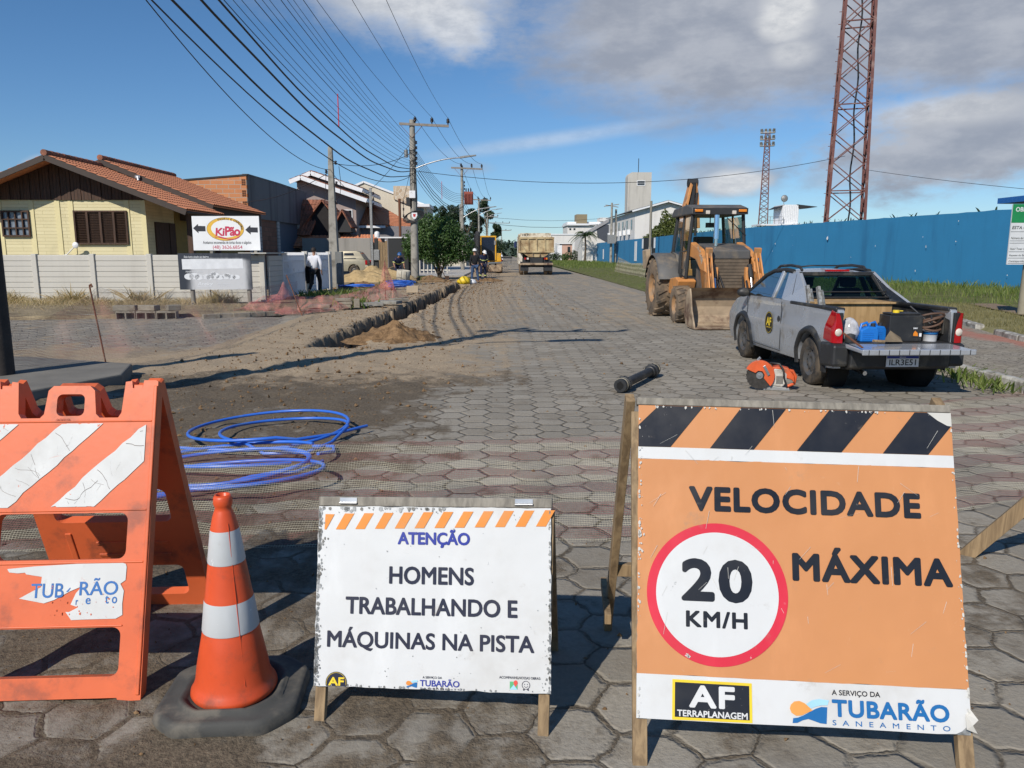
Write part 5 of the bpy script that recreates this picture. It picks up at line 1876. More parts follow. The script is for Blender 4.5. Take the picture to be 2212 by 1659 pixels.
for y in (84.3, 91.3):
    q = MB()
    q.box(16.68, 16.74, y - 0.3, y + 0.3, 2.1, 3.2)
    q.build('white_poster', M_WHITEP, t)
chipm = MB()
rw = random.Random(5)
for k in range(26):
    u = rw.random()
    x, y, z = 21.4 - 4.5 * u - 0.10, 25 + 30 * u, rw.uniform(0.6, 3.0)
    s = rw.uniform(0.012, 0.05) * (2.2 if k < 3 else 1)
    pts = [(x - 0.004 - 0.1, y + s * math.cos(a) * rw.uniform(.5, 1.1), z + s * 1.5 * math.sin(a) * rw.uniform(.5, 1.1)) for a in [R(60 * i) for i in range(6)]]
    chipm.poly([(px + 0.0 - (py - y) * 0.15, py, pz) for px, py, pz in pts])
chipm.build('flaked_paint', M_WHITEP, t)


def lattice(name, label, x, y, zt, w0, w1, rot, bays, rb, mleg, extra=None):
    t = thing(name, label, 'tower', (x, y, 0), rot)
    def corner(i, z):
        hw = (w0 + (w1 - w0) * z / zt) / 2
        return Vector(((1, 1, -1, -1)[i] * hw, (1, -1, -1, 1)[i] * hw, z))
    for i in range(4):
        q = MB()
        q.beam(corner(i, 0), corner(i, zt), rb * 1.5, rb * 1.5)
        q.build('leg', mleg, t)
    hs = [0]
    for k in range(bays):
        hs.append(hs[-1] + (1 - 0.45 * k / bays))
    hs = [q / hs[-1] * zt for q in hs]
    for i in range(4):
        q = MB()
        j = (i + 1) % 4
        for k in range(bays):
            q.beam(corner(i, hs[k]), corner(j, hs[k + 1]), rb * 0.8, rb * 0.5)
            q.beam(corner(j, hs[k]), corner(i, hs[k + 1]), rb * 0.8, rb * 0.5)
            if k % 3 == 0:
                q.beam(corner(i, hs[k]), corner(j, hs[k]), rb * 0.9, rb * 0.6)
        q.build('bracing', mleg, t)
    return t, corner


M_RTOW = mat('tower_red_oxide', (0.14, 0.052, 0.045), 0.7, 0.1, var=0.3, vs=8, dirt=(0.25, 0.16, 0.14), da=0.3, ds=2)
t, cor = lattice('lattice_tower', 'tall rusty red steel lattice tower rising behind the blue wall', 20.3, 46.0, 30.0, 2.15, 0.95, R(-25 + 6), 22, 0.10, M_RTOW)
q = MB()
pts = []
for k in range(60):
    z = 29.5 * k / 59
    pts.append((0.12 * math.sin(k * 0.9) * 0.5 + 0.25 * (1 - z / 30), 0.1, z))
q.tube(pts, 0.05, 6)
q.build('cable', M_DARK, t)
q = MB()
for k in range(44):
    z = 1.0 + k * 0.66
    c_ = cor(2, z)
    q.beam(c_, c_ + Vector((-0.30, 0.0, 0)), 0.03)
q.tube([cor(2, 1.0) + Vector((-0.05, 0, 0)), cor(2, 29.5) + Vector((-0.05, 0, 0))], 0.015, 6)
q.build('peg_ladder', M_RTOW, t)
t, cor = lattice('floodlight_tower', 'slender distant floodlight tower with a cluster of lamps at its top', 57.6, 171, 27.0, 2.3, 0.9, R(-20), 26, 0.13, M_RTOW)
for k in range(3):
    q = MB()
    q.box(-1.5, 1.5, -0.5, 0.5, 24.3 + 1.35 * k - 0.05, 24.3 + 1.35 * k + 0.1)
    q.build('platform', M_GALV, t)
lamp0 = None
for k in range(3):
    for j in range(4):
        for s in (-1, 1):
            q = MB()
            q.prism([(-0.3, -0.26), (0.3, -0.26), (0.22, 0.26), (-0.22, 0.26)], 0, 0.3, 'XZ')
            if lamp0 is None:
                lamp0 = q.build('floodlight', M_GALV, t)
                o = lamp0
            else:
                o = lamp0.copy()
                COL.objects.link(o)
                o.parent = t
            o.location = (-1.3 + 0.87 * j, s * 0.6, 24.8 + 1.35 * k)
            o.rotation_euler = (R(-25) * s, 0, R(20) * (j - 1.5))

t = thing('cabin', 'white container press cabin with a canopy above the blue wall', 'cabin', (47.0, 123, 0))
def bx(p0, p1, y0, y1, d=123):
    f_ = lambda p: at(p, 460, d)[0]
    g_ = lambda y: at(1700, y, d)[1]
    return f_(p0) - 47.0, f_(p1) - 47.0, g_(y1), g_(y0)
x0, x1, z0, z1 = bx(1690, 1725, 442, 484)
b = MB()
b.box(x0, x1, 0, 4, z0, z1)
for k in range(9):
    xx = x0 + (x1 - x0) * (k + 0.5) / 9
    b.box(xx - 0.04, xx + 0.04, -0.05, 0.0, z0 + 0.1, z1 - 0.1)
b.build('container', M_WHITEP, t)
b = MB()
b.box(x0 - 3.5, x1 + 0.5, -0.5, 4, z0 - 0.25, z0)
b.build('deck', M_WHITEP, t)
b = MB()
b.prism([(x1 - 0.3, z1 + 0.05), (x1 + 2.9, z1 - 0.30), (x1 + 2.9, z1 - 0.36), (x1, z1 - 0.65)], 0, 4, 'XZ')
b.prism([(x0 - 0.9, z1 - 0.65), (x0 + 0.3, z1 - 0.05), (x0 + 0.3, z1 + 0.02), (x0 - 0.9, z1 - 0.58)], 0, 4, 'XZ')
b.build('canopy', M_SHADE, t)
b = MB()
for k in range(6):
    b.beam((x0 - 3.4 + 0.7 * k, -0.4, z0), (x0 - 3.4 + 0.7 * k, -0.4, z0 + 1.1), 0.06)
b.beam((x0 - 3.4, -0.4, z0 + 1.1), (x0, -0.4, z0 + 1.1), 0.06)
b.beam((x0 - 3.4, -0.4, z0 + 0.55), (x0, -0.4, z0 + 0.55), 0.05)
for k in range(4):
    b.beam((x0 - 3.2 + 1.6 * k, 0.5, 0), (x0 - 3.2 + 1.6 * k, 0.5, z0 - 0.2), 0.2)
b.build('railing', M_GALV, t)
b = MB()
b.tube([(x0 + 0.5, 1, z1), (x0 + 0.5, 1, z1 + 0.9)], 0.05, 6)
b.lathe([(0.001, 0.0), (0.45, 0.08), (0.55, 0.15), (0.44, 0.10), (0.001, 0.03)], 16, 0, 'Y', (x0 + 0.55, 0.8, z1 + 1.0))
b.build('dish', M_GALV, t)

# --- water tower block and white buildings at the end of the wall
h = thing('water_tower', 'weathered concrete slab water tower with rounded corner and a mast on top', 'water tower', (26.9, 150, 0))
X0, ZT = at(1357, 372, 150)
X1, _ = at(1408, 372, 150)
b = MB()
L = X1 - X0
out = [(0, 0), (L, 0), (L, ZT)] + [(0.9 - 0.9 * math.sin(R(a)), ZT - 0.9 + 0.9 * math.cos(R(a))) for a in range(0, 91, 15)]
b.prism([(x + X0 - 26.9, z) for x, z in out], 0, 3.2, 'XZ')
b.build('shaft', M_TOWERC, h)
window(h, 'vent_window', X0 - 26.9 + 1.7, X0 - 26.9 + 3.3, ZT - 2.5, ZT - 1.5, 0, M_WHITEP, M_GLASSD, 1, 2, 0.06, 0.06, 'XZ', 0.12)
b = MB()
b.tube([(X0 - 26.9 + 2.2, 1.5, ZT), (X0 - 26.9 + 2.2, 1.5, ZT + 2.7)], 0.07, 6)
b.build('mast', M_SHADE, h)

h = thing('building', 'two storey white building with a low gable and air conditioners down its side', 'building', (18.1, 105, 0))
b = MB()
W2 = 8.6
b.box(0, W2, 0, 25, 0, 7.1)
b.prism([(0, 7.1), (W2, 7.1), (W2 / 2, 8.25)], 0.0, 25, 'XZ')
b.build('wall', M_WHITE, h)
b = MB()
for s in (0, 1):
    xa, xb = (-0.5, W2 / 2) if s == 0 else (W2 + 0.5, W2 / 2)
    za, zb = 7.1 + 0.02, 8.40
    b.add([(xa, -0.6, za), (xb, -0.6, zb), (xb, 25.5, zb), (xa, 25.5, za), (xa, -0.6, za + 0.12), (xb, -0.6, zb + 0.12), (xb, 25.5, zb + 0.12), (xa, 25.5, za + 0.12)],
          [(0, 1, 2, 3), (4, 5, 6, 7), (0, 4, 5, 1), (2, 6, 7, 3), (0, 3, 7, 4), (1, 5, 6, 2)])
r_ = b.build('roof', mat('fibre_cement', (0.16, 0.17, 0.18), 0.8), h)
b = MB()
b.beam((-0.5, -0.64, 7.06), (W2 / 2, -0.64, 8.36), 0.08, 0.2)
b.beam((W2 + 0.5, -0.64, 7.06), (W2 / 2, -0.64, 8.36), 0.08, 0.2)
b.build('verge_trim', M_WHITEP, r_)
for k in range(6):
    for z in (1.2, 4.7):
        yy = 2.0 + 3.8 * k
        q = MB()
        q.box(-0.03, 0.02, yy, yy + 1.1, z, z + 1.4)
        q.build('window', M_GLASSD, h)
        q = MB()
        q.box(-0.45, -0.04, yy + 1.5, yy + 2.3, z - 0.6, z + 0.1)
        q.build('air_conditioner', M_WHITEP, h)
q = MB()
q.box(3.2, 5.6, -0.04, 0.02, 4.4, 5.6)
q.build('window', M_GLASSD, h)
q = MB()
q.box(1.4, 9.5, -2.4, -0.02, 3.0, 3.25)
q.build('canopy_slab', M_CONC, h)

h = thing('building', 'white building with a steep single slope roof and a triangular dark recess', 'building', (15.0, 135, 0))
b = MB()
(xa, za), (xb, zb), (xr, zr) = at(1258, 510, 135), at(1318, 476, 135), at(1330, 476, 135)
b.prism([(xa - 15, 0), (xr - 15, 0), (xr - 15, zr), (xb - 15, zb), (xa - 15, za)], 0, 14, 'XZ')
b.build('wall', M_WHITE, h)
b = MB()
b.beam((xa - 15.4, -0.1, za - 0.1), (xb - 15 + 0.2, -0.1, zb + 0.25), 0.3, 0.5)
b.build('roof_edge', mat('roof_edge_grey', (0.30, 0.30, 0.31), 0.7), h)
b = MB()
(xq, zq), (xw, zw) = at(1290, 520, 135), at(1316, 488, 135)
b.prism([(xq - 15, zq + 0.6), (xw - 15, zq - 0.5), (xw - 15, zw + 0.2), (xw - 17.2, zw + 0.2)], -0.06, -0.01, 'XZ')
b.build('dark_recess', mat('slate_recess', (0.06, 0.07, 0.09), 0.7), h)
q = MB()
q.box(xw - 15.9, xw - 15.2, -0.06, -0.01, zq - 1.4, zq - 0.6)
q.build('window', M_GLASSD, h)

h = thing('apartment_building', 'white apartment block with a tan lift tower on its roof', 'building', (18.0, 192, 0))
f_ = lambda p: at(p, 480, 192)[0] - 18.0
g_ = lambda y: at(1260, y, 192)[1]
b = MB()
b.box(f_(1226), f_(1310), 0, 14, 0, g_(487))
b.build('wall', M_WHITE, h)
b = MB()
b.box(f_(1224), f_(1312), -0.6, 14.5, g_(487), g_(483))
b.box(f_(1226), f_(1300), 0.5, 14, g_(483), g_(479))
b.build('parapet', M_WHITEP, h)
b = MB()
b.box(f_(1245), f_(1268), -0.3, 5, g_(487), g_(463))
b.build('lift_tower', mat('tan_render', (0.26, 0.21, 0.13), 0.8), h)
b = MB()
b.box(f_(1296), f_(1322), -0.2, 6, g_(478), g_(470))
b.build('roof_room', M_WHITE, h)
for p in (1230, 1239):
    q = MB()
    q.box(f_(p), f_(p + 4), -0.05, 0.02, g_(497), g_(493))
    q.build('window', M_GLASSD, h)

h = thing('building', 'low white warehouse wall at the end of the road behind the dump truck', 'building', (11.0, 168, 0))
b = MB()
f_ = lambda p: at(p, 520, 168)[0] - 11.0
g_ = lambda y: at(1200, y, 168)[1]
b.box(f_(1165), f_(1256), 0, 12, 0, g_(506))
b.build('wall', M_WHITE, h)
b = MB()
b.box(f_(1165), f_(1256), -0.15, 0, g_(507.5), g_(505))
b.build('parapet', M_WHITEP, h)
h = thing('house', 'small pink and white house just beyond the far end of the blue wall', 'house', (14.0, 150, 0))
b = MB()
f_ = lambda p: at(p, 530, 150)[0] - 14.0
g_ = lambda y: at(1220, y, 150)[1]
b.box(f_(1214), f_(1236), 0, 6, 0, g_(527))
b.build('wall', mat('pink_render', (0.52, 0.33, 0.26), 0.8), h)
b = MB()
b.box(f_(1204), f_(1214), -0.05, 6, 0, g_(529))
b.box(f_(1203), f_(1238), -0.3, 6.2, g_(527), g_(525.5))
b.build('parapet', M_WHITEP, h)
q = MB()
q.box(f_(1226), f_(1232), -0.04, 0.0, g_(545), g_(533))
q.build('window', M_GLASSD, h)

# ---------------------------------------------------------------- utility poles, lamps and wires
M_XARM = mat('crossarm', (0.24, 0.215, 0.19), 0.85, var=0.3, vs=6)
M_INS = mat('insulator', (0.020, 0.014, 0.016), 0.25, var=0.1)


def upole(x, y, top, label, arm=None, lamp=None, trafo=False, rack=True, boxes=False, r0=0.17, low=True):
    t = thing('utility_pole', label, 'utility pole', (x, y, 0), 0, 'utility poles along the street')
    q = MB()
    q.tube([(0, 0, -0.2), (0, 0, top)], [r0, r0 * 0.62], 16)
    q.build('shaft', M_POLE_C, t)
    if arm:
        a0, a1, az_ = arm
        q = MB()
        q.beam((a0, -0.16, az_), (a1, -0.16, az_ - 0.12), 0.10, 0.13)
        q.build('crossarm', M_XARM, t)
        q = MB()
        for s in (-0.62, 0.62):
            if a0 < s < a1:
                q.beam((s, -0.17, az_ - 0.06), (0, -0.15, az_ - 0.75), 0.035, 0.02)
        q.build('brace', M_RUST, t)
        for k in range(3):
            u = (0.32, 0.66, 0.985)[k]
            q = MB()
            zz = az_ - 0.12 * u
            q.lathe([(0.03, 0), (0.03, 0.10), (0.085, 0.11), (0.085, 0.16), (0.06, 0.17), (0.085, 0.18), (0.085, 0.23), (0.06, 0.24), (0.085, 0.25), (0.08, 0.31), (0.03, 0.33), (0.03, 0.38)], 12, 0, 'Z', (a0 + (a1 - a0) * u, -0.16, zz + 0.05))
            q.build('insulator', M_INS, t)
    if rack:
        q = MB()
        q.box(0.14, 0.18, -0.05, 0.0, 6.2, 7.7)
        for k in range(5):
            q.lathe([(0.05, 0), (0.06, 0.05), (0.035, 0.08), (0.06, 0.11), (0.05, 0.16)], 8, 0, 'Z', (0.21, -0.02, 6.35 + 0.28 * k))
        q.build('wire_rack', M_INS, t)
    if lamp:
        q = MB()
        lx, lz0, lz1 = lamp
        pts = [(0.1 + (lx - 0.1) * u, -0.05, lz0 + (lz1 - lz0) * math.sin(u * math.pi / 2) ** 0.9) for u in [k / 10 for k in range(11)]]
        q.tube(pts, 0.035, 8)
        q.build('lamp_arm', M_STEEL, t)
        q = MB()
        q.prism([(lx - 0.15, lz1 - 0.04), (lx + 0.75, lz1 + 0.10), (lx + 0.75, lz1 + 0.15), (lx + 0.1, lz1 + 0.09), (lx - 0.15, lz1 + 0.05)], -0.18, 0.08, 'XZ')
        q.build('lamp_head', M_GALV, t)
    if trafo:
        q = MB()
        q.box(0.20, 0.95, -0.35, 0.35, 5.7, 6.75)
        for k in range(6):
            q.box(0.22 + 0.12 * k, 0.27 + 0.12 * k, -0.47, 0.47, 5.8, 6.6)
        q.build('transformer', mat('transformer_red', (0.30, 0.075, 0.05), 0.6, var=0.15), t)
        q = MB()
        for k in range(3):
            q.cyl((0.35 + 0.2 * k, 0, 6.75), (0.35 + 0.2 * k, 0, 7.05), 0.05, 8)
        q.build('bushing', M_INS, t)
    if boxes:
        q = MB()
        q.box(-0.20, 0.14, -0.36, -0.16, 4.55, 4.95)
        q.build('white_box', M_WHITEP, t, 0.02)
        q = MB()
        q.box(-0.38, -0.15, -0.3, -0.1, 4.15, 4.6)
        q.build('junction_box', M_SHADE, t)
        q = MB()
        q.cyl((-0.35, -0.1, 6.75), (-0.35, -0.1, 7.15), 0.10, 12)
        q.beam((-0.35, -0.1, 6.9), (-0.1, -0.1, 6.9), 0.05)
        q.build('capacitor', M_GALV, t)
        q = MB()
        rb_ = random.Random(2)
        for k in range(13):
            z = rb_.uniform(5.3, 7.3)
            q.tube([(0.18 * math.cos(a), 0.18 * math.sin(a), z + rb_.uniform(.02, .3) * math.sin(a + k)) for a in [R(40 * i) for i in range(9)]], 0.016, 5, closed=True)
        for k in range(9):
            a = R(40 * k)
            q.tube([(0.17 * math.cos(a), 0.17 * math.sin(a), 3.4), (0.2 * math.cos(a), 0.2 * math.sin(a), 4.6), (0.17 * math.cos(a + .5), 0.17 * math.sin(a + .5), 6.2)], 0.014, 5)
        q.build('cable_bundle', M_DARK, t)
        q = MB()
        for k in range(6):
            rr = 0.30 + 0.03 * k
            q.tube([(0.02 + rr * math.cos(R(i * 20)) * 1.3, -0.22 - 0.01 * k, 3.55 + rr * 0.75 * math.sin(R(i * 20) + 0.1 * k)) for i in range(18)], 0.022, 6, closed=True)
        q.build('cable_coil', M_DARK, t)
        q = MB()
        q.T = Matrix.Translation((0.06, -0.32, 3.60)) @ Matrix.Rotation(R(90), 4, 'X')
        q.poly([(-0.15, 0.17, 0), (0.15, 0.17, 0), (0.16, 0.0, 0), (0.08, -0.14, 0), (0.0, -0.19, 0), (-0.08, -0.14, 0), (-0.16, 0, 0)][::-1])
        q.poly([(-0.08, 0.10, 0.004), (0.08, 0.10, 0.004), (0.05, -0.06, 0.004), (-0.05, -0.06, 0.004)][::-1], 1)
        q.build('shield_plate', [M_WHITEP, mat('shield_red', (0.5, 0.04, 0.04), 0.5)], t)
    return t


upole(-5.3, 6.5, 9.0, 'utility pole standing outside the left edge of the picture whose shadow crosses the road', (-0.7, 2.2, 8.55), (1.9, 6.1, 6.8), r0=0.16)
upole(-4.80, 44, 8.75, 'nearest grey concrete utility pole with crossarm, street lamp arm and tangled cables', (-0.68, 2.02, 8.52), (2.75, 6.15, 6.75), False, True, True, 0.235)
upole(-3.25, 68, 8.95, 'utility pole carrying a red transformer', (-0.9, 1.75, 8.75), (2.2, 4.6, 5.4), True)
upole(-2.8, 105, 8.8, 'third utility pole in the row just left of the excavator', (-0.9, 1.6, 8.6), (2.4, 6.6, 7.3))
upole(-2.35, 148, 9.0, 'fourth utility pole in the row, with a lamp above the tall eucalyptus', (-0.6, 2.0, 8.4), (2.0, 8.2, 8.9))
upole(-1.4, 192, 9.0, 'fifth utility pole in the row, above the far street trees', (-1.2, 3.8, 8.9), None)
upole(-0.6, 235, 9.0, 'sixth utility pole in the row, near the far parked cars', (-0.6, 4.0, 8.4), None)
upole(0.6, 300, 10.5, 'last small utility pole seen at the far end of the street', (-1.5, 3.0, 10.2), None)

t = thing('utility_pole', 'square tapered concrete post standing behind the man in the white jacket', 'utility pole', (-7.2, 34, 0))
q = MB()
z_ = 6.0
P = []
for (z, a, c_) in ((-0.1, 0.20, 0.22), (1.4, 0.185, 0.20), (z_, 0.085, 0.10)):
    P += [(-a, -c_, z), (a, -c_, z), (a, c_, z), (-a, c_, z)]
q.add(P, [(k * 4 + i, k * 4 + (i + 1) % 4, k * 4 + 4 + (i + 1) % 4, k * 4 + 4 + i) for k in range(2) for i in range(4)] + [(8, 9, 10, 11)])
q.build('shaft', M_POLE_C, t, 0.02)
q = MB()
for (x, z) in ((-0.2, 5.0), (0.22, 5.35), (0.2, 3.7), (0.22, 4.5)):
    q.lathe([(0.03, -.08), (0.06, -.05), (0.03, 0), (0.06, .05), (0.03, .08)], 8, 0, 'Z', (x, -0.05, z))
    q.tube([(x, -0.05, z), (0, -0.05, z - 0.05)], 0.015, 6)
q.tube([(0.35, -0.05, 5.2), (0.40, -0.05, 4.6), (0.36, -0.05, 4.0), (0.15, -0.05, 3.75)], 0.012, 6)
q.tube([(-0.2, -0.05, 5.0), (-0.26, -0.05, 4.2), (-0.35, -0.05, 3.4)], 0.012, 6)
q.build('insulator', M_INS, t)
t = thing('meter_pole', 'thin metal service pole with a white cap and grey meter box by the plank door', 'service pole', (-7.35, 45, 0))
q = MB()
q.beam((0, 0, 0), (0, 0, 5.2), 0.13, 0.13)
q.build('shaft', M_GALV, t)
q = MB()
q.box(0.10, 0.42, -0.1, 0.12, 1.15, 1.75)
q.build('meter_box', M_GALV, t, 0.02)
q = MB()
q.box(0.12, 0.36, -0.05, 0.15, 0.0, 1.1)
q.box(0.14, 0.34, -0.05, 0.15, 1.05, 2.4)
q.build('dark_stand', M_SHADE, t)
q = MB()
q.lathe([(0.15, 0), (0.16, 0.2), (0.13, 0.3), (0.02, 0.35)], 12, 0, 'Z', (0.3, 0.05, 2.45))
q.build('cap', M_WHITEP, t)
q = MB()
for z in (4.3, 4.6, 4.9):
    q.lathe([(0.03, -.08), (0.07, -.05), (0.03, 0), (0.07, .05), (0.03, .08)], 8, 0, 'Z', (0.16, -0.05, z))
q.build('insulator', M_INS, t)
t = thing('meter_pole', 'rusty brown pipe pole with insulators beside the street tree', 'service pole', (-6.35, 50, 0))
q = MB()
q.tube([(0, 0, 0), (0, 0, 4.95)], 0.085, 8)
q.build('shaft', M_RUST, t)
q = MB()
for z in (3.9, 4.3, 4.7):
    q.lathe([(0.03, -.08), (0.07, -.05), (0.03, 0), (0.07, .05), (0.03, .08)], 8, 0, 'Z', (0.25, -0.05, z))
q.tube([(0.25, -.05, 3.7), (0.25, -.05, 4.85)], 0.02, 6)
q.build('insulator', M_INS, t)
q = MB()
q.box(-6.98, -6.70, 33.1, 33.45, 0, 1.62)
q.box(-6.96, -6.72, 33.06, 33.1, 0.3, 1.1, 0)
tag(q.build('meter_cabinet', mat('meter_grey', (0.16, 0.165, 0.16), 0.7, var=0.2), bevel=0.01), 'grey concrete meter pillar at the end of the white gates by the beige car', 'meter pillar')

for p, y0, d, top, lb in ((1160.0 + 160, 440, 110, 438, 'twin topped grey pole with a transformer beside the white gabled building'), (1331, 455, 111, 452, 'shorter grey pole just right of the twin topped pole'), (1407, 434, 80, 434, 'slim brown timber pole against the black painted wall bay')):
    x, z = at(p if d != 110 else 1322, top, d)
    t = thing('utility_pole', lb, 'utility pole', (x, d, 0))
    q = MB()
    q.tube([(0, 0, 0), (0, 0, z)], [0.2 if d > 100 else 0.14, 0.14 if d > 100 else 0.12], 10)
    q.build('shaft', M_POLE_C if d > 100 else M_WOODG, t)
    if d == 110:
        q = MB()
        q.beam((-1.1, 0, z - 0.5), (1.0, 0, z - 0.2), 0.1)
        q.beam((-0.9, 0, z - 0.3), (0.9, 0, z - 0.6), 0.1)
        q.build('crossarm', M_XARM, t)
        q = MB()
        q.box(-0.6, 0.5, -0.7, -0.2, z - 5.6, z - 4.4)
        q.build('transformer', M_GALV, t)
t = thing('utility_pole', 'short grey stub pole seen over the top of the street tree', 'utility pole', (-4.1, 82, 0))
q = MB()
q.tube([(0, 0, 0), (0, 0, 6.6)], 0.1, 8)
q.build('shaft', M_POLE_C, t)


def wire(p0, p1, sag, r, label, group, n=36):
    p0, p1 = Vector(p0), Vector(p1)
    q = MB()
    pts = []
    for k in range(n + 1):
        u = k / n
        p = p0.lerp(p1, u)
        p.z -= 4 * sag * u * (1 - u)
        if r > 0.018:
            p.z += 0.02 * math.sin(k * 0.8 + p0.z * 7)
        pts.append(p)
    q.tube(pts, r, 6)
    return tag(q.build('overhead_cable', M_DARK), label, 'cable', group)


P0, P1, P2, P3, P4 = (-5.3, 6.5), (-4.8, 44), (-3.25, 68), (-2.8, 105), (-2.35, 148)
LB_T, LB_N, LB_H = 'thick black telephone bundle sagging low from the left to the nearest utility pole', 'thin black supply wire from the upper left to the rack of the nearest utility pole', 'high voltage wire running to an insulator on top of the nearest crossarm'
G_ = 'overhead cables of the street'
for dx, z0_, z1_, sg, r in ((0.0, 6.55, 5.85, 1.55, 0.022), (0.05, 7.05, 6.02, 1.45, 0.024), (0.12, 7.25, 6.12, 1.35, 0.021), (-0.1, 6.45, 5.75, 1.75, 0.014)):
    wire((P0[0] + dx, P0[1], z0_), (P1[0] + dx, P1[1] - 0.2, z1_), sg, r, LB_T, 'thick telephone bundles')
    wire((P1[0] + dx + .2, P1[1] + 0.2, z1_), (P2[0] + dx + .1, P2[1], z1_ - 0.5), 0.9, r * 0.9, 'thick black bundle sagging from the nearest utility pole to the transformer pole', 'thick bundles beyond the nearest pole')
for k in range(10):
    z0_ = 6.9 + 0.17 * k
    z1_ = 6.25 + 0.135 * k
    wire((P0[0] + 0.15 + 0.02 * k, P0[1], z0_ + 0.25), (P1[0] + 0.18, P1[1] - 0.05, z1_), 1.18 - 0.07 * k + 0.05 * ((k * 7) % 3), 0.0065 if k % 3 else 0.009, LB_N, 'thin supply wires')
    if k < 6:
        wire((P1[0] + 0.2, P1[1], z1_ + 0.2), (P2[0] + 0.15, P2[1], z1_ - 0.3), 0.75, 0.011, 'thin black wire sagging from the nearest utility pole to the transformer pole', 'thin wires beyond the nearest pole')
for k in range(3):
    u = (0.32, 0.66, 0.985)[k]
    xa, za = -0.68 + 2.70 * u, 8.52 - 0.12 * u + 0.42
    wire((P0[0] - 0.7 + 2.9 * u, P0[1], 9.0), (P1[0] + xa, P1[1] - 0.16, za), 0.75, 0.008, LB_H, 'high voltage wires')
    wire((P1[0] + xa, P1[1] - 0.16, za), (P2[0] - 0.9 + 2.65 * u, P2[1] - .16, 9.05), 0.55, 0.012, 'high voltage wire between the nearest crossarm and the transformer pole', 'high voltage wires beyond the nearest pole')
    wire((P2[0] - 0.9 + 2.65 * u, P2[1] - .16, 9.05), (P3[0] - .9 + 2.5 * u, P3[1] - .16, 8.9), 0.6, 0.014, 'distant high voltage wire beyond the transformer pole', 'distant high voltage wires')
for k in range(4):
    wire((P2[0] + .1, P2[1], 5.2 + .35 * k), (P3[0] + .1, P3[1], 5.4 + .35 * k), 0.7, 0.016, 'distant sagging wire between the transformer pole and the third pole', 'distant wires')
    wire((P3[0] + .1, P3[1], 5.4 + .35 * k), (P4[0] + .1, P4[1], 5.4 + .35 * k), 0.7, 0.02, 'faint far wire beyond the third utility pole', 'far wires')
wire((-4.7, 44, 6.05), (20.0, 45.8, 7.10), 1.05, 0.016, 'long cable crossing the road from the nearest utility pole to the lattice tower', G_, 60)
wire((21.3, 46.2, 6.4), (24.5, 30.5, 3.7), 0.12, 0.012, 'cable slanting down to the right from the lattice tower', G_)
wire((-2.3, 148, 7.2), (19.0, 150, 7.0), 0.7, 0.04, 'distant cable crossing the road above the dump truck', G_)
wire((-2.3, 150, 8.4), (21.0, 160, 8.6), 0.6, 0.03, 'upper distant cable crossing the road towards the white apartment block', G_)
wire((-7.2, 34, 5.35), (-4.85, 44, 7.0), 0.35, 0.014, 'service cable rising from the square concrete post to the nearest utility pole', G_)
wire((-7.2, 34, 5.0), (-7.35, 45, 5.0), 0.5, 0.012, 'service wire from the square concrete post to the meter pole', G_)
wire((-7.35, 45, 5.1), (-4.85, 44, 7.6), 0.15, 0.012, 'service wire rising steeply from the meter pole to the nearest utility pole', G_)
wire((-7.2, 33.95, 5.0), (-13.3, 41.3, 4.2), 0.3, 0.014, 'service wire from the square concrete post to the workshop wall', G_)
wire((-5.6, 8, 7.0), (-7.2, 33.95, 5.05), 1.1, 0.011, 'lone thin wire dropping from the upper left to the square concrete post', G_)
wire((-6.2, 50, 4.6), (-4.85, 44.1, 6.6), 0.15, 0.012, 'service wire from the rusty pipe pole to the nearest utility pole', G_)
for x, y, z, lb, L in ((-5.20, 26.0, 5.55, 'thin red spacer rod hanging among the wires before the nearest utility pole', 1.05), (-4.1, 56, 5.35, 'thin red spacer rod hanging among the wires beyond the nearest utility pole', 1.2)):
    q = MB()
    q.tube([(x, y, z), (x, y, z + L)], 0.018, 6)
    tag(q.build('spacer_rod', mat('red_rod', (0.55, 0.03, 0.04), 0.5)), lb, 'spacer rod')

# --- signboards
t = thing('billboard', 'white bakery billboard with two black arrows and a red and gold oval emblem', 'billboard', (-9.60, 24.62, 0), R(-3))
S = 1 / 585.0 * 2.17
def bT(z0):
    return Matrix.Translation((0, 0, z0)) @ Matrix.Rotation(R(90), 4, 'X')
b = MB()
b.T = bT(1.64)
bw, bh = 2.12, 1.05
b.box(0, bw, 0, bh, -0.03, 0.0)
u_ = lambda x: (x - 115) / 1185 * bw
v_ = lambda y: (715 - y) / 585 * bh
pl = lambda pts, z, mi: b.poly([(u_(x), v_(y), z) for x, y in pts], mi)
pl([(130, 335), (222, 425), (222, 390), (350, 390), (350, 300), (222, 296), (222, 262)], 0.002, 1)
pl([(1050, 365), (1145, 447), (1145, 408), (1272, 411), (1272, 325), (1145, 322), (1145, 285)], 0.002, 1)
ec = (700, 352)
def ell(rx, ry, z, mi, cx=ec[0], cy=ec[1], n=56):
    pl([(cx + rx * math.cos(2 * math.pi * k / n), cy - ry * math.sin(2 * math.pi * k / n)) for k in range(n)], z, mi)
ell(330, 200, 0.002, 1)
ell(325, 195, 0.003, 2)
ell(262, 150, 0.004, 0, 712, 345)
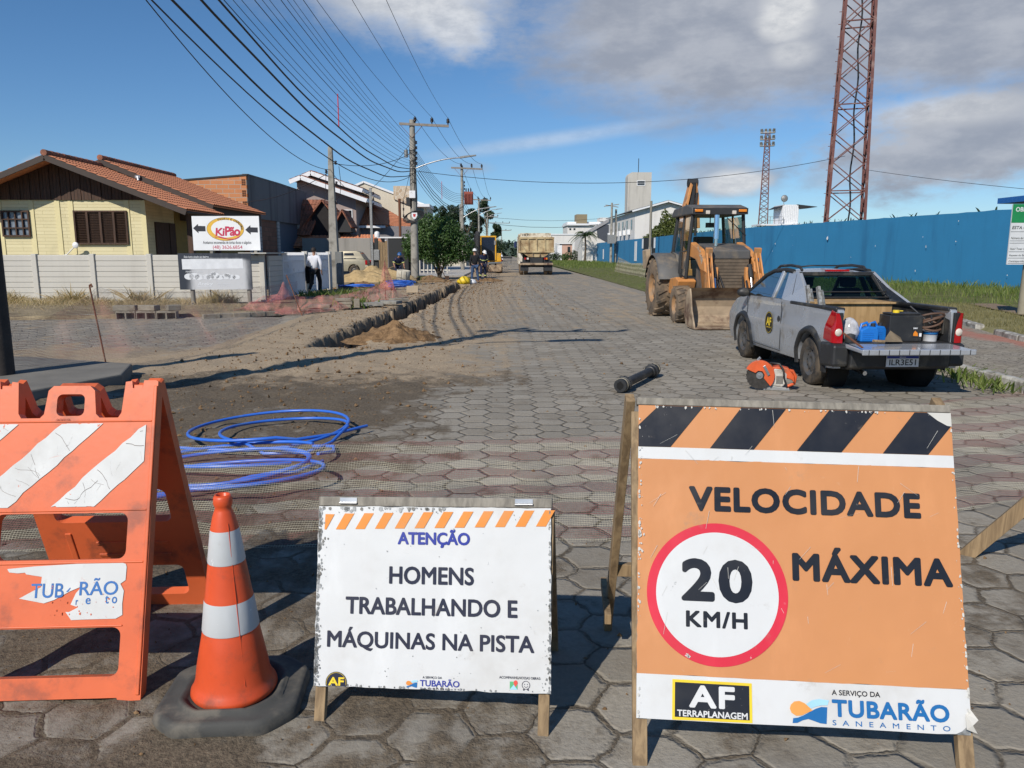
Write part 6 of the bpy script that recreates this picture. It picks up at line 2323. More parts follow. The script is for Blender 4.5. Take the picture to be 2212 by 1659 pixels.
# lettering round the ring
for k, ch in enumerate('PADARIA E CONFEITARIA'):
    if ch == ' ':
        continue
    a = R(112 - 4.6 * k * 1.22 - 0.0)
    cx, cy = ec[0] + 296 * math.cos(a), ec[1] - 174 * math.sin(a)
    keep = b.T
    b.T = b.T @ Matrix.Translation((u_(cx), v_(cy), 0.0055)) @ Matrix.Rotation(math.atan2(math.sin(a) * 174 / 0.9, math.cos(a) * 296) - math.pi / 2, 4, 'Z')
    b.text(ch, -0.026 if ch != 'I' else -0.006, 0.026 if ch != 'I' else 0.006, -0.032, 0.032, 0, 1, 0.02)
    b.T = keep
pl([(500, 470), (540, 490), (580, 470), (640, 488), (740, 515), (860, 515), (930, 480), (955, 455), (930, 500), (870, 527), (760, 535), (660, 515), (560, 490), (520, 500)][::-1], 0.006, 3)
b.text('Ki', u_(520), u_(690), v_(468), v_(330), 0.0062, 3, 0.05, 0.9, 0.1)
b.text('Pão', u_(690), u_(962), v_(468), v_(305), 0.0062, 3, 0.05, 0.9, 0.05)
b.text('Aceitamos encomendas de tortas doces e salgados', u_(290), u_(1145), v_(622), v_(552), 0.002, 1, 0.01)
b.text('(48) 3626.6854', u_(460), u_(982), v_(708), v_(630), 0.002, 3, 0.01)
b.build('board', [mat('board_white', (0.74, 0.75, 0.76), 0.5, var=0.04), mat('ink_black', (0.02, 0.021, 0.03), 0.5), mat('ink_gold', (0.70, 0.42, 0.05), 0.5), mat('ink_crimson', (0.50, 0.03, 0.08), 0.5)], t)
for x in (0.55, 1.95):
    q = MB()
    q.beam((x, 0.07, 0), (x, 0.07, 2.6), 0.09, 0.09)
    q.build('post', M_WOODG, t)
t = thing('billboard', 'faded black and white welcome billboard on two grey posts before the precast fence', 'billboard', (-9.18, 22.35, 0), R(2))
b = MB()
b.T = bT(0.52)
bw, bh = 2.05, 1.03
def fademat():
    m, tt = newmat('faded_print')
    p = tt.coord()
    x, y, z = tt.sep(p)
    n = tt.noise(tt.v('MULTIPLY', p, (9, 9, 1.2)), 1.0, 5, 0.65)
    n2 = tt.noise(p, 1.6, 4, 0.6)
    e = tt.m('MINIMUM', tt.ramp(x, 0.12, 0.55), tt.ramp(x, 1.72, 2.15, 1, 0))
    e = tt.m('MULTIPLY', e, tt.ramp(z, 1.32, 1.46, 1, 0.1))
    f = tt.m('ADD', tt.m('MULTIPLY', e, 0.75), tt.m('ADD', tt.m('MULTIPLY', tt.m('SUBTRACT', n, 0.5), 0.45), tt.m('MULTIPLY', tt.m('SUBTRACT', n2, 0.5), 0.3)))
    col = tt.mix(tt.ramp(f, 0.05, 0.75), (0.022, 0.028, 0.042), (0.52, 0.53, 0.55))
    tt.out(tt.bsdf(col, 0.5))
    return m
b.box(0, bw, 0, bh, -0.03, 0.0)
u_ = lambda x: (x + 10) / 1175 * bw
v_ = lambda y: (1385 - y) / 610 * bh
b.poly([(u_(50), v_(1045), 0.003), (u_(1035), v_(1028), 0.003), (u_(1028), v_(868), 0.003), (u_(50), v_(872), 0.003)], 1)
rs = random.Random(8)
cols_ = [(150, 1165, 62), (235, 1160, 66), (310, 1175, 56), (430, 1170, 52), (490, 1175, 50), (560, 1150, 66), (545, 1115, 36), (650, 1180, 48), (750, 1165, 56), (770, 1140, 40), (840, 1175, 50), (910, 1175, 48)]
for (cx, cy, rr) in cols_:
    n = 20
    b.poly([(u_(cx + 1.25 * rr * math.cos(2 * math.pi * k / n)), v_(cy - rr * 0.85 * math.sin(2 * math.pi * k / n)), 0.003) for k in range(n)], 1)
b.text('Seja bem-vindo ao bairro', u_(85), u_(488), v_(862), v_(815), 0.003, 1, 0.012, 1.0, 0.25)
b.text('Neste bairro tem', u_(100), u_(372), v_(1096), v_(1066), 0.003, 1, 0.006, 1.0, 0.25)
b.text('Ateky', u_(275), u_(530), v_(1335), v_(1255), 0.003, 1, 0.03, 1.0, 0.2)
b.poly([(u_(272), v_(1333), 0.003), (u_(505), v_(1333), 0.003), (u_(505), v_(1327), 0.003), (u_(272), v_(1327), 0.003)], 1)
b.text('www.ateky.com.br', u_(595), u_(808), v_(1300), v_(1278), 0.003, 1, 0.01)
b.text('48 3191 0101', u_(610), u_(795), v_(1330), v_(1308), 0.003, 1, 0.01)
b.build('board', [fademat(), mat('print_white', (0.66, 0.68, 0.71), 0.5)], t)
for x in (0.32, 1.93):
    q = MB()
    q.tube([(x, 0.1, -0.05), (x, 0.1, 1.4)], 0.065, 12)
    q.build('post', M_WOODG, t)

t = thing('works_board', 'green and white public works notice board on a timber post at the right edge', 'notice board', (11.7, 17.3, 0), R(0))
b = MB()
b.T = bT(0)
X0 = -0.32
b.box(X0, X0 + 3.0, 1.30, 2.62, -0.03, 0.0)
b.poly([(X0, 2.22, 0.004), (X0 + 3.0, 2.22, 0.004), (X0 + 3.0, 2.625, 0.004), (X0, 2.625, 0.004)], 1)
b.text('OBRA DO GOVERNO', X0 + 0.07, X0 + 1.25, 2.46, 2.56, 0.006, 0, 0.04)
b.text('DO ESTADO', X0 + 0.30, X0 + 0.95, 2.32, 2.42, 0.006, 0, 0.04)
b.text('ESTA OBRA CONTA COM RECURSOS', X0 + 0.03, X0 + 1.75, 2.08, 2.15, 0.004, 2, 0.03, 1, 0.15)
for tx, z, L in (('Número da Portaria:', 1.86, .48), ('Valor Total: R$ 3.172', 1.62, .52), ('Repasse do Estado: R$', 1.475, .54), ('Contrapartida do Município:', 1.345, .7)):
    b.text(tx, X0 + 0.03, X0 + 0.03 + L, z, z + 0.05, 0.004, 2, 0.01, 1, 0.15)
for z in (2.02, 1.82, 1.77, 1.58, 1.44, 1.325):
    b.poly([(X0 + 0.01, z, 0.004), (X0 + 2.9, z, 0.004), (X0 + 2.9, z + 0.008, 0.004), (X0 + 0.01, z + 0.008, 0.004)], 2)
b.build('board', [mat('notice_white', (0.62, 0.64, 0.66), 0.5), mat('notice_green', (0.012, 0.22, 0.07), 0.5), mat('notice_ink', (0.08, 0.09, 0.09), 0.5)], t)
q = MB()
q.tube([(0.24, 0.12, -0.1), (0.28, 0.12, 2.5)], [0.115, 0.10], 14)
q.build('post', mat('pale_timber_post', (0.27, 0.245, 0.18), 0.85, var=0.2, vs=4), t)
t = thing('shelter_roof', 'blue sheet roof corner with a thin pole peeping over the wall beside the notice board', 'roof', (21.2, 30.2, 0), 0)
b = MB()
b.box(-0.05, 3.0, 0, 3, 3.62, 3.85)
b.build('roof_edge', mat('blue_sheet', (0.02, 0.13, 0.40), 0.5), t)
b = MB()
b.beam((0.3, 0.2, 3.85), (-0.35, 0.2, 4.8), 0.03)
b.build('thin_pole', M_SHADE, t)
b = MB()
b.beam((0.6, 0.3, 0), (0.6, 0.3, 3.62), 0.15)
b.build('support', M_GALV, t)
# ---------------------------------------------------------------- vehicles and cargo
def glassmat(name='vehicle_glass', tint=(0.36, 0.50, 0.50, 1), k=0.5):
    m, t = newmat(name)
    tr = t.n('ShaderNodeBsdfTransparent')
    tr.inputs[0].default_value = tint
    gl = t.n('ShaderNodeBsdfGlossy')
    gl.inputs['Roughness'].default_value = 0.03
    fr = t.n('ShaderNodeFresnel')
    fr.inputs[0].default_value = 1.5
    mx_ = t.n('ShaderNodeMixShader')
    t.put(mx_.inputs[0], t.m('MULTIPLY', t.m('ADD', fr.outputs[0], 0.03), k))
    t.put(mx_.inputs[1], tr.outputs[0])
    t.put(mx_.inputs[2], gl.outputs[0])
    t.out(mx_.outputs[0])
    return m


M_GLASS = glassmat()
M_GLASSB = glassmat('cab_glass', (0.78, 0.90, 0.88, 1), 0.7)
M_SILVER = mat('silver_paint', (0.42, 0.445, 0.48), 0.24, 0.35, var=0.04, vs=2, dirt=(0.25, 0.225, 0.19), da=0.22, ds=2.2, coat=0.4)
M_TYRE = mat('tyre', (0.022, 0.021, 0.020), 0.85, var=0.3, vs=10, dirt=(0.11, 0.085, 0.06), da=0.75, ds=6, bump=0.2, bs=50)
M_TYREM = mat('muddy_tyre', (0.06, 0.052, 0.043), 0.9, var=0.3, vs=8, dirt=(0.20, 0.145, 0.095), da=0.95, ds=4, bump=0.3, bs=40)
M_RIM = mat('steel_rim', (0.13, 0.13, 0.13), 0.5, 0.6, var=0.2, dirt=(0.19, 0.15, 0.11), da=0.6, ds=10)
M_REDL = mat('red_lens', (0.36, 0.004, 0.010), 0.10, var=0.1, coat=0.6)
M_CLEARL = mat('clear_lens', (0.62, 0.55, 0.47), 0.12, var=0.1, coat=0.6)
M_AMBER = mat('amber_lens', (0.70, 0.22, 0.02), 0.2)
M_CASE = mat('loader_orange', (0.60, 0.26, 0.078), 0.5, var=0.12, vs=3, dirt=(0.28, 0.17, 0.09), da=0.5, ds=2.5)
M_LGREY = mat('loader_grey', (0.085, 0.085, 0.085), 0.6, var=0.15, vs=3, dirt=(0.19, 0.155, 0.115), da=0.45, ds=2)
M_MUDST = mat('muddy_steel', (0.36, 0.275, 0.185), 0.75, 0.1, var=0.3, vs=3, dirt=(0.10, 0.05, 0.032), da=0.55, ds=2.2, bump=0.2, bs=20)


def wheel(par, x, y, r, w, rim_r, tyre_m=None, rim_m=None, lugs=0, side=-1, dz=0.0, axis='X', holes=12):
    q = MB()
    prof = [(rim_r, -w * .46), (r * 0.90, -w / 2), (r * 0.97, -w * .44), (r, -w * .33), (r, w * .33), (r * .97, w * .44), (r * .90, w / 2), (rim_r, w * .46)]
    q.lathe(prof, 48, 0, 'X', (x, y, r + dz), True, False)
    if lugs:
        for k in range(lugs):
            for s in (-1, 1):
                a = 2 * math.pi * (k + (0.5 if s > 0 else 0)) / lugs
                c_ = Vector((x, y, r + dz))
                d_ = Vector((0, math.cos(a), math.sin(a)))
                e_ = Vector((0, math.cos(a + 0.16), math.sin(a + 0.16)))
                q.beam(c_ + d_ * r * 1.0 + Vector((s * w * 0.03, 0, 0)), c_ + e_ * r * 0.985 + Vector((s * w * .47, 0, 0)), r * 0.10, r * 0.09, None, tuple(d_))
    else:
        for k in (-0.2, 0.0, 0.2):
            q.lathe([(r + 0.0005, w * (k - .025)), (r - .008, w * k), (r + 0.0005, w * (k + .025))], 48, 0, 'X', (x, y, r + dz), False, False)
    t_ = q.build('wheel', tyre_m or M_TYRE, par)
    q = MB()
    f = side * w
    q.lathe([(rim_r, f * .46), (rim_r * .93, f * .44), (rim_r * .86, f * .30), (rim_r * .62, f * .24), (rim_r * .50, f * .34), (rim_r * .30, f * .36), (rim_r * .26, f * .28), (0.001, f * .28)], 32, 0, 'X', (x, y, r + dz), True, False)
    q.lathe([(rim_r, -f * .40), (0.001, -f * .3)], 24, 0, 'X', (x, y, r + dz), True, False)
    rm = q.build('rim', rim_m or M_RIM, t_)
    q = MB()
    for k in range(holes):
        a = 2 * math.pi * k / holes
        cy, cz = y + rim_r * .72 * math.cos(a), r + dz + rim_r * .72 * math.sin(a)
        q.lathe([(rim_r * .085, f * .265), (0.001, f * .285)], 8, 0, 'X', (x, cy, cz), False, False)
    q.build('rim_slots', mat('slot_black', (0.006, 0.006, 0.006), 0.9), t_)
    return t_


def arc_cut(cy, r, z0, n=14):
    """wheel arch points of a body outline, going forward (+y) along the bottom line z0"""
    zc = 0.30
    a0 = math.asin((z0 - zc) / r)
    return [(cy - r * math.cos(a0 + (math.pi - 2 * a0) * k / n), zc + r * math.sin(a0 + (math.pi - 2 * a0) * k / n)) for k in range(n + 1)]


def warp_solid(name, outline, x0, x1, mats, par, zcuts=(), ycuts=(), fn=None, bevel=0.0):
    bm = bmesh.new()
    va = [bm.verts.new((x0, y, z)) for y, z in outline]
    vb = [bm.verts.new((x1, y, z)) for y, z in outline]
    n = len(outline)
    bm.faces.new(va[::-1])
    bm.faces.new(vb)
    for k in range(n):
        bm.faces.new((va[k], va[(k + 1) % n], vb[(k + 1) % n], vb[k]))
    bmesh.ops.recalc_face_normals(bm, faces=bm.faces)
    for z in zcuts:
        bmesh.ops.bisect_plane(bm, geom=bm.verts[:] + bm.edges[:] + bm.faces[:], plane_co=(0, 0, z), plane_no=(0, 0, 1))
    for y in ycuts:
        bmesh.ops.bisect_plane(bm, geom=bm.verts[:] + bm.edges[:] + bm.faces[:], plane_co=(0, y, 0), plane_no=(0, 1, 0))
    if fn:
        for v in bm.verts:
            v.co = Vector(fn(*v.co))
    me = bpy.data.meshes.new(name)
    bm.to_mesh(me)
    bm.free()
    for m in (mats if isinstance(mats, list) else [mats]):
        me.materials.append(m)
    o = bpy.data.objects.new(name, me)
    COL.objects.link(o)
    o.parent = par
    for p in me.polygons:
        p.use_smooth = True
    if bevel:
        bv = o.modifiers.new('bevel', 'BEVEL')
        bv.width, bv.segments, bv.limit_method, bv.angle_limit = bevel, 3, 'ANGLE', R(35)
    es = o.modifiers.new('split', 'EDGE_SPLIT')
    es.split_angle = R(32)
    return o


# --- silver pickup
pk = thing('pickup', 'silver small pickup with lowered tailgate, tools in its bed and a round black door badge', 'pickup', (4.40, 8.42, 0), R(0.6))
pk.scale = (0.90, 0.96, 0.95)
RA, FA, WR, AR = 0.66, 3.20, 0.30, 0.375


def body_x(x, y, z):
    s = 1 if x > 0 else -1
    a = abs(x)
    if a > 0.62:
        k = 0.0
        k -= 0.05 * sstep(0.62, 1.0, z) + 0.03 * sstep(0.45, 0.22, z)
        k -= 0.10 * sstep(3.5, 4.25, y) + 0.015 * sstep(0.5, 0.0, y)
        k += 0.012 * math.exp(-((z - 0.66) / 0.06) ** 2)
        a += k * (a - 0.55) / 0.26
    return (s * a, y, z)


side = [(0.0, 0.30), (0.02, 0.60), (0.03, 0.97), (0.06, 0.985), (1.30, 1.00), (1.9, 1.01), (3.25, 0.99), (3.75, 0.90), (4.05, 0.78), (4.17, 0.62), (4.18, 0.40), (4.10, 0.25)] + arc_cut(FA, AR, 0.25)[::-1] + arc_cut(RA, AR, 0.27)[::-1]
zc_, yc_ = (0.36, 0.45, 0.56, 0.62, 0.66, 0.70, 0.78, 0.86, 0.93), (0.25, 0.5, 1.1, 1.5, 2.0, 2.5, 3.0, 3.5, 3.7, 3.9, 4.05)
for s, nm in ((-1, 'body_side'), (1, 'body_side')):
    warp_solid(nm, side, *( (-0.80, -0.70) if s < 0 else (0.70, 0.80)), M_SILVER, pk, zc_, yc_, body_x, 0.012)
b = MB()
b.prism([(3.18, 0.30), (3.18, 0.985), (3.75, 0.895), (4.05, 0.775), (4.17, 0.62), (4.18, 0.4), (4.1, 0.3)], -0.70, 0.70, 'YZ')
b.build('hood', M_SILVER, pk, 0.02)
b = MB()
b.box(-0.62, 0.62, 0.06, 4.0, 0.28, 0.54)
b.build('underbody', M_SHADE, pk)
b = MB()
b.box(-0.70, 0.70, 0.0, 1.47, 0.55, 0.60)
for s in (-1, 1):
    b.box(*sorted((s * 0.69, s * 0.76)), -0.01, 0.03, 0.60, 0.95)
b.box(-0.70, 0.70, 1.47, 1.52, 0.55, 1.0)
for s in (-1, 1):
    b.box(*sorted((s * 0.70, s * 0.672)), 0.05, 1.47, 0.60, 0.96)
    b.box(*sorted((s * 0.671, s * 0.50)), RA - 0.33, RA + 0.33, 0.60, 0.72)
    for yy in (0.15, 0.55, 0.95):
        b.box(*sorted((s * 0.671, s * 0.655)), yy, yy + 0.24, 0.68, 0.90)
b.build('bed_liner', M_BLACKP, pk, 0.008)
for s in (-1, 1):
    b = MB()
    b.box(*sorted((s * 0.76, s * 0.64)), 0.06, 1.45, 0.962, 1.005)
    b.build('bed_rail', M_BLACKP, pk, 0.012)
# flared arches
for s in (-1, 1):
    for cy in (RA, FA):
        b = MB()
        P = []
        n = 22
        for k in range(n + 1):
            a = math.pi * (1.06 - 1.12 * k / n)
            for (rr, off) in ((AR - 0.008, 0.0), (AR - 0.004, 0.035), (AR + 0.05, 0.032), (AR + 0.075, 0.0)):
                y, z = cy + rr * math.cos(a), 0.30 + rr * math.sin(a)
                bx_ = abs(body_x(0.80, y, max(z, 0.25))[0])
                P.append((s * (bx_ + off - 0.005), y, z))
        b.add(P, [(k * 4 + i, k * 4 + i + 1, k * 4 + 5 + i, k * 4 + 4 + i) for k in range(n) for i in range(3)], 0, True)
        b.build('arch_flare', M_BLACKP, pk)
        b = MB()
        b.lathe([(AR, s * 0.70), (AR, s * 0.42), (0.01, s * 0.42)], 28, 0, 'X', (0, cy, 0.31), True, False)
        b.build('wheel_well', mat('well_black', (0.006, 0.006, 0.006), 0.9), pk)
for s in (-1, 1):
    wheel(pk, s * 0.70, RA, WR, 0.185, 0.185, side=s)
    wheel(pk, s * 0.70, FA, WR, 0.185, 0.185, side=s)
# cab
b = MB()
def roof(u, q):
    y = 1.72 + 1.10 * q
    hw = 0.535 - 0.03 * q
    x = -hw + 2 * hw * u
    return (x, y, 1.385 + 0.035 * (1 - (2 * u - 1) ** 2) - 0.05 * (2 * q - 0.9) ** 2)
b.grid(roof, 14, 10)
b.grid(lambda u, q: (lambda p: (p[0], p[1], p[2] - 0.045))(roof(u, q)), 14, 10)
b.add([roof(0, 0), roof(1, 0), (0.555, 1.72, 1.31), (-0.555, 1.72, 1.31)], [(0, 1, 2, 3)])
b.build('roof', M_SILVER, pk)
for s in (-1, 1):
    b = MB()
    # sail panel running down from the roof to the bed side
    P = [(s * 0.735, 1.00, 0.99), (s * 0.745, 1.78, 1.0), (s * 0.565, 1.98, 1.375), (s * 0.56, 1.70, 1.375), (s * 0.62, 1.36, 1.18)]
    Q = [(p[0] - s * 0.05, p[1], p[2]) for p in P]
    b.add(P + Q, [(0, 1, 2, 3, 4), (9, 8, 7, 6, 5)] + [(k, (k + 1) % 5, 5 + (k + 1) % 5, 5 + k) for k in range(5)])
    b.build('rear_pillar', M_SILVER, pk, 0.01)
    b = MB()
    b.beam((s * 0.685, 1.50, 0.99), (s * 0.535, 1.71, 1.345), 0.07, 0.05)
    b.build('window_frame', M_BLACKP, pk, 0.008)
    b = MB()
    b.beam((s * 0.735, 2.12, 0.99), (s * 0.565, 2.16, 1.375), 0.05, 0.075, None, (0, 1, 0))
    b.build('door_pillar', M_SILVER if s < 0 else M_SHADE, pk, 0.006)
    b = MB()
    b.tube([(s * 0.725, 3.32, 0.97), (s * 0.66, 3.05, 1.15), (s * 0.60, 2.80, 1.30), (s * 0.565, 2.55, 1.375), (s * 0.56, 2.1, 1.40), (s * 0.56, 1.85, 1.385)], 0.032, 8)
    b.build('windscreen_pillar', M_SHADE, pk)
    b = MB()
    b.add([(s * 0.738, 2.15, 1.0), (s * 0.735, 3.20, 1.0), (s * 0.58, 2.75, 1.345), (s * 0.572, 2.19, 1.36)], [(0, 1, 2, 3)], 0, False)
    b.add([(s * 0.738, 1.80, 1.0), (s * 0.738, 2.10, 1.0), (s * 0.572, 2.14, 1.36), (s * 0.575, 1.98, 1.355)], [(0, 1, 2, 3)], 0, False)
    b.build('side_window', M_GLASS, pk)
    b = MB()
    b.beam((s * 0.742, 1.75, 0.995), (s * 0.742, 3.25, 0.99), 0.02, 0.03)
    b.build('window_seal', M_SHADE, pk)
    b = MB()
    b.lathe([(0.001, -0.05), (0.06, -0.045), (0.085, 0.0), (0.075, 0.04), (0.001, 0.055)], 18, 0, 'Y', (0, 0, 0))
    b.v = [(x * 1.25 + s * 0.88, y + 3.02, z * 0.85 + 1.04) for x, y, z in b.v]
    b.beam((s * 0.74, 3.08, 1.0), (s * 0.82, 3.03, 1.02), 0.05)
    b.build('mirror', M_BLACKP, pk)
    b = MB()
    b.tube([(s * 0.47, 1.78, 1.40), (s * 0.47, 1.86, 1.445), (s * 0.465, 2.2, 1.462), (s * 0.46, 2.6, 1.445), (s * 0.455, 2.72, 1.40)], 0.020, 8)
    b.build('roof_rail', M_BLACKP, pk)
b = MB()
b.tube([(-0.47, 1.87, 1.445), (-0.3, 1.87, 1.462), (0.3, 1.87, 1.462), (0.47, 1.87, 1.445)], 0.010, 8)
b.build('rack_crossbar', M_BLACKP, pk)
b = MB()
b.beam((-0.54, 1.705, 1.355), (0.54, 1.705, 1.355), 0.05, 0.05)
b.beam((-0.67, 1.50, 1.0), (0.67, 1.50, 1.0), 0.05, 0.05)
b.build('window_surround', M_BLACKP, pk, 0.006)
b = MB()
b.add([(-0.66, 1.50, 1.02), (0.66, 1.50, 1.02), (0.53, 1.70, 1.335), (-0.53, 1.70, 1.335)], [(0, 1, 2, 3)], 0, False)
b.build('rear_window', M_GLASS, pk)
b = MB()
b.grid(lambda u, q: ((-0.68 + 1.36 * u) * (1 - 0.2 * q), 3.30 - 0.62 * q + 0.08 * (1 - (2 * u - 1) ** 2), 0.99 + 0.37 * q), 10, 6)
b.build('windscreen', M_GLASS, pk)
b = MB()
b.box(-0.17, 0.17, 1.66, 1.72, 1.385, 1.412)
b.build('high_stop_lamp', M_REDL, pk, 0.005)
b = MB()
b.tube([(-0.62, 1.47, 1.12), (0.62, 1.47, 1.12)], 0.010, 6)
b.tube([(-0.66, 1.46, 1.045), (0.66, 1.46, 1.045)], 0.012, 6)
b.build('guard_bars', M_BLACKP, pk)
for x in (-0.32, 0.32):
    b = MB()
    b.prism([(2.05, 0.5), (2.55, 0.5), (2.5, 0.72), (2.2, 0.72), (2.05, 1.15), (1.95, 1.15)], x - 0.2, x + 0.2, 'YZ')
    b.box(x - 0.11, x + 0.11, 1.94, 2.04, 1.16, 1.30)
    b.build('seat', M_SHADE, pk, 0.03)
b = MB()
b.prism([(2.85, 0.5), (3.2, 0.5), (3.2, 0.98), (2.95, 0.98), (2.85, 0.85)], -0.66, 0.66, 'YZ')
b.build('dashboard', M_SHADE, pk, 0.02)
b = MB()
b.tube([(-0.32 + 0.18 * math.cos(a), 2.72 - 0.06 * math.sin(a), 0.95 + 0.17 * math.sin(a)) for a in [2 * math.pi * k / 20 for k in range(20)]], 0.015, 6, closed=True)
b.beam((-0.32, 2.72, 0.95), (-0.32, 2.9, 0.85), 0.04)
b.build('steering_wheel', M_SHADE, pk)
b = MB()
b.box(-0.13, 0.13, 2.70, 2.74, 1.24, 1.30)
b.build('inner_mirror', M_GALV, pk)
# rear lamps wrapping the corners
for s in (-1, 1):
    b = MB()
    prof = [(0.56, 0.0), (0.60, 0.02), (0.75, 0.03), (0.88, 0.025), (0.925, 0.0)]
    nz, na = 14, 10
    def lamp(u, q):
        z = 0.60 + 0.345 * q
        wd = 0.25 - 0.10 * q ** 2
        # from the inner rear edge round the corner to the side
        if u < 0.45:
            k = u / 0.45
            return (s * (0.695 + 0.06 * q ** 3 + (0.10 - 0.06 * q ** 3) * k), -0.028 + 0.01 * k, z)
        k = (u - 0.45) / 0.55
        return (s * (0.812 - 0.045 * sstep(0.7, 0.97, z)), -0.012 + wd * k, z + (0.03 * k))
    b.grid(lamp, na, nz)
    lm = b.build('tail_lamp', M_REDL, pk)
    b = MB()
    b.lathe([(0.044, 0.0), (0.040, -0.006), (0.001, -0.008)], 20, 0, 'Y', (s * 0.748, -0.025, 0.725))
    b.build('lens', M_CLEARL, lm)
    b = MB()
    b.prism([(-0.07, 0.33), (0.30, 0.30), (0.30, 0.595), (0.0, 0.600), (-0.07, 0.58)], *sorted((s * 0.822, s * 0.62)), 'YZ')
    b.build('bumper_corner', M_BLACKP, pk, 0.03)
b = MB()
b.prism([(-0.10, 0.32), (0.02, 0.28), (0.06, 0.55), (-0.08, 0.56), (-0.11, 0.50)], -0.615, 0.615, 'YZ')
b.build('rear_bumper', M_BLACKP, pk, 0.02)
b = MB()
b.T = Matrix.Translation((0.02, -0.125, 0.335)) @ Matrix.Rotation(R(90), 4, 'X')
b.box(-0.20, 0.20, 0, 0.13, -0.01, 0.0)
b.poly([(-0.197, 0.098, 0.001), (0.197, 0.098, 0.001), (0.197, 0.128, 0.001), (-0.197, 0.128, 0.001)], 1)
b.text('ILR3E51', -0.165, 0.165, 0.018, 0.088, 0.0015, 2, 0.02)
b.text('BRASIL', -0.04, 0.04, 0.107, 0.120, 0.0015, 0, 0.02)
b.build('number_plate', [M_WHITEP, mat('plate_blue', (0.01, 0.03, 0.25), 0.4), mat('plate_ink', (0.01, 0.01, 0.012), 0.5)], pk)
b = MB()
b.T = Matrix.Translation((0, 0, 0.595)) @ Matrix.Rotation(R(2), 4, 'X')
b.box(-0.665, 0.665, -0.47, 0.0, -0.050, -0.004)
b.box(-0.675, 0.675, -0.495, -0.472, -0.062, 0.004)
b.build('tailgate', M_SILVER, pk, 0.012)
b = MB()
b.T = Matrix.Translation((0, 0, 0.595)) @ Matrix.Rotation(R(2), 4, 'X')
for k in range(11):
    x = -0.6 + 0.12 * k
    b.box(x - 0.004, x + 0.004, -0.498, -0.49, -0.055, -0.002)
b.box(-0.25, 0.25, -0.46, -0.30, -0.058, -0.051)
b.build('tailgate_ribs', M_SHADE, pk)
b = MB()
b.beam((-0.66, -0.45, 0.60), (-0.69, -0.02, 0.72), 0.025, 0.012)
b.build('tailgate_stay', M_RUST, pk)
b = MB()
b.tube([(-0.40, 0.3, 0.27), (-0.40, -0.06, 0.25)], 0.026, 12)
b.build('exhaust', M_CHROME, pk)
for y in (0.95, 0.62):
    b = MB()
    b.beam((-0.70, y, 0.99), (-0.70, y + 0.10, 1.22), 0.04, 0.05)
    b.beam((-0.66, y - 0.02, 0.99), (-0.68, y + 0.04, 1.18), 0.02, 0.04)
    b.build('rack_bracket', M_GALV, pk)
b = MB()
b.T = Matrix.Translation((-0.813, 2.05, 0.66)) @ Matrix(((0, 0, -1, 0), (-1, 0, 0, 0), (0, 1, 0, 0), (0, 0, 0, 1)))
disc(b, 0, 0, 0.155, 0.0, 0, 36)
disc(b, 0, 0, 0.147, 0.001, 1, 36, None, None, 0.142)
b.text('AF', -0.095, 0.095, -0.045, 0.075, 0.0015, 1, 0.06)
b.text('TERRAPLANAGEM', -0.085, 0.085, -0.075, -0.058, 0.0015, 1, 0.03)
b.build('door_badge', [mat('badge_black', (0.012, 0.012, 0.012), 0.5), M_YEL], pk)
b = MB()
b.lathe([(0.045, 0.0), (0.03, 0.008), (0.001, 0.01)], 16, 0, 'Y', (0, 0, 0))
b.v = [(-0.80 - y, 1.72 + x * 1.2, z + 0.735) for x, y, z in b.v]
b.build('door_handle', M_BLACKP, pk)
b = MB()
for y in (1.62, 3.02):
    b.box(-0.8075, -0.80, y, y + 0.008, 0.32, 0.98)
b.box(-0.803, -0.795, 1.62, 3.02, 0.30, 0.31)
b.build('door_seam', M_SHADE, pk)

# cargo resting in the pickup bed (own things)
def bedthing(name, label, cat, x, y, z=0.60, rz=0.0):
    c_ = Matrix.Translation((4.40, 8.42, 0)) @ Matrix.Rotation(R(0.6), 4, 'Z') @ Matrix.Diagonal((0.90, 0.96, 0.95, 1))
    o = thing(name, label, cat, c_ @ Vector((x, y, z)), rz)
    o.scale = (0.90, 0.96, 0.95)
    return o
t = bedthing('plywood_box', 'large plywood chest across the front of the pickup bed', 'chest', -0.06, 1.08)
b = MB()
b.box(-0.60, 0.42, -0.27, 0.36, 0.0, 0.40)
b.build('case', M_PLY, t, 0.004)
b = MB()
b.box(-0.64, 0.45, -0.31, 0.37, 0.402, 0.425)
b.build('lid', M_PLY, t, 0.003)
t = bedthing('jerrycan', 'big black plastic canister with a yellow cap and an orange label in the pickup bed', 'canister', 0.17, 0.24)
b = MB()
b.box(-0.21, 0.21, -0.12, 0.14, 0.0, 0.31)
b.box(-0.19, 0.19, -0.10, 0.12, 0.312, 0.335)
b.build('can_body', M_BLACKP, t, 0.025, seg=3)
b = MB()
b.cyl((-0.08, -0.01, 0.335), (-0.08, -0.01, 0.365), 0.04, 14)
b.box(-0.10, 0.0, -0.03, 0.01, 0.350, 0.360)
b.build('cap', M_YEL, t, 0.004)
b = MB()
b.T = Matrix.Translation((0.085, -0.1235, 0.05)) @ Matrix.Rotation(R(90), 4, 'X')
b.poly([(0, 0, 0), (0.12, 0, 0), (0.12, 0.14, 0), (0, 0.14, 0)], 0)
b.poly([(0.01, 0.02, 0.001), (0.07, 0.015, 0.001), (0.065, 0.05, 0.001), (0.03, 0.08, 0.001), (0.012, 0.05, 0.001)], 1)
b.text('LUBRAX', 0.005, 0.06, 0.10, 0.118, 0.001, 2, 0.04)
b.poly([(0.085, 0.01, 0.001), (0.115, 0.01, 0.001), (0.115, 0.05, 0.001), (0.085, 0.05, 0.001)], 2)
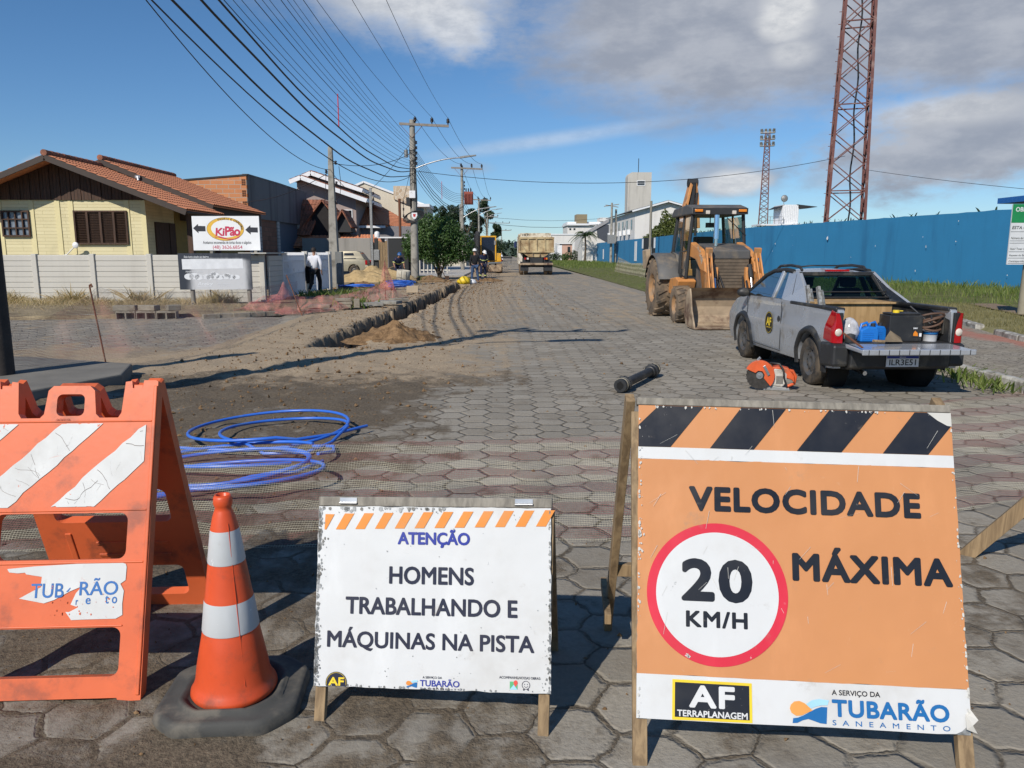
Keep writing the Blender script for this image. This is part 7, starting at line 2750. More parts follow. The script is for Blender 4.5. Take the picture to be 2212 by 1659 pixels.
b.build('label_sticker', [mat('sticker_black', (0.02, 0.02, 0.02), 0.5), M_AMBER, M_WHITEP], t)
for i, (x, y, lb) in enumerate(((-0.30, 0.14, 'front blue oil jug with a moulded handle in the pickup bed'), (-0.16, 0.22, 'second blue oil jug with a dark cap beside the black canister'))):
    t = bedthing('oil_jug', lb, 'jug', x, y, 0.60, 0.2 * i)
    b = MB()
    b.prism([(-0.115, 0), (0.115, 0), (0.115, 0.13), (0.09, 0.175), (-0.02, 0.185), (-0.115, 0.14)], -0.06, 0.06, 'XZ')
    b.build('jug_body', mat('jug_blue', (0.012, 0.16, 0.55), 0.35, var=0.1), t, 0.018, seg=3)
    b = MB()
    b.tube([(-0.10, 0, 0.13), (-0.085, 0, 0.205), (-0.02, 0, 0.225), (0.01, 0, 0.18)], 0.017, 8)
    b.build('jug_handle', mat('jug_blue', (0, 0, 0)), t)
    b = MB()
    b.cyl((0.06, 0, 0.18), (0.06, 0, 0.215), 0.028, 12)
    b.build('cap', M_SHADE, t)
    b = MB()
    for k in range(4):
        b.box(-0.09, 0.05, -0.064, -0.058, 0.03 + 0.025 * k, 0.037 + 0.025 * k)
    b.build('jug_ribs', mat('jug_blue', (0, 0, 0)), t)
t = bedthing('trowel', 'rusty diamond shaped steel plate trowel lying on the lowered tailgate edge', 'trowel', -0.10, -0.02, 0.602, 0.1)
b = MB()
b.add([(-0.10, -0.05, 0.02), (0.14, -0.04, 0.015), (0.15, 0.02, 0.06), (0.03, 0.05, 0.14), (-0.06, 0.0, 0.06)], [(0, 1, 2, 3, 4)], 0, False)
b.add([(-0.10, -0.045, 0.015), (0.14, -0.035, 0.01), (0.15, 0.025, 0.055), (0.03, 0.055, 0.135), (-0.06, 0.005, 0.055)], [(4, 3, 2, 1, 0)], 0, False)
b.build('plate', mat('worn_plate', (0.22, 0.17, 0.11), 0.6, 0.3, var=0.3), t)
b = MB()
b.tube([(-0.09, -0.03, 0.02), (-0.24, -0.03, 0.03)], 0.016, 8)
b.build('grip', M_WOOD, t)
t = bedthing('paint_bucket', 'white bucket with a blue lid band and tangled hoses on top in the bed corner', 'bucket', 0.53, 0.20)
t.scale *= 0.8
b = MB()
b.lathe([(0.095, 0), (0.11, 0.14), (0.114, 0.142), (0.114, 0.16)], 24)
b.build('bucket_body', mat('bucket_white', (0.55, 0.56, 0.58), 0.5, var=0.1), t)
b = MB()
b.lathe([(0.106, 0.10), (0.109, 0.10), (0.112, 0.14), (0.1, 0.142)], 24, 0, 'Z', (0, 0, 0), True, False)
b.build('blue_band', M_INKT, t)
t = bedthing('hose', 'brown rubber hoses curled in the right rear corner of the pickup bed', 'hose', 0.50, 0.22, 0.76)
b = MB()
for k in range(4):
    b.tube([(0.02 + (0.13 + 0.01 * k) * math.cos(a + k), -0.02 + 0.10 * math.sin(a + k), 0.02 + 0.035 * k + 0.05 * math.sin(a * 1.0 + k * 2)) for a in [R(15 * i) for i in range(22)]], 0.013, 8)
b.build('hose_coil', mat('brown_hose', (0.10, 0.055, 0.035), 0.6, var=0.2), t)
t = bedthing('lug_wrench', 'dark steel cross wrench leaning on the bed side above the hoses', 'wrench', 0.48, 0.30, 0.70)
b = MB()
b.tube([(0.12, -0.05, 0.06), (-0.12, 0.10, 0.30)], 0.011, 8)
b.tube([(0.05, -0.12, 0.12), (0.16, 0.10, 0.22)], 0.011, 8)
b.build('rods', mat('dark_steel', (0.07, 0.07, 0.072), 0.5, 0.6), t)
t = bedthing('plastic_bag', 'clear plastic bag with bottles stuffed behind the left tail lamp', 'bag', -0.50, 0.22)
b = MB()
b.lathe([(0.02, 0), (0.11, 0.03), (0.13, 0.12), (0.10, 0.22), (0.04, 0.27), (0.01, 0.28)], 20)
b.v = [(x * (1 + .25 * fbm(x * 9, y * 9, z * 9)), y * (1 + .25 * fbm(x * 9, y * 9, z * 9 + 4)), z) for x, y, z in b.v]
b.build('bag_film', mat('plastic_film', (0.45, 0.45, 0.47), 0.15, var=0.5, vs=14), t)
b = MB()
b.lathe([(0.06, 0), (0.065, 0.08), (0.02, 0.12)], 12, 0, 'Z', (-0.02, -0.08, 0.0))
b.build('dark_bottle', M_SHADE, t)

# --- backhoe loader
bh = thing('backhoe_loader', 'muddy orange and grey backhoe loader facing the camera with its front bucket lowered', 'backhoe loader', (4.98, 18.0, 0), R(1.5))
for s in (-1, 1):
    wheel(bh, s * 0.93, -0.68, 0.41, 0.34, 0.22, M_TYREM, M_CASE if False else mat('rim_tan', (0.36, 0.20, 0.09), 0.7, var=0.25, dirt=(0.25, 0.18, 0.12), da=0.7), 16, s, 0.0, 'X', 6)
    wheel(bh, s * 0.93, 1.38, 0.70, 0.46, 0.36, M_TYREM, mat('rim_tan', (0, 0, 0)), 18, s, 0.0, 'X', 6)
b = MB()
n = 16
prof = [(-2.42, 0.02), (-2.05, 0.015), (-1.85, 0.03), (-1.70, 0.10), (-1.60, 0.24), (-1.585, 0.42), (-1.64, 0.60), (-1.78, 0.75), (-1.92, 0.83)]
prin = [(y - 0.03, z + 0.012) if z > 0.05 else (y, z + 0.025) for y, z in prof]
b.prism(prof + prin[::-1], -1.09, 1.09, 'YZ')
bk = b.build('bucket', M_MUDST, bh, 0.008)
for s in (-1, 1):
    q = MB()
    q.prism([(-2.40, 0.03), (-1.72, 0.07), (-1.61, 0.26), (-1.60, 0.44), (-1.66, 0.62), (-1.80, 0.78), (-1.95, 0.83), (-2.02, 0.70), (-2.12, 0.40)], *sorted((s * 1.092, s * 1.06)), 'YZ')
    q.build('side_plate', M_MUDST, bk, 0.004)
b = MB()
b.prism([(-1.15, 0.72), (-1.12, 1.62), (-0.75, 1.72), (0.0, 1.78), (0.0, 0.55), (-1.0, 0.50)], -0.44, 0.44, 'YZ')
b.build('engine_hood', M_LGREY, bh, 0.05, seg=3)
b = MB()
b.box(-0.39, 0.39, -1.19, -1.155, 0.70, 1.42)
for k in range(10):
    b.box(-0.36, 0.36, -1.20, -1.19, 0.74 + 0.068 * k, 0.76 + 0.068 * k)
b.build('radiator_grille', mat('grille_mud', (0.13, 0.10, 0.072), 0.9, var=0.35, vs=6), bh)
b = MB()
b.box(-0.42, 0.42, -1.21, -1.15, 1.42, 1.62)
b.build('grille_brow', M_LGREY, bh, 0.03)
b = MB()
b.box(-0.42, 0.42, -1.3, 1.9, 0.45, 0.72)
b.box(-0.75, 0.75, -0.76, -0.60, 0.34, 0.5)
b.box(-0.70, 0.70, 1.28, 1.48, 0.60, 0.85)
b.build('chassis', M_SHADE, bh)
for s in (-1, 1):
    x0, x1 = sorted((s * 0.47, s * 0.61))
    b = MB()
    b.prism([(0.10, 1.50), (0.10, 1.72), (-0.10, 1.80), (-0.75, 1.64), (-1.28, 1.34), (-1.36, 1.02), (-1.44, 0.36), (-1.54, 0.32), (-1.56, 0.44), (-1.50, 1.10), (-1.42, 1.14), (-1.25, 0.98), (-0.95, 1.20), (-0.55, 1.42)][::-1], x0, x1, 'YZ')
    arm = b.build('loader_arm', M_CASE, bh, 0.012)
    b = MB()
    for off in (-0.045, 0.045):
        b.beam((s * 0.53 + off - s * 0.0, -1.30, 1.55), (s * 0.53 + off + s * 0.02, -1.66, 0.80), 0.03, 0.09, None, (0, 1, 0))
    b.beam((s * 0.53, -1.28, 1.46), (s * 0.53, -1.33, 1.66), 0.14, 0.09)
    b.build('bucket_link', M_CASE, bh, 0.006)
    b = MB()
    b.tube([(s * 0.40, -1.22, 1.30), (s * 0.40, -1.36, 1.02)], 0.055, 14)
    b.build('lift_cylinder', M_SHADE, bh)
    b = MB()
    b.tube([(s * 0.40, -1.36, 1.02), (s * 0.40, -1.55, 0.52)], 0.032, 12)
    b.build('piston_rod', M_CHROME, bh)
    b = MB()
    b.prism([(-1.35, 0.45), (-1.05, 0.45), (-1.0, 0.80), (-1.12, 1.25), (-1.28, 1.25)], *sorted((s * 0.30, s * 0.46)), 'YZ')
    b.build('front_tower', M_CASE, bh, 0.01)
    b = MB()
    b.tube([(s * 0.25, -1.25, 1.05), (s * 0.22, -1.42, 0.85), (s * 0.15, -1.55, 0.62)], 0.022, 8)
    b.tube([(s * 0.33, -1.25, 1.0), (s * 0.30, -1.46, 0.80), (s * 0.24, -1.58, 0.60)], 0.022, 8)
    b.build('hydraulic_hose', M_DARK, bh)
    b = MB()
    b.prism([(0.05, 0.50), (0.78, 0.62), (0.70, 0.95), (0.10, 1.0), (-0.18, 0.92)], *sorted((s * 0.46, s * 0.88)), 'YZ')
    b.build('side_tank', M_CASE, bh, 0.02)
    b = MB()
    P = []
    nf = 16
    for k in range(nf + 1):
        a = R(165 - 150 * k / nf)
        for (rr, xx) in ((0.80, 0.62), (0.84, 0.70), (0.84, 1.12), (0.79, 1.16)):
            P.append((s * xx, 1.38 - rr * math.cos(a) * -1, 0.72 + rr * math.sin(a)))
    b.add(P, [(k * 4 + i, k * 4 + i + 1, k * 4 + 5 + i, k * 4 + 4 + i) for k in range(nf) for i in range(3)], 0, True)
    b.prism([(0.62, 0.95), (0.66, 1.10), (1.0, 1.52), (1.5, 1.60), (1.95, 1.35), (2.0, 0.95)], *sorted((s * 0.60, s * 0.66)), 'YZ')
    b.build('fender', M_LGREY, bh)
    # cab posts
    for (p0, p1, w_) in (((s * 0.66, -0.02, 0.98), (s * 0.58, -0.12, 2.42), 0.075), ((s * 0.64, 0.62, 0.98), (s * 0.58, 0.62, 2.42), 0.05), ((s * 0.64, 1.45, 1.35), (s * 0.56, 1.30, 2.42), 0.075)):
        b = MB()
        m_ = Vector(p0).lerp(Vector(p1), 0.5) + Vector((s * 0.02, -0.04, 0))
        b.tube([p0, m_, p1], w_ * 0.55, 8)
        b.build('cab_post', M_SHADE, bh)
    b = MB()
    b.add([(s * 0.65, 0.03, 1.02), (s * 0.63, 0.60, 1.02), (s * 0.575, 0.60, 2.38), (s * 0.58, -0.08, 2.38)], [(0, 1, 2, 3)], 0, False)
    b.add([(s * 0.63, 0.65, 1.40), (s * 0.63, 1.40, 1.45), (s * 0.56, 1.28, 2.38), (s * 0.575, 0.65, 2.38)], [(0, 1, 2, 3)], 0, False)
    b.build('side_glass', M_GLASSB, bh)
    b = MB()
    b.tube([(s * 0.64, -0.05, 1.62), (s * 0.84, -0.05, 1.56), (s * 0.84, -0.05, 1.10), (s * 0.68, -0.05, 0.98)], 0.018, 8)
    b.build('grab_handle', M_SHADE, bh)
    # stabilisers folded up at the back
    b = MB()
    b.prism([(s * 0.35, 0.75), (s * 0.50, 0.70), (s * 1.02, 1.38), (s * 0.98, 1.52), (s * 0.86, 1.50)], 2.35, 2.55, 'XZ')
    st_ = b.build('stabiliser', M_CASE, bh, 0.02)
    b = MB()
    b.prism([(s * 1.0, 1.18), (s * 1.10, 1.15), (s * 1.13, 1.62), (s * 1.02, 1.66)], 2.2, 2.7, 'XZ')
    b.build('foot_pad', M_MUDST, st_, 0.01)
q = MB()
q.T = Matrix.Translation((-0.612, -1.10, 1.22)) @ Matrix(((0, 0, -1, 0), (-1, 0, 0, 0), (0, 1, 0, 0), (0, 0, 0, 1))) @ Matrix.Rotation(R(-41), 4, 'Z')
q.text('CASE', -0.42, -0.06, 0.07, 0.20, 0.003, 0, 0.05)
q.text('580N', -0.60, -0.46, 0.08, 0.16, 0.003, 0, 0.02)
q.build('arm_lettering', mat('pale_lettering', (0.52, 0.45, 0.36), 0.6), bh)
b = MB()
b.prism([(-0.28, 2.42), (-0.22, 2.58), (0.2, 2.66), (1.4, 2.62), (1.62, 2.50), (1.60, 2.42)], -0.64, 0.64, 'YZ')
rf = b.build('cab_roof', M_LGREY, bh, 0.03, seg=3)
b = MB()
b.box(-0.63, 0.63, -0.30, -0.27, 2.42, 2.56)
b.build('roof_visor', M_SHADE, rf)
for x in (-0.50, 0.50):
    b = MB()
    b.box(x - 0.09, x + 0.09, -0.335, -0.30, 2.47, 2.53)
    b.build('amber_lamp', M_AMBER, rf, 0.01)
for x in (-0.30, 0.30):
    b = MB()
    b.box(x - 0.045, x + 0.045, -0.36, -0.30, 2.42, 2.50)
    b.build('work_lamp', M_CLEARL, rf, 0.01)
b = MB()
b.add([(-0.64, -0.04, 1.02), (0.64, -0.04, 1.02), (0.57, -0.13, 2.40), (-0.57, -0.13, 2.40)], [(0, 1, 2, 3)], 0, False)
b.build('front_glass', M_GLASSB, bh)
b = MB()
b.tube([(-0.35, -0.15, 2.35), (0.10, -0.17, 1.95)], 0.012, 6)
b.v = [(x + 0.55, y, z) for x, y, z in b.v]
b.build('wiper', M_SHADE, bh)
b = MB()
b.box(-0.66, 0.66, -0.02, 1.45, 0.93, 1.0)
b.box(-0.63, 0.63, -0.03, 0.0, 1.40, 1.43)
b.build('cab_floor', M_SHADE, bh)
b = MB()
b.prism([(0.55, 1.0), (1.0, 1.0), (1.1, 1.35), (1.05, 1.95), (0.95, 1.95), (0.92, 1.40), (0.55, 1.38)], -0.24, 0.24, 'YZ')
b.build('seat', M_SHADE, bh, 0.03)
b = MB()
b.tube([(-0.05 + 0.2 * math.cos(a), 0.25 + 0.08 * math.sin(a), 1.68 + 0.10 * math.sin(a)) for a in [2 * math.pi * k / 18 for k in range(18)]], 0.016, 6, closed=True)
b.beam((-0.05, 0.25, 1.68), (-0.05, 0.08, 1.3), 0.08)
b.box(-0.25, 0.2, 0.0, 0.15, 1.0, 1.45)
b.build('steering_column', M_SHADE, bh)
b = MB()
b.box(-0.26, -0.06, -0.08, -0.04, 2.13, 2.24)
b.beam((-0.16, -0.06, 2.24), (-0.16, -0.06, 2.40), 0.02)
b.build('inner_mirror', M_SHADE, bh)
b = MB()
b.tube([(-0.24, -0.82, 1.70), (-0.24, -0.82, 1.90)], 0.035, 12)
b.tube([(-0.24, -0.82, 1.86), (-0.235, -0.80, 2.38)], 0.055, 16)
b.build('exhaust_stack', M_CHROME, bh)
b = MB()
b.prism([(1.9, 0.7), (2.2, 0.65), (2.45, 1.4), (2.65, 2.3), (2.45, 2.5), (2.2, 1.6)], -0.16, 0.02, 'YZ')
b.add([(-0.22, 2.38, 2.2), (-0.14, 2.38, 2.2), (0.10, 2.46, 3.30), (0.04, 2.46, 3.36), (-0.22, 2.8, 2.2), (-0.14, 2.8, 2.2), (0.10, 2.74, 3.30), (0.04, 2.74, 3.36)], [(0, 1, 2, 3), (7, 6, 5, 4), (0, 4, 5, 1), (1, 5, 6, 2), (2, 6, 7, 3), (3, 7, 4, 0)])
b.add([(0.24, 2.38, 2.2), (0.31, 2.38, 2.2), (0.27, 2.46, 3.05), (0.20, 2.46, 3.36), (0.24, 2.8, 2.2), (0.31, 2.8, 2.2), (0.27, 2.74, 3.05), (0.20, 2.74, 3.36)], [(0, 1, 2, 3), (7, 6, 5, 4), (0, 4, 5, 1), (1, 5, 6, 2), (2, 6, 7, 3), (3, 7, 4, 0)])
b.beam((-0.18, 2.4, 2.5), (-0.10, 2.4, 2.85), 0.10, 0.04)
bm_ = b.build('boom', M_CASE, bh, 0.012)
b = MB()
b.beam((0.02, 2.56, 1.3), (0.06, 2.58, 2.4), 0.16, 0.2)
b.beam((0.06, 2.58, 2.4), (0.14, 2.60, 3.34), 0.11, 0.2)
b.build('dipper', M_SHADE, bm_, 0.015)
b = MB()
b.tube([(0.20, 2.44, 2.0), (0.21, 2.46, 3.1)], 0.035, 10)
b.cyl((0.0, 2.6, 3.36), (0.25, 2.6, 3.36), 0.11, 16)
b.build('boom_cylinder', M_SHADE, bm_)
b = MB()
b.box(-0.75, 0.75, 1.95, 2.30, 0.55, 1.15)
b.build('swing_frame', M_CASE, bh, 0.03)
b = MB()
b.prism([(2.6, 0.5), (3.1, 0.6), (3.2, 1.1), (2.9, 1.5), (2.6, 1.3)], -0.25, 0.35, 'YZ')
b.build('digging_bucket', M_MUDST, bh, 0.03)

# --- dump truck
dt = thing('dump_truck', 'muddy cream dump truck seen from behind driving away down the road', 'dump truck', (2.62, 56.0, 0))
M_DUMP = mat('dump_cream', (0.52, 0.42, 0.24), 0.7, var=0.15, vs=2, dirt=(0.26, 0.17, 0.085), da=0.7, ds=1.6)
b = MB()
b.prism([(0.05, 1.62), (4.5, 1.55), (4.5, 2.95), (0.05, 2.68)], -1.22, 1.22, 'YZ')
b.build('tipper_body', M_DUMP, dt, 0.03)
b = MB()
b.box(-1.23, 1.23, -0.06, 0.04, 1.62, 2.66)
gt_ = b.build('tailgate', M_DUMP, dt, 0.01)
b = MB()
for k in range(5):
    x = -1.20 + 0.6 * k
    b.box(x - 0.05, x + 0.05, -0.13, -0.06, 1.62, 2.66)
b.box(-1.26, 1.26, -0.14, -0.06, 2.56, 2.68)
b.box(-1.26, 1.26, -0.14, -0.06, 1.60, 1.70)
b.build('gate_ribs', M_DUMP, gt_)
b = MB()
b.box(-1.16, 1.05, 0.3, 0.4, 2.60, 2.98)
b.box(-1.2, 1.0, 4.3, 4.5, 2.9, 3.02)
b.T = Matrix.Translation((0, 0.29, 0)) @ Matrix.Rotation(R(90), 4, 'X')
b.text('10,7', -1.0, -0.55, 2.74, 2.92, 0.0, 1, 0.05)
b.build('headboard', [mat('headboard_white', (0.62, 0.57, 0.47), 0.7, var=0.1, dirt=(0.3, 0.22, 0.13), da=0.5), M_SHADE], dt)
b = MB()
b.prism([(-1.02, 1.60), (1.02, 1.60), (0.55, 1.28), (-0.55, 1.28)], -0.02, 3.0, 'XZ')
b.build('hopper_floor', M_DUMP, dt)
b = MB()
b.box(-0.45, 0.45, 0.0, 6.5, 0.75, 1.25)
b.box(-0.9, 0.9, 0.4, 0.6, 0.55, 0.8)
b.box(-1.0, 1.0, 0.15, 4.4, 0.85, 1.2)
b.build('chassis', M_SHADE, dt)
b = MB()
b.box(-1.2, 1.2, -0.10, 0.0, 0.72, 0.86)
b.build('rear_bumper', M_MUDST, dt, 0.01)
b = MB()
b.box(-1.25, 1.2, 4.7, 6.6, 0.8, 2.85)
b.box(-1.28, -0.95, 0.5, 4.6, 0.75, 1.55)
b.build('cab', mat('truck_white', (0.60, 0.57, 0.50), 0.6, var=0.1, dirt=(0.3, 0.22, 0.14), da=0.4), dt, 0.06)
for s in (-1, 1):
    for x in (0.72, 1.05):
        wheel(dt, s * x, 0.9, 0.50, 0.28, 0.27, M_TYREM, M_MUDST, 0, s, 0, 'X', 5)
    wheel(dt, s * 1.0, 5.2, 0.50, 0.28, 0.27, M_TYREM, M_MUDST, 0, s, 0, 'X', 5)
b = MB()
b.box(-1.50, -1.32, 5.9, 6.0, 2.0, 2.45)
b.beam((-1.2, 5.95, 2.5), (-1.42, 5.95, 2.4), 0.04)
b.build('mirror', mat('mirror_blue', (0.01, 0.02, 0.09), 0.4), dt)
for x, m_ in ((-0.62, M_CLEARL), (-0.80, M_REDL), (0.62, M_REDL), (0.72, M_AMBER)):
    b = MB()
    b.box(x - 0.07, x + 0.07, -0.04, 0.02, 1.10, 1.24)
    b.build('rear_lamp', m_, dt, 0.01)
for s in (-1, 1):
    b = MB()
    b.box(s * 0.86 - 0.3, s * 0.86 + 0.3, 0.10, 0.13, 0.3, 0.95)
    b.build('mud_flap', M_SHADE, dt)
    b = MB()
    b.tube([(s * 0.25, -0.08, 1.55), (s * 0.28, -0.1, 1.42), (s * 0.22, -0.08, 1.32)], 0.03, 6)
    b.build('hinge_hook', M_MUDST, dt)

# --- excavator
ex = thing('excavator', 'yellow tracked excavator with a dark glazed cab working beyond the two workers', 'excavator', (-0.95, 63, 0), R(4))
M_EXY = mat('excavator_yellow', (0.68, 0.36, 0.02), 0.5, var=0.1, dirt=(0.3, 0.2, 0.1), da=0.3)
for s in (-1, 1):
    b = MB()
    tp = [(1.3 * math.cos(R(a)) * 0.28 + (1.1 if a < 90 or a > 270 else -1.1), 0.38 + 0.36 * math.sin(R(a))) for a in range(0, 360, 20)]
    b.prism(sorted(tp, key=lambda p: math.atan2(p[1] - 0.38, p[0])), *sorted((s * 1.05, s * 0.60)), 'YZ')
    for k in range(14):
        b.box(*sorted((s * 1.06, s * 0.59)), -1.4 + 0.2 * k, -1.33 + 0.2 * k, 0.0, 0.06)
    b.build('track', M_TYREM, ex, 0.02)
b = MB()
b.prism([(-1.75, 0.12), (-1.55, 0.10), (-1.5, 0.35), (-1.6, 0.62), (-1.72, 0.62)], -1.1, 0.95, 'YZ')
b.build('dozer_blade', M_MUDST, ex, 0.02)
b = MB()
b.box(-1.15, 1.0, -0.8, 1.7, 0.85, 1.55)
b.box(-1.2, -0.7, -0.6, 1.5, 1.5, 1.9)
b.build('upper_body', M_EXY, ex, 0.06)
b = MB()
for x in (-0.62, 0.55):
    b.beam((x, -0.82, 1.0), (x, -0.82, 2.86), 0.10)
    b.beam((x, 0.6, 1.0), (x, 0.6, 2.86), 0.10)
b.box(-0.68, 0.61, -0.88, 0.68, 2.80, 2.92)
b.build('cab_frame', M_EXY, ex, 0.02)
b = MB()
b.box(-0.57, 0.50, -0.84, 0.6, 0.98, 1.75)
b.build('cab_lower', M_SHADE, ex)
b = MB()
b.box(-0.57, 0.50, -0.83, 0.58, 1.76, 2.80)
b.build('cab_glass', mat('navy_glass', (0.010, 0.016, 0.035), 0.25), ex)
b = MB()
b.tube([(-0.95, -0.9, 1.3), (-1.0, -1.6, 2.6), (-0.95, -2.4, 3.1)], [0.22, 0.24, 0.18], 8)
b.tube([(-0.95, -2.4, 3.1), (-0.95, -2.7, 1.9), (-0.9, -2.6, 0.9)], [0.2, 0.2, 0.14], 8)
b.build('boom', mat('tarped_boom', (0.035, 0.035, 0.038), 0.8, var=0.4, vs=6, bump=0.4, bs=6), ex)
b = MB()
b.prism([(-2.9, 0.1), (-2.3, 0.3), (-2.3, 0.9), (-2.7, 0.95)], -1.2, -0.65, 'YZ')
b.build('bucket', M_MUDST, ex, 0.02)
b = MB()
b.box(0.42, 0.55, -0.9, -0.86, 2.2, 2.55)
b.build('mirror', M_GALV, ex)


def car(name, label, loc, rz, paint, L=4.0, H=1.40, hw=0.80, wagon=True):
    c_ = thing(name, label, 'car', loc, rz)
    ra, fa = 0.75, L - 0.80
    low = [(0.0, 0.35), (0.02, 0.75), (0.10, 0.92), (L * 0.62, 0.92), (L - 0.35, 0.82), (L - 0.05, 0.62), (L, 0.38), (L - 0.05, 0.24)] + arc_cut(fa, 0.345, 0.24)[::-1] + arc_cut(ra, 0.345, 0.24)[::-1]
    def fnc(x, y, z):
        s = 1 if x > 0 else -1
        k = 1 - 0.10 * sstep(L - 0.7, L, y) - 0.06 * sstep(0.4, 0.0, y) - 0.05 * sstep(0.65, 0.95, z)
        return (x * k, y, z)
    warp_solid('body', low, -hw, hw, paint, c_, (0.4, 0.55, 0.68, 0.8), (0.2, 0.5, 1.1, L - 0.5, L - 0.2), fnc, 0.03)
    gh = [(0.12, 0.90), (0.42, H - 0.06), (0.62, H), (L * 0.50, H), (L * 0.55, H - 0.04), (L * 0.71, 0.90)]
    def fng(x, y, z):
        return (x * (1 - 0.22 * sstep(0.9, H, z)), y, z)
    warp_solid('cabin', gh, -hw * 0.95, hw * 0.95, paint, c_, (1.0, 1.1, 1.2, 1.3), (), fng, 0.03)
    for s in (-1, 1):
        def px(y, z):
            return (s * (hw * 0.95 * (1 - 0.22 * sstep(0.9, H, z)) + 0.006), y, z)
        for (ya, yb, yc, yd) in ((1.42, 2.35, 2.05, 1.42), (0.62, 1.32, 1.32, 0.80)):
            q = MB()
            q.add([px(ya, 0.95), px(yb, 0.95), px(yc, H - 0.12), px(yd, H - 0.12)], [(0, 1, 2, 3)], 0, False)
            q.build('side_window', M_GLASSD, c_)
        wheel(c_, s * (hw - 0.12), ra, 0.29, 0.18, 0.18, side=s)
        wheel(c_, s * (hw - 0.12), fa, 0.29, 0.18, 0.18, side=s)
        q = MB()
        q.box(*sorted((s * (hw - 0.02), s * (hw - 0.16))), -0.02, 0.10, 0.62, 0.86)
        q.build('tail_lamp', M_REDL, c_, 0.01)
        q = MB()
        q.box(*sorted((s * (hw + 0.005), s * (hw - 0.02))), 1.55, 1.75, 0.76, 0.80)
        q.build('door_handle', M_SHADE, c_)
    q = MB()
    q.add([(-hw * .78, 0.165, 0.96), (hw * .78, 0.165, 0.96), (hw * .66, 0.385, H - 0.11), (-hw * .66, 0.385, H - 0.11)], [(0, 1, 2, 3)], 0, False)
    q.build('rear_window', M_GLASSD, c_)
    q = MB()
    q.box(-hw * 0.97, hw * 0.97, -0.08, 0.12, 0.34, 0.56)
    q.build('bumper', paint, c_, 0.03)
    return c_


car('station_wagon', 'beige hatchback parked sideways in the driveway behind the sand heap', (-7.75, 46.2, 0.28), R(90), mat('champagne_paint', (0.36, 0.325, 0.235), 0.35, 0.3, var=0.05))
car('parked_car', 'grey car parked at the left kerb far beyond the excavator', (-0.55, 92, 0), 0, mat('grey_paint', (0.20, 0.22, 0.24), 0.35, 0.3))
car('parked_car', 'small pale car parked farther down the street past the grey car', (-0.2, 150, 0), 0, M_WHITEP)
t = thing('road_barrier', 'low dark trestle barrier across the far road left of the dump truck', 'barrier', (1.0, 120, 0))
b = MB()
b.box(-1.2, 0.9, 0, 0.05, 0.75, 1.05)
b.build('plank', M_SHADE, t)
for x in (-1.0, 0.7):
    b = MB()
    b.beam((x, -0.3, 0), (x, 0, 0.9), 0.07)
    b.beam((x, 0.3, 0), (x, 0, 0.9), 0.07)
    b.build('leg', M_SHADE, t)
# ---------------------------------------------------------------- people
def skin_mesh(name, pts, edges, mats, parent, subdiv=1, root=0):
    """one continuous surface grown round a skeleton; pts = {key: (x, y, z, radius or (rx, ry))}"""
    keys = list(pts)
    me = bpy.data.meshes.new(name)
    me.from_pydata([pts[k][:3] for k in keys], [(keys.index(a), keys.index(b)) for a, b in edges], [])
    ob = bpy.data.objects.new(name, me)
    COL.objects.link(ob)
    ob.modifiers.new('skin', 'SKIN')
    if not me.skin_vertices:
        bpy.context.view_layer.objects.active = ob
        me.attributes  # skin layer is made by the modifier
    sv = me.skin_vertices[0].data
    for k, key in enumerate(keys):
        r = pts[key][3]
        sv[k].radius = (r, r) if not isinstance(r, tuple) else r
        sv[k].use_root = (k == root)
    sd = ob.modifiers.new('sub', 'SUBSURF')
    sd.levels = sd.render_levels = subdiv
    dg = bpy.context.evaluated_depsgraph_get()
    new = bpy.data.meshes.new_from_object(ob.evaluated_get(dg))
    ob.modifiers.clear()
    ob.data = new
    new.materials.clear()
    for m in mats:
        new.materials.append(m)
    for p in new.polygons:
        p.use_smooth = True
    ob.parent = parent
    return ob


M_SKIN = mat('skin', (0.36, 0.19, 0.125), 0.55, var=0.05)
M_HAIR = mat('dark_hair', (0.02, 0.014, 0.010), 0.7, var=0.2)


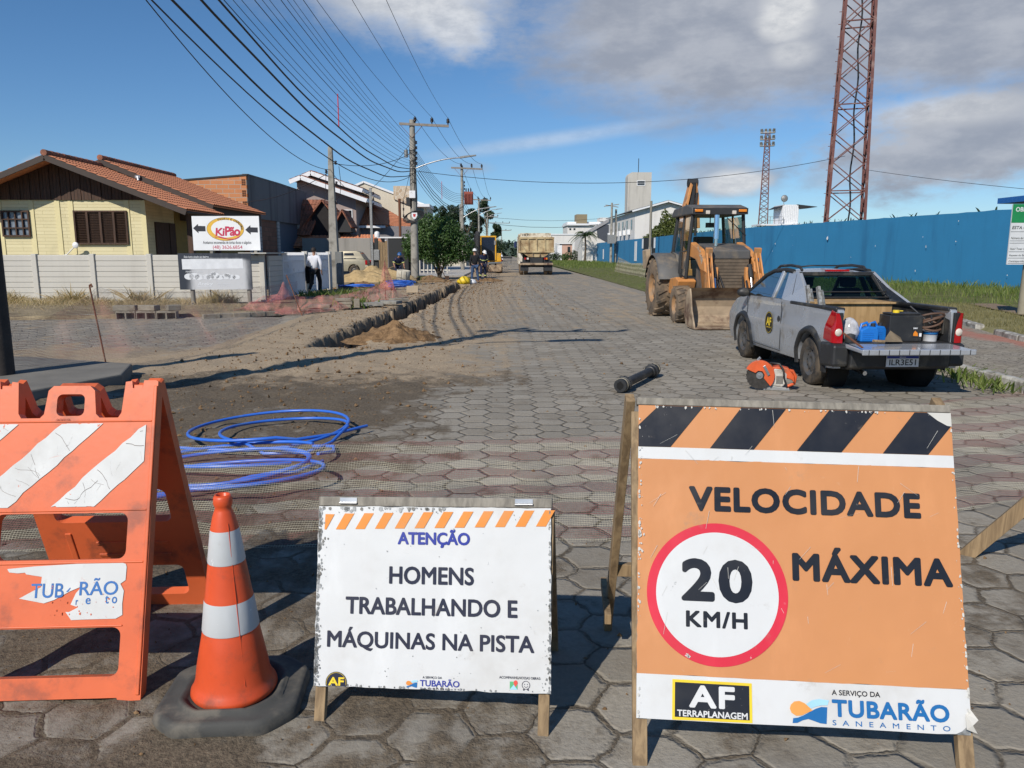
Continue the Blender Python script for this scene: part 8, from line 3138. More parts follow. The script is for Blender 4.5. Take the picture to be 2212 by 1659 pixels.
def person(label, loc, rz, J, top_m, leg_m, sleeve=1.0, head_tilt=(0, 0), helmet=None, shoe_m=None, stripes=False, hair=True, brim=0.0, waist=True):
    """J holds the joints; the figure faces -Y in its own space"""
    t = thing('person', label, 'person', loc, rz)
    P = dict(J)
    body = {}
    def put(k, p, r):
        body[k] = (*p, r)
    put('pelvis', P['pelvis'], (0.11, 0.08))
    put('belly', Vector(P['pelvis']).lerp(Vector(P['chest']), 0.5), (0.10, 0.075))
    put('chest', P['chest'], (0.11, 0.08))
    put('neck', P['neck'], 0.055)
    hd = Vector(P['head'])
    put('jaw', hd + Vector((0, -0.012, -0.07)), (0.062, 0.07))
    put('skull', hd + Vector((0, 0.01, 0.035)), (0.074, 0.088))
    put('crown', hd + Vector((0, 0.01, 0.09)), (0.045, 0.055))
    E_ = [('pelvis', 'belly'), ('belly', 'chest'), ('chest', 'neck'), ('neck', 'jaw'), ('jaw', 'skull'), ('skull', 'crown')]
    for s in 'LR':
        put('sh' + s, P['sh' + s], 0.062)
        put('el' + s, P['el' + s], 0.043)
        put('wr' + s, P['wr' + s], 0.030)
        put('hip' + s, P['hip' + s], 0.088)
        put('kn' + s, P['kn' + s], 0.060)
        put('cf' + s, Vector(P['kn' + s]).lerp(Vector(P['an' + s]), 0.3), 0.057)
        put('an' + s, P['an' + s], 0.040)
        put('toe' + s, P['toe' + s], 0.038)
        w, e = Vector(P['wr' + s]), Vector(P['el' + s])
        d = (w - e).normalized()
        sd = d.cross(Vector((0, 1, 0)))
        sd = Vector((1, 0, 0)) if sd.length < 0.2 else sd.normalized()
        fw = Vector((0, -1, 0)) - d * d.dot(Vector((0, -1, 0)))
        fw = Vector((0, 0, 1)) if fw.length < 0.2 else fw.normalized()
        put('palm' + s, w + d * 0.06, (0.020, 0.034))
        E_ += [('chest', 'sh' + s), ('sh' + s, 'el' + s), ('el' + s, 'wr' + s), ('wr' + s, 'palm' + s), ('pelvis', 'hip' + s), ('hip' + s, 'kn' + s), ('kn' + s, 'cf' + s), ('cf' + s, 'an' + s), ('an' + s, 'toe' + s)]
        sg = 1 if s == 'R' else -1
        for i, (off, ln) in enumerate(((-0.024, 0.072), (-0.008, 0.082), (0.008, 0.076), (0.024, 0.060))):
            a = w + d * 0.095 + fw * off
            put(f'f{i}{s}', a, 0.0085)
            put(f'g{i}{s}', a + d * ln * 0.55 + sd * sg * 0.008, 0.008)
            put(f'h{i}{s}', a + d * ln * 0.85 + sd * sg * 0.028, 0.0065)
            E_ += [('palm' + s, f'f{i}{s}'), (f'f{i}{s}', f'g{i}{s}'), (f'g{i}{s}', f'h{i}{s}')]
        a = w + d * 0.035 + fw * 0.030
        put('t1' + s, a, 0.010)
        put('t2' + s, a + d * 0.04 + fw * 0.022, 0.008)
        E_ += [('wr' + s, 't1' + s), ('t1' + s, 't2' + s)]
    skin_mesh('body', body, E_, [M_SKIN], t)
    # face: nose, eyes, ears
    q = MB()
    q.lathe([(0.001, 0.03), (0.008, 0.01), (0.014, -0.018), (0.001, -0.024)], 8, 0, 'Z', tuple(hd + Vector((0, -0.098, -0.005))))
    for s in (-1, 1):
        q.lathe([(0.001, -0.012), (0.012, 0.0), (0.022, 0.004), (0.001, 0.014)], 8, 0, 'X', tuple(hd + Vector((s * 0.082, 0.012, 0.0))))
    q.build('ears_and_nose', M_SKIN, t)
    q = MB()
    for s in (-1, 1):
        q.box(hd.x + s * 0.032 - 0.012, hd.x + s * 0.032 + 0.012, hd.y - 0.092, hd.y - 0.08, hd.z + 0.012, hd.z + 0.020)
    q.box(hd.x - 0.022, hd.x + 0.022, hd.y - 0.090, hd.y - 0.07, hd.z - 0.055, hd.z - 0.049)
    q.build('eyes_and_mouth', M_HAIR, t)
    if hair:
        q = MB()
        def hfn(u, v):
            a, b_ = 2 * math.pi * u, math.pi * 0.62 * v
            y = 0.104 * math.cos(a) * math.sin(b_)
            low = 0.9 if y < -0.02 else 1.0
            return tuple(hd + Vector((0.090 * math.sin(a) * math.sin(b_), 0.018 + y * (0.85 if y < 0 else 1.0), 0.035 + 0.098 * math.cos(b_ * low))))
        q.grid(hfn, 24, 12)
        q.build('hair', M_HAIR, t)
    if helmet:
        q = MB()
        c_ = hd + Vector((0, 0.01, 0.055))
        prof = [(0.001, 0.115), (0.04, 0.110), (0.08, 0.090), (0.108, 0.050), (0.118, 0.0), (0.135, -0.008), (0.132, -0.016), (0.11, -0.012)]
        q.lathe(prof, 28, 0, 'Z', (0, 0, 0))
        q.v = [(x * 0.93, y * 1.12 - (0.03 if z < -0.005 and y < -0.09 else 0), z) for x, y, z in q.v]
        q.beam((0, -0.10, 0.075), (0, 0.10, 0.075), 0.022, 0.02)
        q.beam((0, -0.06, 0.108), (0, 0.06, 0.108), 0.022, 0.02)
        o = q.build('helmet', helmet, t, loc=c_)
        o.rotation_euler = (R(head_tilt[0]), R(head_tilt[1]), 0)
    g = 0.016
    top = {k: (*body[k][:3], tuple(x + g for x in body[k][3]) if isinstance(body[k][3], tuple) else body[k][3] + g) for k in ('pelvis', 'belly', 'chest')}
    pv = Vector(P['pelvis'])
    top['pelvis'] = (pv.x, pv.y, pv.z - 0.04, (0.175, 0.135))
    top['belly'] = (*body['belly'][:3], (0.165, 0.125))
    top['chest'] = (*body['chest'][:3], (0.185, 0.135))
    nk = Vector(P['neck']).lerp(Vector(P['chest']), 0.25)
    top['collar'] = (*nk, 0.082)
    E2 = [('pelvis', 'belly'), ('belly', 'chest'), ('chest', 'collar')]
    for s in 'LR':
        top['sh' + s] = (*body['sh' + s][:3], 0.080)
        e = Vector(P['el' + s])
        if sleeve >= 1.0:
            top['el' + s] = (*e, 0.062)
            top['wr' + s] = (*Vector(P['el' + s]).lerp(Vector(P['wr' + s]), 0.93), 0.046)
            E2 += [('chest', 'sh' + s), ('sh' + s, 'el' + s), ('el' + s, 'wr' + s)]
        else:
            top['el' + s] = (*Vector(P['sh' + s]).lerp(e, 0.85), 0.070)
            E2 += [('chest', 'sh' + s), ('sh' + s, 'el' + s)]
    skin_mesh('shirt' if sleeve < 1 else 'jacket', top, E2, [top_m], t)
    leg = {'pelvis': (pv.x, pv.y, pv.z - 0.01, (0.160, 0.118))}
    E3 = []
    for s in 'LR':
        leg['hip' + s] = (*P['hip' + s], 0.104)
        leg['kn' + s] = (*P['kn' + s], 0.078)
        leg['an' + s] = (*Vector(P['an' + s]).lerp(Vector(P['kn' + s]), 0.10), 0.064)
        E3 += [('pelvis', 'hip' + s), ('hip' + s, 'kn' + s), ('kn' + s, 'an' + s)]
    skin_mesh('trousers', leg, E3, [leg_m], t)
    for s in 'LR':
        a, c_ = Vector(P['an' + s]), Vector(P['toe' + s])
        d = (c_ - a)
        d.z = 0
        d.normalize()
        sh = {'heel': (*(a - d * 0.05 + Vector((0, 0, -0.035))), (0.045, 0.042)), 'mid': (*(a + d * 0.05 + Vector((0, 0, -0.04))), (0.046, 0.044)), 'tip': (*(c_ + d * 0.04 + Vector((0, 0, -0.005))), (0.040, 0.034))}
        skin_mesh('shoe', sh, [('heel', 'mid'), ('mid', 'tip')], [shoe_m or M_SHADE], t)
    if stripes:
        m_ = mat('hi_vis_band', (0.62, 0.66, 0.22), 0.4)
        def band(p, r, h, ax):
            q = MB()
            q.lathe([(r, -h), (r + 0.002, 0), (r, h)], 20, 0, 'Z', (0, 0, 0), True, False)
            o = q.build('reflective_band', m_, t, loc=p)
            o.rotation_mode = 'QUATERNION'
            o.rotation_quaternion = Vector(ax).to_track_quat('Z', 'Y')
            return o
        be, ch = Vector(P['pelvis']).lerp(Vector(P['chest']), 0.58), Vector(P['chest'])
        o = band(be, 0.178, 0.026, ch - Vector(P['pelvis']))
        o.scale = (1.0, 0.80, 1)
        for s in 'LR':
            sh, el = Vector(P['sh' + s]), Vector(P['el' + s])
            band(sh.lerp(el, 0.72), 0.080, 0.020, el - sh)
            kn, an = Vector(P['kn' + s]), Vector(P['an' + s])
            band(kn.lerp(an, 0.45), 0.085, 0.026, an - kn)
    return t


def standing(h=1.74, lean=0.0, spread=0.10, arms=((0.0, 0.0), (0.0, 0.0)), bend=0.0):
    k = h / 1.74
    J = {'pelvis': (0, 0.0, 0.95 * k), 'chest': (0, -lean * 0.5, 1.30 * k), 'neck': (0, -lean * 0.75, 1.47 * k), 'head': (0, -lean - 0.02, 1.61 * k)}
    for s, sg, (af, ab) in (('L', -1, arms[0]), ('R', 1, arms[1])):
        J['sh' + s] = (sg * 0.185, -lean * 0.6, 1.39 * k)
        J['el' + s] = (sg * 0.235, -lean * 0.4 - 0.05 * af + 0.02, 1.11 * k + 0.0 * af)
        J['wr' + s] = (sg * 0.23 - sg * 0.05 * ab, -lean * 0.3 - 0.22 * af - 0.02, 0.88 * k + 0.15 * af)
        J['hip' + s] = (sg * 0.095, 0.0, 0.88 * k)
        J['kn' + s] = (sg * (0.10 + spread * 0.3), -0.02, 0.49 * k)
        J['an' + s] = (sg * (0.10 + spread * 0.6), 0.03, 0.09 * k)
        J['toe' + s] = (sg * (0.12 + spread * 0.7), -0.12, 0.035)
    return J


M_JEANS = mat('blue_jeans', (0.045, 0.085, 0.17), 0.85, var=0.2, vs=6)
M_BLACKC = mat('black_cloth', (0.010, 0.011, 0.014), 0.9, var=0.2)
M_NAVYC = mat('navy_cloth', (0.012, 0.018, 0.05), 0.9, var=0.2)
M_WHITEC = mat('white_cloth', (0.62, 0.63, 0.68), 0.85, var=0.06, vs=4, bump=0.3, bs=9)
M_HELW = mat('white_helmet', (0.74, 0.74, 0.72), 0.35, var=0.04)
M_HELB = mat('blue_helmet', (0.02, 0.10, 0.28), 0.35)

# man walking away in a white jacket, black jacket over his arm
J = standing(1.72, -0.03, 0.0)
J['knL'], J['anL'], J['toeL'] = (-0.10, -0.20, 0.50), (-0.10, -0.16, 0.10), (-0.11, -0.31, 0.06)
J['knR'], J['anR'], J['toeR'] = (0.10, 0.06, 0.50), (0.11, 0.30, 0.16), (0.11, 0.19, 0.05)
J['elL'], J['wrL'] = (-0.29, 0.10, 1.12), (-0.27, 0.02, 0.88)
J['elR'], J['wrR'] = (0.28, 0.06, 1.12), (0.25, -0.16, 1.02)
man = person('man in a white jacket and dark trousers walking away past the white gate', (-6.72, 28.3, 0.04), R(180 - 12), J, M_WHITEC, M_BLACKC)
q = MB()
def drape(u, v):
    a = -0.5 + u
    return (0.25 + 0.05 * math.sin(v * 4) + 0.11 * math.sin(6.28 * u) * (0.5 + 0.5 * v), -0.10 - 0.20 * a * (1 - 0.3 * v), 1.06 - 0.62 * v - 0.05 * u * v)
q.grid(drape, 14, 14)
q.grid(lambda u, v: tuple(Vector(drape(1 - u, v)) + Vector((0.05, 0.03, 0.0))), 14, 14)
o = q.build('carried_jacket', M_BLACKC)
o.matrix_world = man.matrix_basis.copy()
o.location = man.location
o.rotation_euler = man.rotation_euler
tag(o, 'black jacket hanging folded over the arm of the man in white', 'jacket')

J = standing(1.76, 0.0, 0.15)
person('worker in a white helmet, black sweater and blue jeans standing with his back turned', (-1.30, 40.2, 0), R(180 + 15), J, M_BLACKC, M_JEANS, 1.0, (0, 0), M_HELW)
J = standing(1.76, 0.10, 0.15, ((0.5, 0.3), (0.2, 0.0)))
J['head'] = (0.0, -0.20, 1.55)
J['neck'] = (0, -0.10, 1.46)
person('worker in a navy uniform with reflective bands looking down under a white helmet', (-0.98, 44.6, 0), R(35), J, M_NAVYC, M_NAVYC, 1.0, (28, 0), M_HELW, None, True)
J = standing(1.72, 0.0, 0.2)
J['pelvis'] = (0, 0.15, 0.90)
J['chest'] = (0, -0.10, 1.17)
J['neck'] = (0, -0.20, 1.32)
J['head'] = (0.03, -0.30, 1.42)
for s, sg in (('L', -1), ('R', 1)):
    J['sh' + s] = (sg * 0.185, -0.14, 1.25)
    J['el' + s] = (sg * 0.27, -0.16, 0.98)
    J['wr' + s] = (sg * 0.25, -0.38, 0.84)
    J['hip' + s] = (sg * 0.095, 0.15, 0.84)
    J['kn' + s] = (sg * 0.13, -0.02, 0.46)
person('worker in a blue helmet and navy shirt bending behind the concrete ring', (-5.42, 41.6, 0.02), R(15), J, M_NAVYC, M_NAVYC, 0.8, (15, 0), M_HELB, None, True)
q = MB()
q.tube([(-5.62, 41.22, 0.86), (-6.35, 41.05, 0.62)], 0.018, 8)
q.box(-6.75, -6.35, 41.03, 41.06, 0.48, 0.72)
tag(q.build('shovel', M_WOOD), 'wooden handled shovel held by the worker in the blue helmet', 'shovel')
J = standing(1.70, 0.0, 0.1, ((0.9, 0.5), (0.6, 0.2)))
person('man in a white shirt and dark shorts on the balcony of the mauve house', (-12.55, 54.6, 2.62), R(70), J, M_WHITEC, M_NAVYC, 0.8)

# ---------------------------------------------------------------- verge clutter on the left
t = thing('concrete_ring', 'pale concrete pipe ring tilted on the verge beside the utility pole', 'concrete ring', (-5.02, 40.0, 0.0), 0)
q = MB()
q.lathe([(0.29, 0), (0.35, 0), (0.35, 0.66), (0.33, 0.67), (0.29, 0.66), (0.29, 0.02)], 32)
o = q.build('ring_body', mat('pale_concrete', (0.46, 0.43, 0.36), 0.85, var=0.1, dirt=(0.3, 0.25, 0.18), da=0.3), t)
o.rotation_euler = (R(4), R(7), 0)
o.location = (0, 0, 0.03)
q = MB()
for a in (-100, -60):
    q.box(0.345 * math.cos(R(a)) - 0.012, 0.345 * math.cos(R(a)) + 0.012, 0.352 * math.sin(R(a)) - 0.012, 0.352 * math.sin(R(a)), 0.03, 0.64)
o = q.build('mould_rib', M_CONC, t)
o.rotation_euler = (R(4), R(7), 0)
o.location = (0, 0, 0.03)


def block(name, lab, cat, x, y, z, sx, sy, sz, rz, m, holes=0, group=None, bev=0.012):
    q = MB()
    if holes:
        w_ = sx / holes
        q.box(-sx / 2, sx / 2, -sy / 2, sy / 2, 0, sz * 0.16)
        q.box(-sx / 2, sx / 2, -sy / 2, sy / 2, sz * 0.84, sz)
        for k in range(holes + 1):
            xx = -sx / 2 + w_ * k
            q.box(max(-sx / 2, xx - 0.02), min(sx / 2, xx + 0.02), -sy / 2, sy / 2, sz * 0.16, sz * 0.84)
        q.box(-sx / 2 + .02, sx / 2 - .02, sy / 2 - 0.03, sy / 2 - 0.01, sz * .16, sz * .84)
    else:
        P = [(sx * (i - .5) * (1 + .06 * fbm(i + x, j, k, 2)), sy * (j - .5) * (1 + .06 * fbm(i, j + y, k, 2)), sz * k) for k in (0, 1) for j in (0, 1) for i in (0, 1)]
        q.add(P, [(0, 2, 3, 1), (4, 5, 7, 6), (0, 1, 5, 4), (2, 6, 7, 3), (0, 4, 6, 2), (1, 3, 7, 5)])
    o = q.build(name, m, loc=(x, y, z), bevel=bev)
    o.rotation_euler.z = R(rz)
    return tag(o, lab, cat, group)


M_BLK = mat('beige_block', (0.42, 0.34, 0.24), 0.85, var=0.1, bump=0.2)
M_PAV = mat('loose_paver', (0.27, 0.24, 0.19), 0.9, var=0.2, bump=0.3, dirt=(0.16, 0.12, 0.08), da=0.4)
block('concrete_block', 'plain beige block standing alone on the verge by the trench', 'block', -3.32, 29.4, 0.08, 0.44, 0.2, 0.25, 4, M_BLK)
for k, (dx, dy, z, lb) in enumerate(((0, 0, 0.05, 'bottom loose paver of the little stack at the verge kerb'), (0.02, 0.02, 0.14, 'middle loose paver of the little stack at the verge kerb'), (-0.02, 0.0, 0.23, 'top loose paver of the little stack at the verge kerb'))):
    block('loose_paver', lb, 'paver', -4.35 + dx, 21.6 + dy, z, 0.42, 0.24, 0.085, 6 * k, M_PAV, 0, 'loose pavers stacked at the kerb')
block('loose_paver', 'single upended paver leaning right of the little stack at the verge kerb', 'paver', -4.02, 21.7, 0.05, 0.16, 0.3, 0.24, 12, M_PAV)
for k, (x, y, sx, rz, lb) in enumerate(((-3.7, 22.3, 0.6, 20, 'pale flat slab lying behind the little paver stack'), (-3.35, 23.2, 0.7, -15, 'grey flat slab farther along the verge edge'), (-3.2, 24.4, 0.5, 30, 'small broken slab near the edge of the trench'), (-5.0, 21.5, 0.6, 5, 'tan slab half under the near end of the pink net'))):
    block('broken_slab', lb, 'slab', x, y, 0.06, sx, 0.45, 0.09, rz, M_CONC if k < 2 else M_PAV)
for k, (x, lb) in enumerate(((-8.95, 'hollow block at the left end of the low row on the dirt verge'), (-8.47, 'hollow block in the middle of the low row on the dirt verge'), (-7.99, 'hollow block at the right end of the low row on the dirt verge'))):
    block('hollow_block', lb, 'block', x, 18.62, -0.06, 0.46, 0.2, 0.24, 2 * k, M_PAV, 2, 'hollow blocks on the dirt verge', 0.006)
for k, (x, z, sx, rz, lb) in enumerate(((-9.0, 0.25, 0.5, 8, 'flat stone lying on the left hollow block'), (-8.45, 0.25, 0.45, -14, 'tilted grey stone on the middle hollow block'), (-7.9, 0.25, 0.3, 40, 'small upright stone on the right hollow block'), (-10.2, 0.02, 0.8, 10, 'long kerb fragment lying left of the hollow blocks'))):
    block('stone', lb, 'stone', x, 18.65 + 0.05 * k, z - 0.06, sx, 0.22, 0.13, rz, M_PAV)
vk = random.Random(12)
for k in range(9):
    block('kerbstone', 'rough low kerbstone along the broken edge of the dirt verge', 'kerbstone', -7.0 + 0.30 * k, 18.75 + 0.22 * k + vk.uniform(-.05, .05), -0.02, 0.40, 0.14, 0.12, 35 + vk.uniform(-8, 8), M_PAV, 0, 'kerbstones of the dirt verge')
q = MB()
for k in range(7):
    q.tube(loop(-4.25 + vk.uniform(-.06, .06), 33.2 + vk.uniform(-.06, .06), 0.46 + 0.02 * k, 0.42 + 0.02 * k, 0, 350, 0.12 + 0.035 * k, 0.14 + 0.035 * k, 28), 0.02, 6)
tag(q.build('pipe_coil', M_HOSE), 'neat coil of bright blue pipe beside the sand heap', 'pipe coil')
q = MB()
for k in range(6):
    q.tube(loop(-5.9 + vk.uniform(-.2, .2), 32.4 + vk.uniform(-.2, .2), 0.65 + vk.uniform(-.15, .15), 0.5 + vk.uniform(-.15, .15), 0, 330, 0.14 + 0.02 * k, 0.22, 24, k * 0.4), 0.018, 6)
tag(q.build('pipe_coil', M_HOSE), 'tangled blue pipe lying over dark soil left of the neat coil', 'pipe coil')
q = MB()
q.lathe([(0.02, 0), (0.30, 0.03), (0.34, 0.16), (0.26, 0.32), (0.10, 0.40), (0.02, 0.42)], 22)
q.v = [(x * (1 + .35 * fbm(x * 4, y * 4, z * 5)), y * (1 + .35 * fbm(x * 4, y * 4, z * 5 + 4)), z) for x, y, z in q.v]
for k in range(len(q.f)):
    pass
o = q.build('sack', [mat('yellow_sack', (0.72, 0.50, 0.02), 0.5, var=0.1)], loc=(-1.78, 38.6, 0.02))
tag(o, 'crumpled yellow sack at the edge of the trench near the workers', 'sack')
q = MB()
q.lathe([(0.02, 0), (0.22, 0.02), (0.24, 0.10), (0.15, 0.22), (0.02, 0.26)], 20)
q.v = [(x * (1 + .3 * fbm(x * 4, y * 4, z * 5 + 9)), y * (1 + .3 * fbm(x * 4, y * 4, z * 5 + 2)), z) for x, y, z in q.v]
tag(q.build('sack', M_WHITEP, loc=(-1.40, 38.9, 0.02)), 'white sack just right of the yellow one by the workers feet', 'sack')
for k, (x, y, L, rz, lb) in enumerate(((-3.9, 40.6, 1.9, 12, 'long pale plank lying on the soil beside the street tree'), (-2.6, 41.6, 1.0, 75, 'short plank propped across the far end of the trench'))):
    block('plank', lb, 'plank', x, y, 0.10, L, 0.14, 0.05, rz, M_WOOD)
q = MB()
q.tube([(-3.05, 44.2, 0.05), (-3.5, 44.6, 1.0)], 0.022, 6)
q.box(-3.12, -2.9, 44.1, 44.2, 0.0, 0.28)
tag(q.build('shovel', M_WOODD), 'shovel stuck upright in the soil by the street tree', 'shovel')

# ---------------------------------------------------------------- plants
def leafmat(name, c1, c2):
    m, t = newmat(name)
    p = t.coord()
    n = t.noise(p, 1.2, 3, 0.6)
    info = t.n('ShaderNodeNewGeometry')
    col = t.mix(info.outputs['Random Per Island'], c1, c2)
    col = t.mix(t.ramp(n, 0.4, 0.7, 0, 0.5), col, tuple(q * 0.7 for q in c1))
    d = t.bsdf(col, 0.55, 0, None, None, 0.4)
    tl = t.n('ShaderNodeBsdfTranslucent')
    t.put(tl.inputs[0], t.v('MULTIPLY', col, (1.3, 1.5, 0.6)))
    mx_ = t.n('ShaderNodeMixShader')
    mx_.inputs[0].default_value = 0.25
    t.put(mx_.inputs[1], d)
    t.put(mx_.inputs[2], tl.outputs[0])
    t.out(mx_.outputs[0])
    return m


M_LEAF = leafmat('leaf_green', (0.036, 0.082, 0.020), (0.095, 0.165, 0.045))
M_LEAFD = leafmat('leaf_dark', (0.018, 0.038, 0.016), (0.045, 0.075, 0.028))
M_LEAFY = leafmat('leaf_yellow', (0.060, 0.085, 0.018), (0.15, 0.17, 0.04))
M_PALM = leafmat('palm_green', (0.028, 0.055, 0.018), (0.06, 0.10, 0.03))
M_GRASS = leafmat('grass_blade', (0.070, 0.125, 0.020), (0.23, 0.265, 0.075))
M_DRY = leafmat('dry_blade', (0.42, 0.31, 0.18), (0.62, 0.50, 0.32))
M_BARK = mat('bark', (0.085, 0.065, 0.045), 0.9, var=0.3, vs=8, bump=0.4, bs=20)


def crown_mesh(b, lobes, n, size, r, mi=0, aspect=2.2, droop=0.0):
    """leaves scattered through lumpy lobes: (x, y, z, rx, ry, rz)"""
    wts = [l[3] * l[4] * l[5] for l in lobes]
    for _ in range(n):
        l = r.choices(lobes, wts)[0]
        while True:
            v = Vector((r.gauss(0, 1), r.gauss(0, 1), r.gauss(0, 1)))
            if v.length > 0.01:
                break
        v.normalize()
        rad = 0.45 + 0.58 * r.random() ** 0.5
        k = rad * (1 + 0.22 * fbm(v.x * 2.2 + l[0], v.y * 2.2 + l[1], v.z * 2.2 + l[2], 3))
        c = Vector((l[0] + v.x * l[3] * k, l[1] + v.y * l[4] * k, l[2] + v.z * l[5] * k))
        nrm = (v + Vector((r.gauss(0, .7), r.gauss(0, .7), r.gauss(0, .7) + 0.25))).normalized()
        a = nrm.orthogonal().normalized()
        a = (Matrix.Rotation(r.uniform(0, 6.28), 3, nrm) @ a)
        a.z -= droop
        a.normalize()
        w_ = nrm.cross(a).normalized()
        s = size * r.uniform(0.6, 1.3)
        b.add([c - a * s, c + w_ * s / aspect, c + a * s, c - w_ * s / aspect], [(0, 1, 2, 3)], mi, False)


def tree(name, label, x, y, z, lobes, n, size, seed, m, trunk, cat='tree', group=None, droop=0.0):
    t = thing(name, label, cat, (x, y, z), 0, group)
    r = random.Random(seed)
    b = MB()
    crown_mesh(b, lobes, n, size, r, 0, 2.2, droop)
    b.build('crown', m, t)
    b = MB()
    for pts, rr in trunk:
        b.tube(pts, rr, 8)
    for l in lobes:
        base = Vector(trunk[0][0][-1])
        e = Vector(l[:3])
        mid = base.lerp(e, 0.5) + Vector((r.uniform(-.1, .1), r.uniform(-.1, .1), 0.1)) * l[3]
        w0 = trunk[0][1][-1] if isinstance(trunk[0][1], list) else trunk[0][1]
        b.tube([base, mid, e], [w0 * .7, w0 * .45, w0 * .15], 6)
    b.build('trunk', M_BARK, t)
    return t


tree('street_tree', 'dense dark green street tree just right of the nearest utility pole', -3.75, 47.0, 0.05,
     [(0, 0, 2.2, 1.55, 1.4, 1.25), (-1.25, -0.2, 2.0, 0.9, 0.9, 0.95), (1.15, 0, 1.9, 1.05, 1.0, 0.95), (-0.45, 0, 3.0, 0.95, 0.9, 0.85), (0.65, 0, 2.9, 0.9, 0.9, 0.75), (0.3, -0.5, 1.25, 1.2, 0.9, 0.55), (-1.5, 0, 1.45, 0.55, 0.6, 0.5), (1.7, 0, 1.5, 0.5, 0.6, 0.6)],
     15000, 0.085, 5, M_LEAF, [([(0.1, 0, 0), (0.05, 0, 0.6), (0.0, 0, 1.1)], [0.13, 0.10, 0.09]), ([(0.1, 0, 0.1), (-0.25, 0, 0.8)], [0.08, 0.05]), ([(0.12, 0, 0.1), (0.4, 0, 0.9)], [0.07, 0.05])])
eu = [(-11.5, 150, 14.5, 1.5), (-8.5, 142, 15.0, 1.6), (-6.2, 150, 14.0, 1.5), (-4.6, 158, 12.0, 1.2), (-13.5, 165, 13, 1.4), (-2.6, 150, 17.5, 1.3), (-1.5, 165, 12, 1.2)]
LBE = ['wide eucalyptus crown at the left of the row behind the street tree', 'second eucalyptus from the left behind the street tree', 'eucalyptus standing just behind the transformer pole', 'low eucalyptus right of the transformer pole', 'hazy leftmost far eucalyptus behind the others', 'tall eucalyptus between the third and fourth utility poles', 'small eucalyptus right of the tall one']
for k, (x, y, hgt, wd) in enumerate(eu):
    hgt *= 0.72
    r = random.Random(50 + k)
    lob = []
    for j in range(7):
        lob.append((r.uniform(-1, 1) * wd, r.uniform(-.8, .8) * wd, hgt * r.uniform(0.55, 0.95), wd * r.uniform(.45, .8), wd * .6, wd * r.uniform(.4, .65)))
    tree('eucalyptus', LBE[k], x, y, 0, lob, 2600, 0.20, 70 + k, M_LEAFD, [([(0, 0, 0), (0.2, 0, hgt * 0.3), (0, 0, hgt * 0.5)], [0.25, 0.2, 0.14])], 'tree', 'eucalyptus trees behind the street', 0.3)
far = [(-3.6, 112, 3.6), (-3.0, 125, 4.2), (-2.2, 140, 4.4), (-1.4, 160, 4.6), (-0.6, 185, 5.0), (-5.2, 108, 4.4), (-6.8, 118, 5.2)]
LBF = ['rounded street tree directly behind the excavator cab', 'street tree following the one behind the excavator', 'third of the far street trees along the left pavement', 'fourth of the far street trees along the left pavement', 'last of the far street trees near the end of the road', 'dark garden tree left of the excavator boom', 'broad dark garden tree behind the small pale house']
for k, (x, y, hh) in enumerate(far):
    r = random.Random(90 + k)
    lob = [(r.uniform(-.6, .6), r.uniform(-.6, .6), hh * r.uniform(.5, .8), hh * .28, hh * .28, hh * .24) for j in range(5)]
    tree('street_tree', LBF[k], x, y, 0, lob, 1400, 0.17, 120 + k, M_LEAFD, [([(0, 0, 0), (0, 0, hh * .4)], [0.14, 0.1])], 'tree', 'far street trees')
tree('garden_tree', 'bushy yellow green tree showing above the blue wall beside the slim timber pole', 19.6, 94.0, 0, [(0, 0, 3.6, 1.7, 1.5, 1.3), (1.6, 0, 4.4, 1.6, 1.4, 1.4), (-1.3, 0, 3.0, 1.2, 1.2, 0.9), (0.6, 0, 5.2, 1.0, 1.0, 1.0), (2.9, 0, 3.6, 1.2, 1.2, 1.2), (0.2, 0, 6.2, 0.45, .45, .6)],
     7000, 0.17, 31, M_LEAFY, [([(0.5, 0, 0), (0.5, 0, 1.6)], [0.2, 0.15])])
t = thing('palm_tree', 'feathery palm tree before the white buildings beyond the far blue wall', 'palm tree', (14.4, 132, 0))
b = MB()
b.tube([(0, 0, 0), (0.1, 0, 2.5), (0, 0, 4.5)], [0.2, 0.16, 0.14], 8)
b.build('trunk', M_BARK, t)
b = MB()
r = random.Random(3)
for k in range(26):
    a = 2 * math.pi * k / 26 + r.uniform(-.15, .15)
    up = r.uniform(0.0, 1.1)
    L = r.uniform(2.2, 3.2)
    prev = None
    for j in range(15):
        u = j / 14
        c = Vector((math.cos(a) * L * u * math.cos(up * .8), math.sin(a) * L * u * math.cos(up * .8), 4.5 + L * (math.sin(up) * u - 0.75 * u * u)))
        if prev is not None:
            d = (c - prev).normalized()
            sd = d.cross(Vector((0, 0, 1))).normalized()
            for s in (-1, 1):
                tip = c + sd * s * 0.42 * (1 - 0.6 * u) + Vector((0, 0, -0.22)) + d * 0.15
                b.add([c - d * 0.06, c + d * 0.06, tip], [(0, 1, 2)], 0, False)
            b.add([prev + Vector((0, 0, .02)), c + Vector((0, 0, .02)), c - Vector((0, 0, .02)), prev - Vector((0, 0, .02))], [(0, 1, 2, 3)], 0, False)
        prev = c
b.build('crown', M_PALM, t)
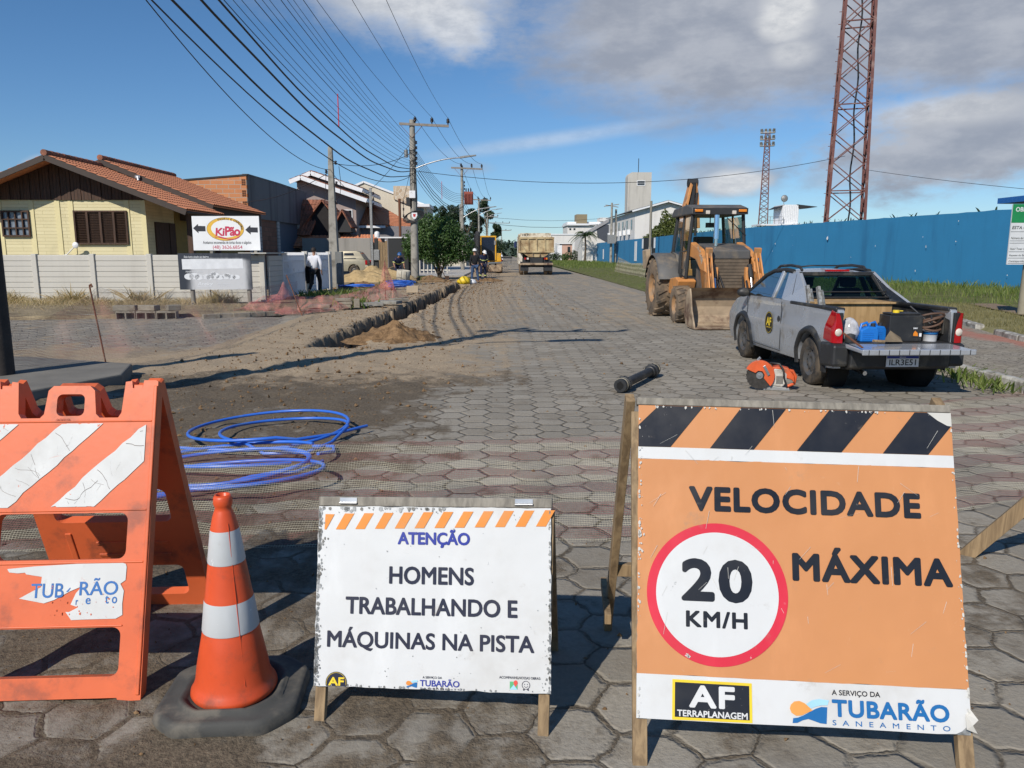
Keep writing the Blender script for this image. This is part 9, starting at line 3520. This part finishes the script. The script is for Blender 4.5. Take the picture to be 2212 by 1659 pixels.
for k, (x, y, s, m_, lb) in enumerate(((10.2, 146, 1.3, M_LEAFD, 'low dark shrub left of the small pink house'), (13.6, 143, 1.6, M_LEAFD, 'rounded shrub at the far end of the blue wall'), (12.0, 145, 1.2, M_LEAF, 'green bush directly before the small pink house'), (19.0, 128, 1.3, M_LEAFY, 'thin tall shrub above the wall right of the palm tree'), (9.6, 160, 2.0, M_LEAFD, 'dark leafy bush by the warehouse wall'))):
    rr = random.Random(k)
    tree('shrub', lb, x, y, 0, [(rr.uniform(-.4, .4) * s, 0, s * rr.uniform(.5, .9) + (3 if k == 3 else 0), s * .7, s * .6, s * .55) for j in range(4)], 700, 0.14, 200 + k, m_, [([(0, 0, 0), (0, 0, s * .4 + (2.5 if k == 3 else 0))], [0.06, 0.05])], 'shrub')
for k, (x, y, z, lb) in enumerate(((-28.5, 46, 5.9, 'dark treetop peeping over the roof at the left edge'),)):
    tree('garden_tree', lb, x, y, 0, [(-1.2, 0, 5.6, 0.9, 0.8, 0.8), (-2.2, 0, 5.2, 0.9, 0.8, 0.8)], 700, 0.2, 300, M_LEAFD, [([(0, 0, 0), (0, 0, 4.5)], [0.2, 0.15])])

# distant wooded skyline, one mass
b = MB()
r = random.Random(77)
lob = []
for k in range(60):
    x = r.uniform(-60, 70)
    lob.append((x, 430 + r.uniform(-20, 20), 2.0 + 1.5 * r.random(), 9, 6, 4 + 1.5 * r.random()))
crown_mesh(b, lob, 9000, 1.5, r)
tag(b.build('distant_trees', leafmat('far_leaf', (0.05, 0.085, 0.07), (0.09, 0.13, 0.10))), 'hazy line of distant trees closing the end of the street', 'trees', kind='stuff')  # distance haze is put into these bluish leaf colours
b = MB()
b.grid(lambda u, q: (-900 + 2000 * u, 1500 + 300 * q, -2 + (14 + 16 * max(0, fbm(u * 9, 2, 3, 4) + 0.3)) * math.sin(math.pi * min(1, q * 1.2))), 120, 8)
tag(b.build('hills', mat('hazy_hill', (0.10, 0.15, 0.17), 0.95)), kind='structure')  # bluish colour stands in for haze in front of the hills


def blades(name, label, pts, m, seed, cat='grass', kind='stuff', lean=0.35, wd=0.012):
    b = MB()
    r = random.Random(seed)
    for (x, y, z, h_) in pts:
        a = r.uniform(0, 6.28)
        w_ = Vector((math.cos(a), math.sin(a), 0)) * wd * h_ / 0.2 * r.uniform(.6, 1.2)
        tip = Vector((x + r.gauss(0, lean) * h_, y + r.gauss(0, lean) * h_, z + h_))
        md = Vector((x, y, z)).lerp(tip, 0.55) + Vector((0, 0, 0.12 * h_))
        c = Vector((x, y, z))
        b.add([c - w_, c + w_, md + w_ * .7, tip, md - w_ * .7], [(0, 1, 2, 3, 4)], 0, False)
    return tag(b.build(name, m), label, cat, None, kind)


r = random.Random(9)
pts = []
def wallx(y):
    return 21.4 - 0.15 * (y - 25) if y < 55 else 16.9
for _ in range(34000):
    y = 13.0 + 60 * r.random() ** 1.7
    x0, x1 = (edge_x(min(y, 20)) + 2.4 if y < 20.5 else vergex(y) + 0.1), wallx(y) - 0.1
    if x1 <= x0:
        continue
    u = r.random()
    x = x0 + (x1 - x0) * u
    k = 0.5 + 0.8 * (0.5 + fbm(x * 0.5, y * 0.5, 3, 3))
    h_ = (0.07 + 0.12 * u ** 1.5 * (1.6 if y < 34 else 1)) * k * r.uniform(.6, 1.4)
    pts.append((x, y, 0.06 + 0.04 * min(1, u * 9), max(0.05, h_)))
for _ in range(9000):
    y = 73 + 80 * r.random()
    x = r.uniform(vergex(y) + .1, 16.7)
    pts.append((x, y, 0.08, r.uniform(.12, .4)))
for _ in range(5000):
    y = 26 + 30 * r.random() ** 1.3
    pts.append((wallx(y) - r.random() ** 2 * 2.0 - 0.05, y, 0.1, r.uniform(.06, .22) * (2.2 if r.random() < .04 else 1)))
blades('grass', 'lush green grass growing between the road and the blue wall', pts, M_GRASS, 4)
pts = []
for _ in range(9000):
    y = 8 + 13 * r.random()
    x = edge_x(y) + 0.12 + 1.6 * r.random()
    pts.append((x, y, 0.16, r.uniform(.03, .10)))
blades('dry_grass', 'short dry grass strip between the edging stones and the footpath', pts, leafmat('straw_blade', (0.16, 0.15, 0.06), (0.30, 0.26, 0.13)), 5)
pts = []
for _ in range(24000):
    k = r.random()
    if k < 0.62:
        x, y = -8.0 - 14 * r.random(), 23.9 - abs(r.gauss(0, 0.9))
        h_ = r.uniform(.05, .22) * (0.6 + 0.8 * max(0, 0.5 + fbm(x * .8, y * .4, 3, 3)))
    else:
        x, y = -6.0 - 14 * r.random(), 23.5 - 4.8 * r.random()
        h_ = r.uniform(.03, .13)
        if fbm(x * .6, y * .6, 5, 3) < -0.05:
            continue
    pts.append((x, y, 0.05, h_))
for (x, y) in ((-8.6, 23.6), (-13.0, 23.7), (-15.0, 23.6), (-16.3, 23.6), (-10.9, 23.7)):
    for _ in range(380):
        pts.append((x + r.gauss(0, .22), y + r.gauss(0, .12), 0.05, abs(r.gauss(0.20, .12)) + 0.05))
blades('dry_weeds', 'straw coloured dry weeds and grass along the foot of the precast fence', pts, M_DRY, 6, lean=0.7, wd=0.0045)
pts = []
for (x, y, s, n) in ((5.75, 9.2, .25, 130), (5.6, 8.6, .18, 90), (5.8, 10.0, .3, 120), (5.85, 7.9, .2, 80), (-4.15, 43.2, .4, 260), (-5.2, 38, .5, 160), (-6.4, 27.2, .5, 200), (-5.6, 28.6, .6, 160), (-4.2, 22.6, .4, 150)):
    for _ in range(n):
        pts.append((x + r.gauss(0, s * .6), y + r.gauss(0, s), 0.02, r.uniform(.04, .16) * (1 + (y > 20))))
blades('weeds', 'small green weed tufts at the kerbs and on the verge', pts, M_GRASS, 8, 'weeds', lean=0.6, wd=0.02)
pts = []
for k in range(160):
    u = r.random()
    y = 25.5 + 60 * u
    pts.append((wallx(y) + r.uniform(-.08, .08), y, 3.26, r.uniform(.05, .22)))
blades('moss', 'tufts of moss and weeds along the top of the blue wall', pts, M_LEAFD, 10, 'moss', lean=0.6, wd=0.05)
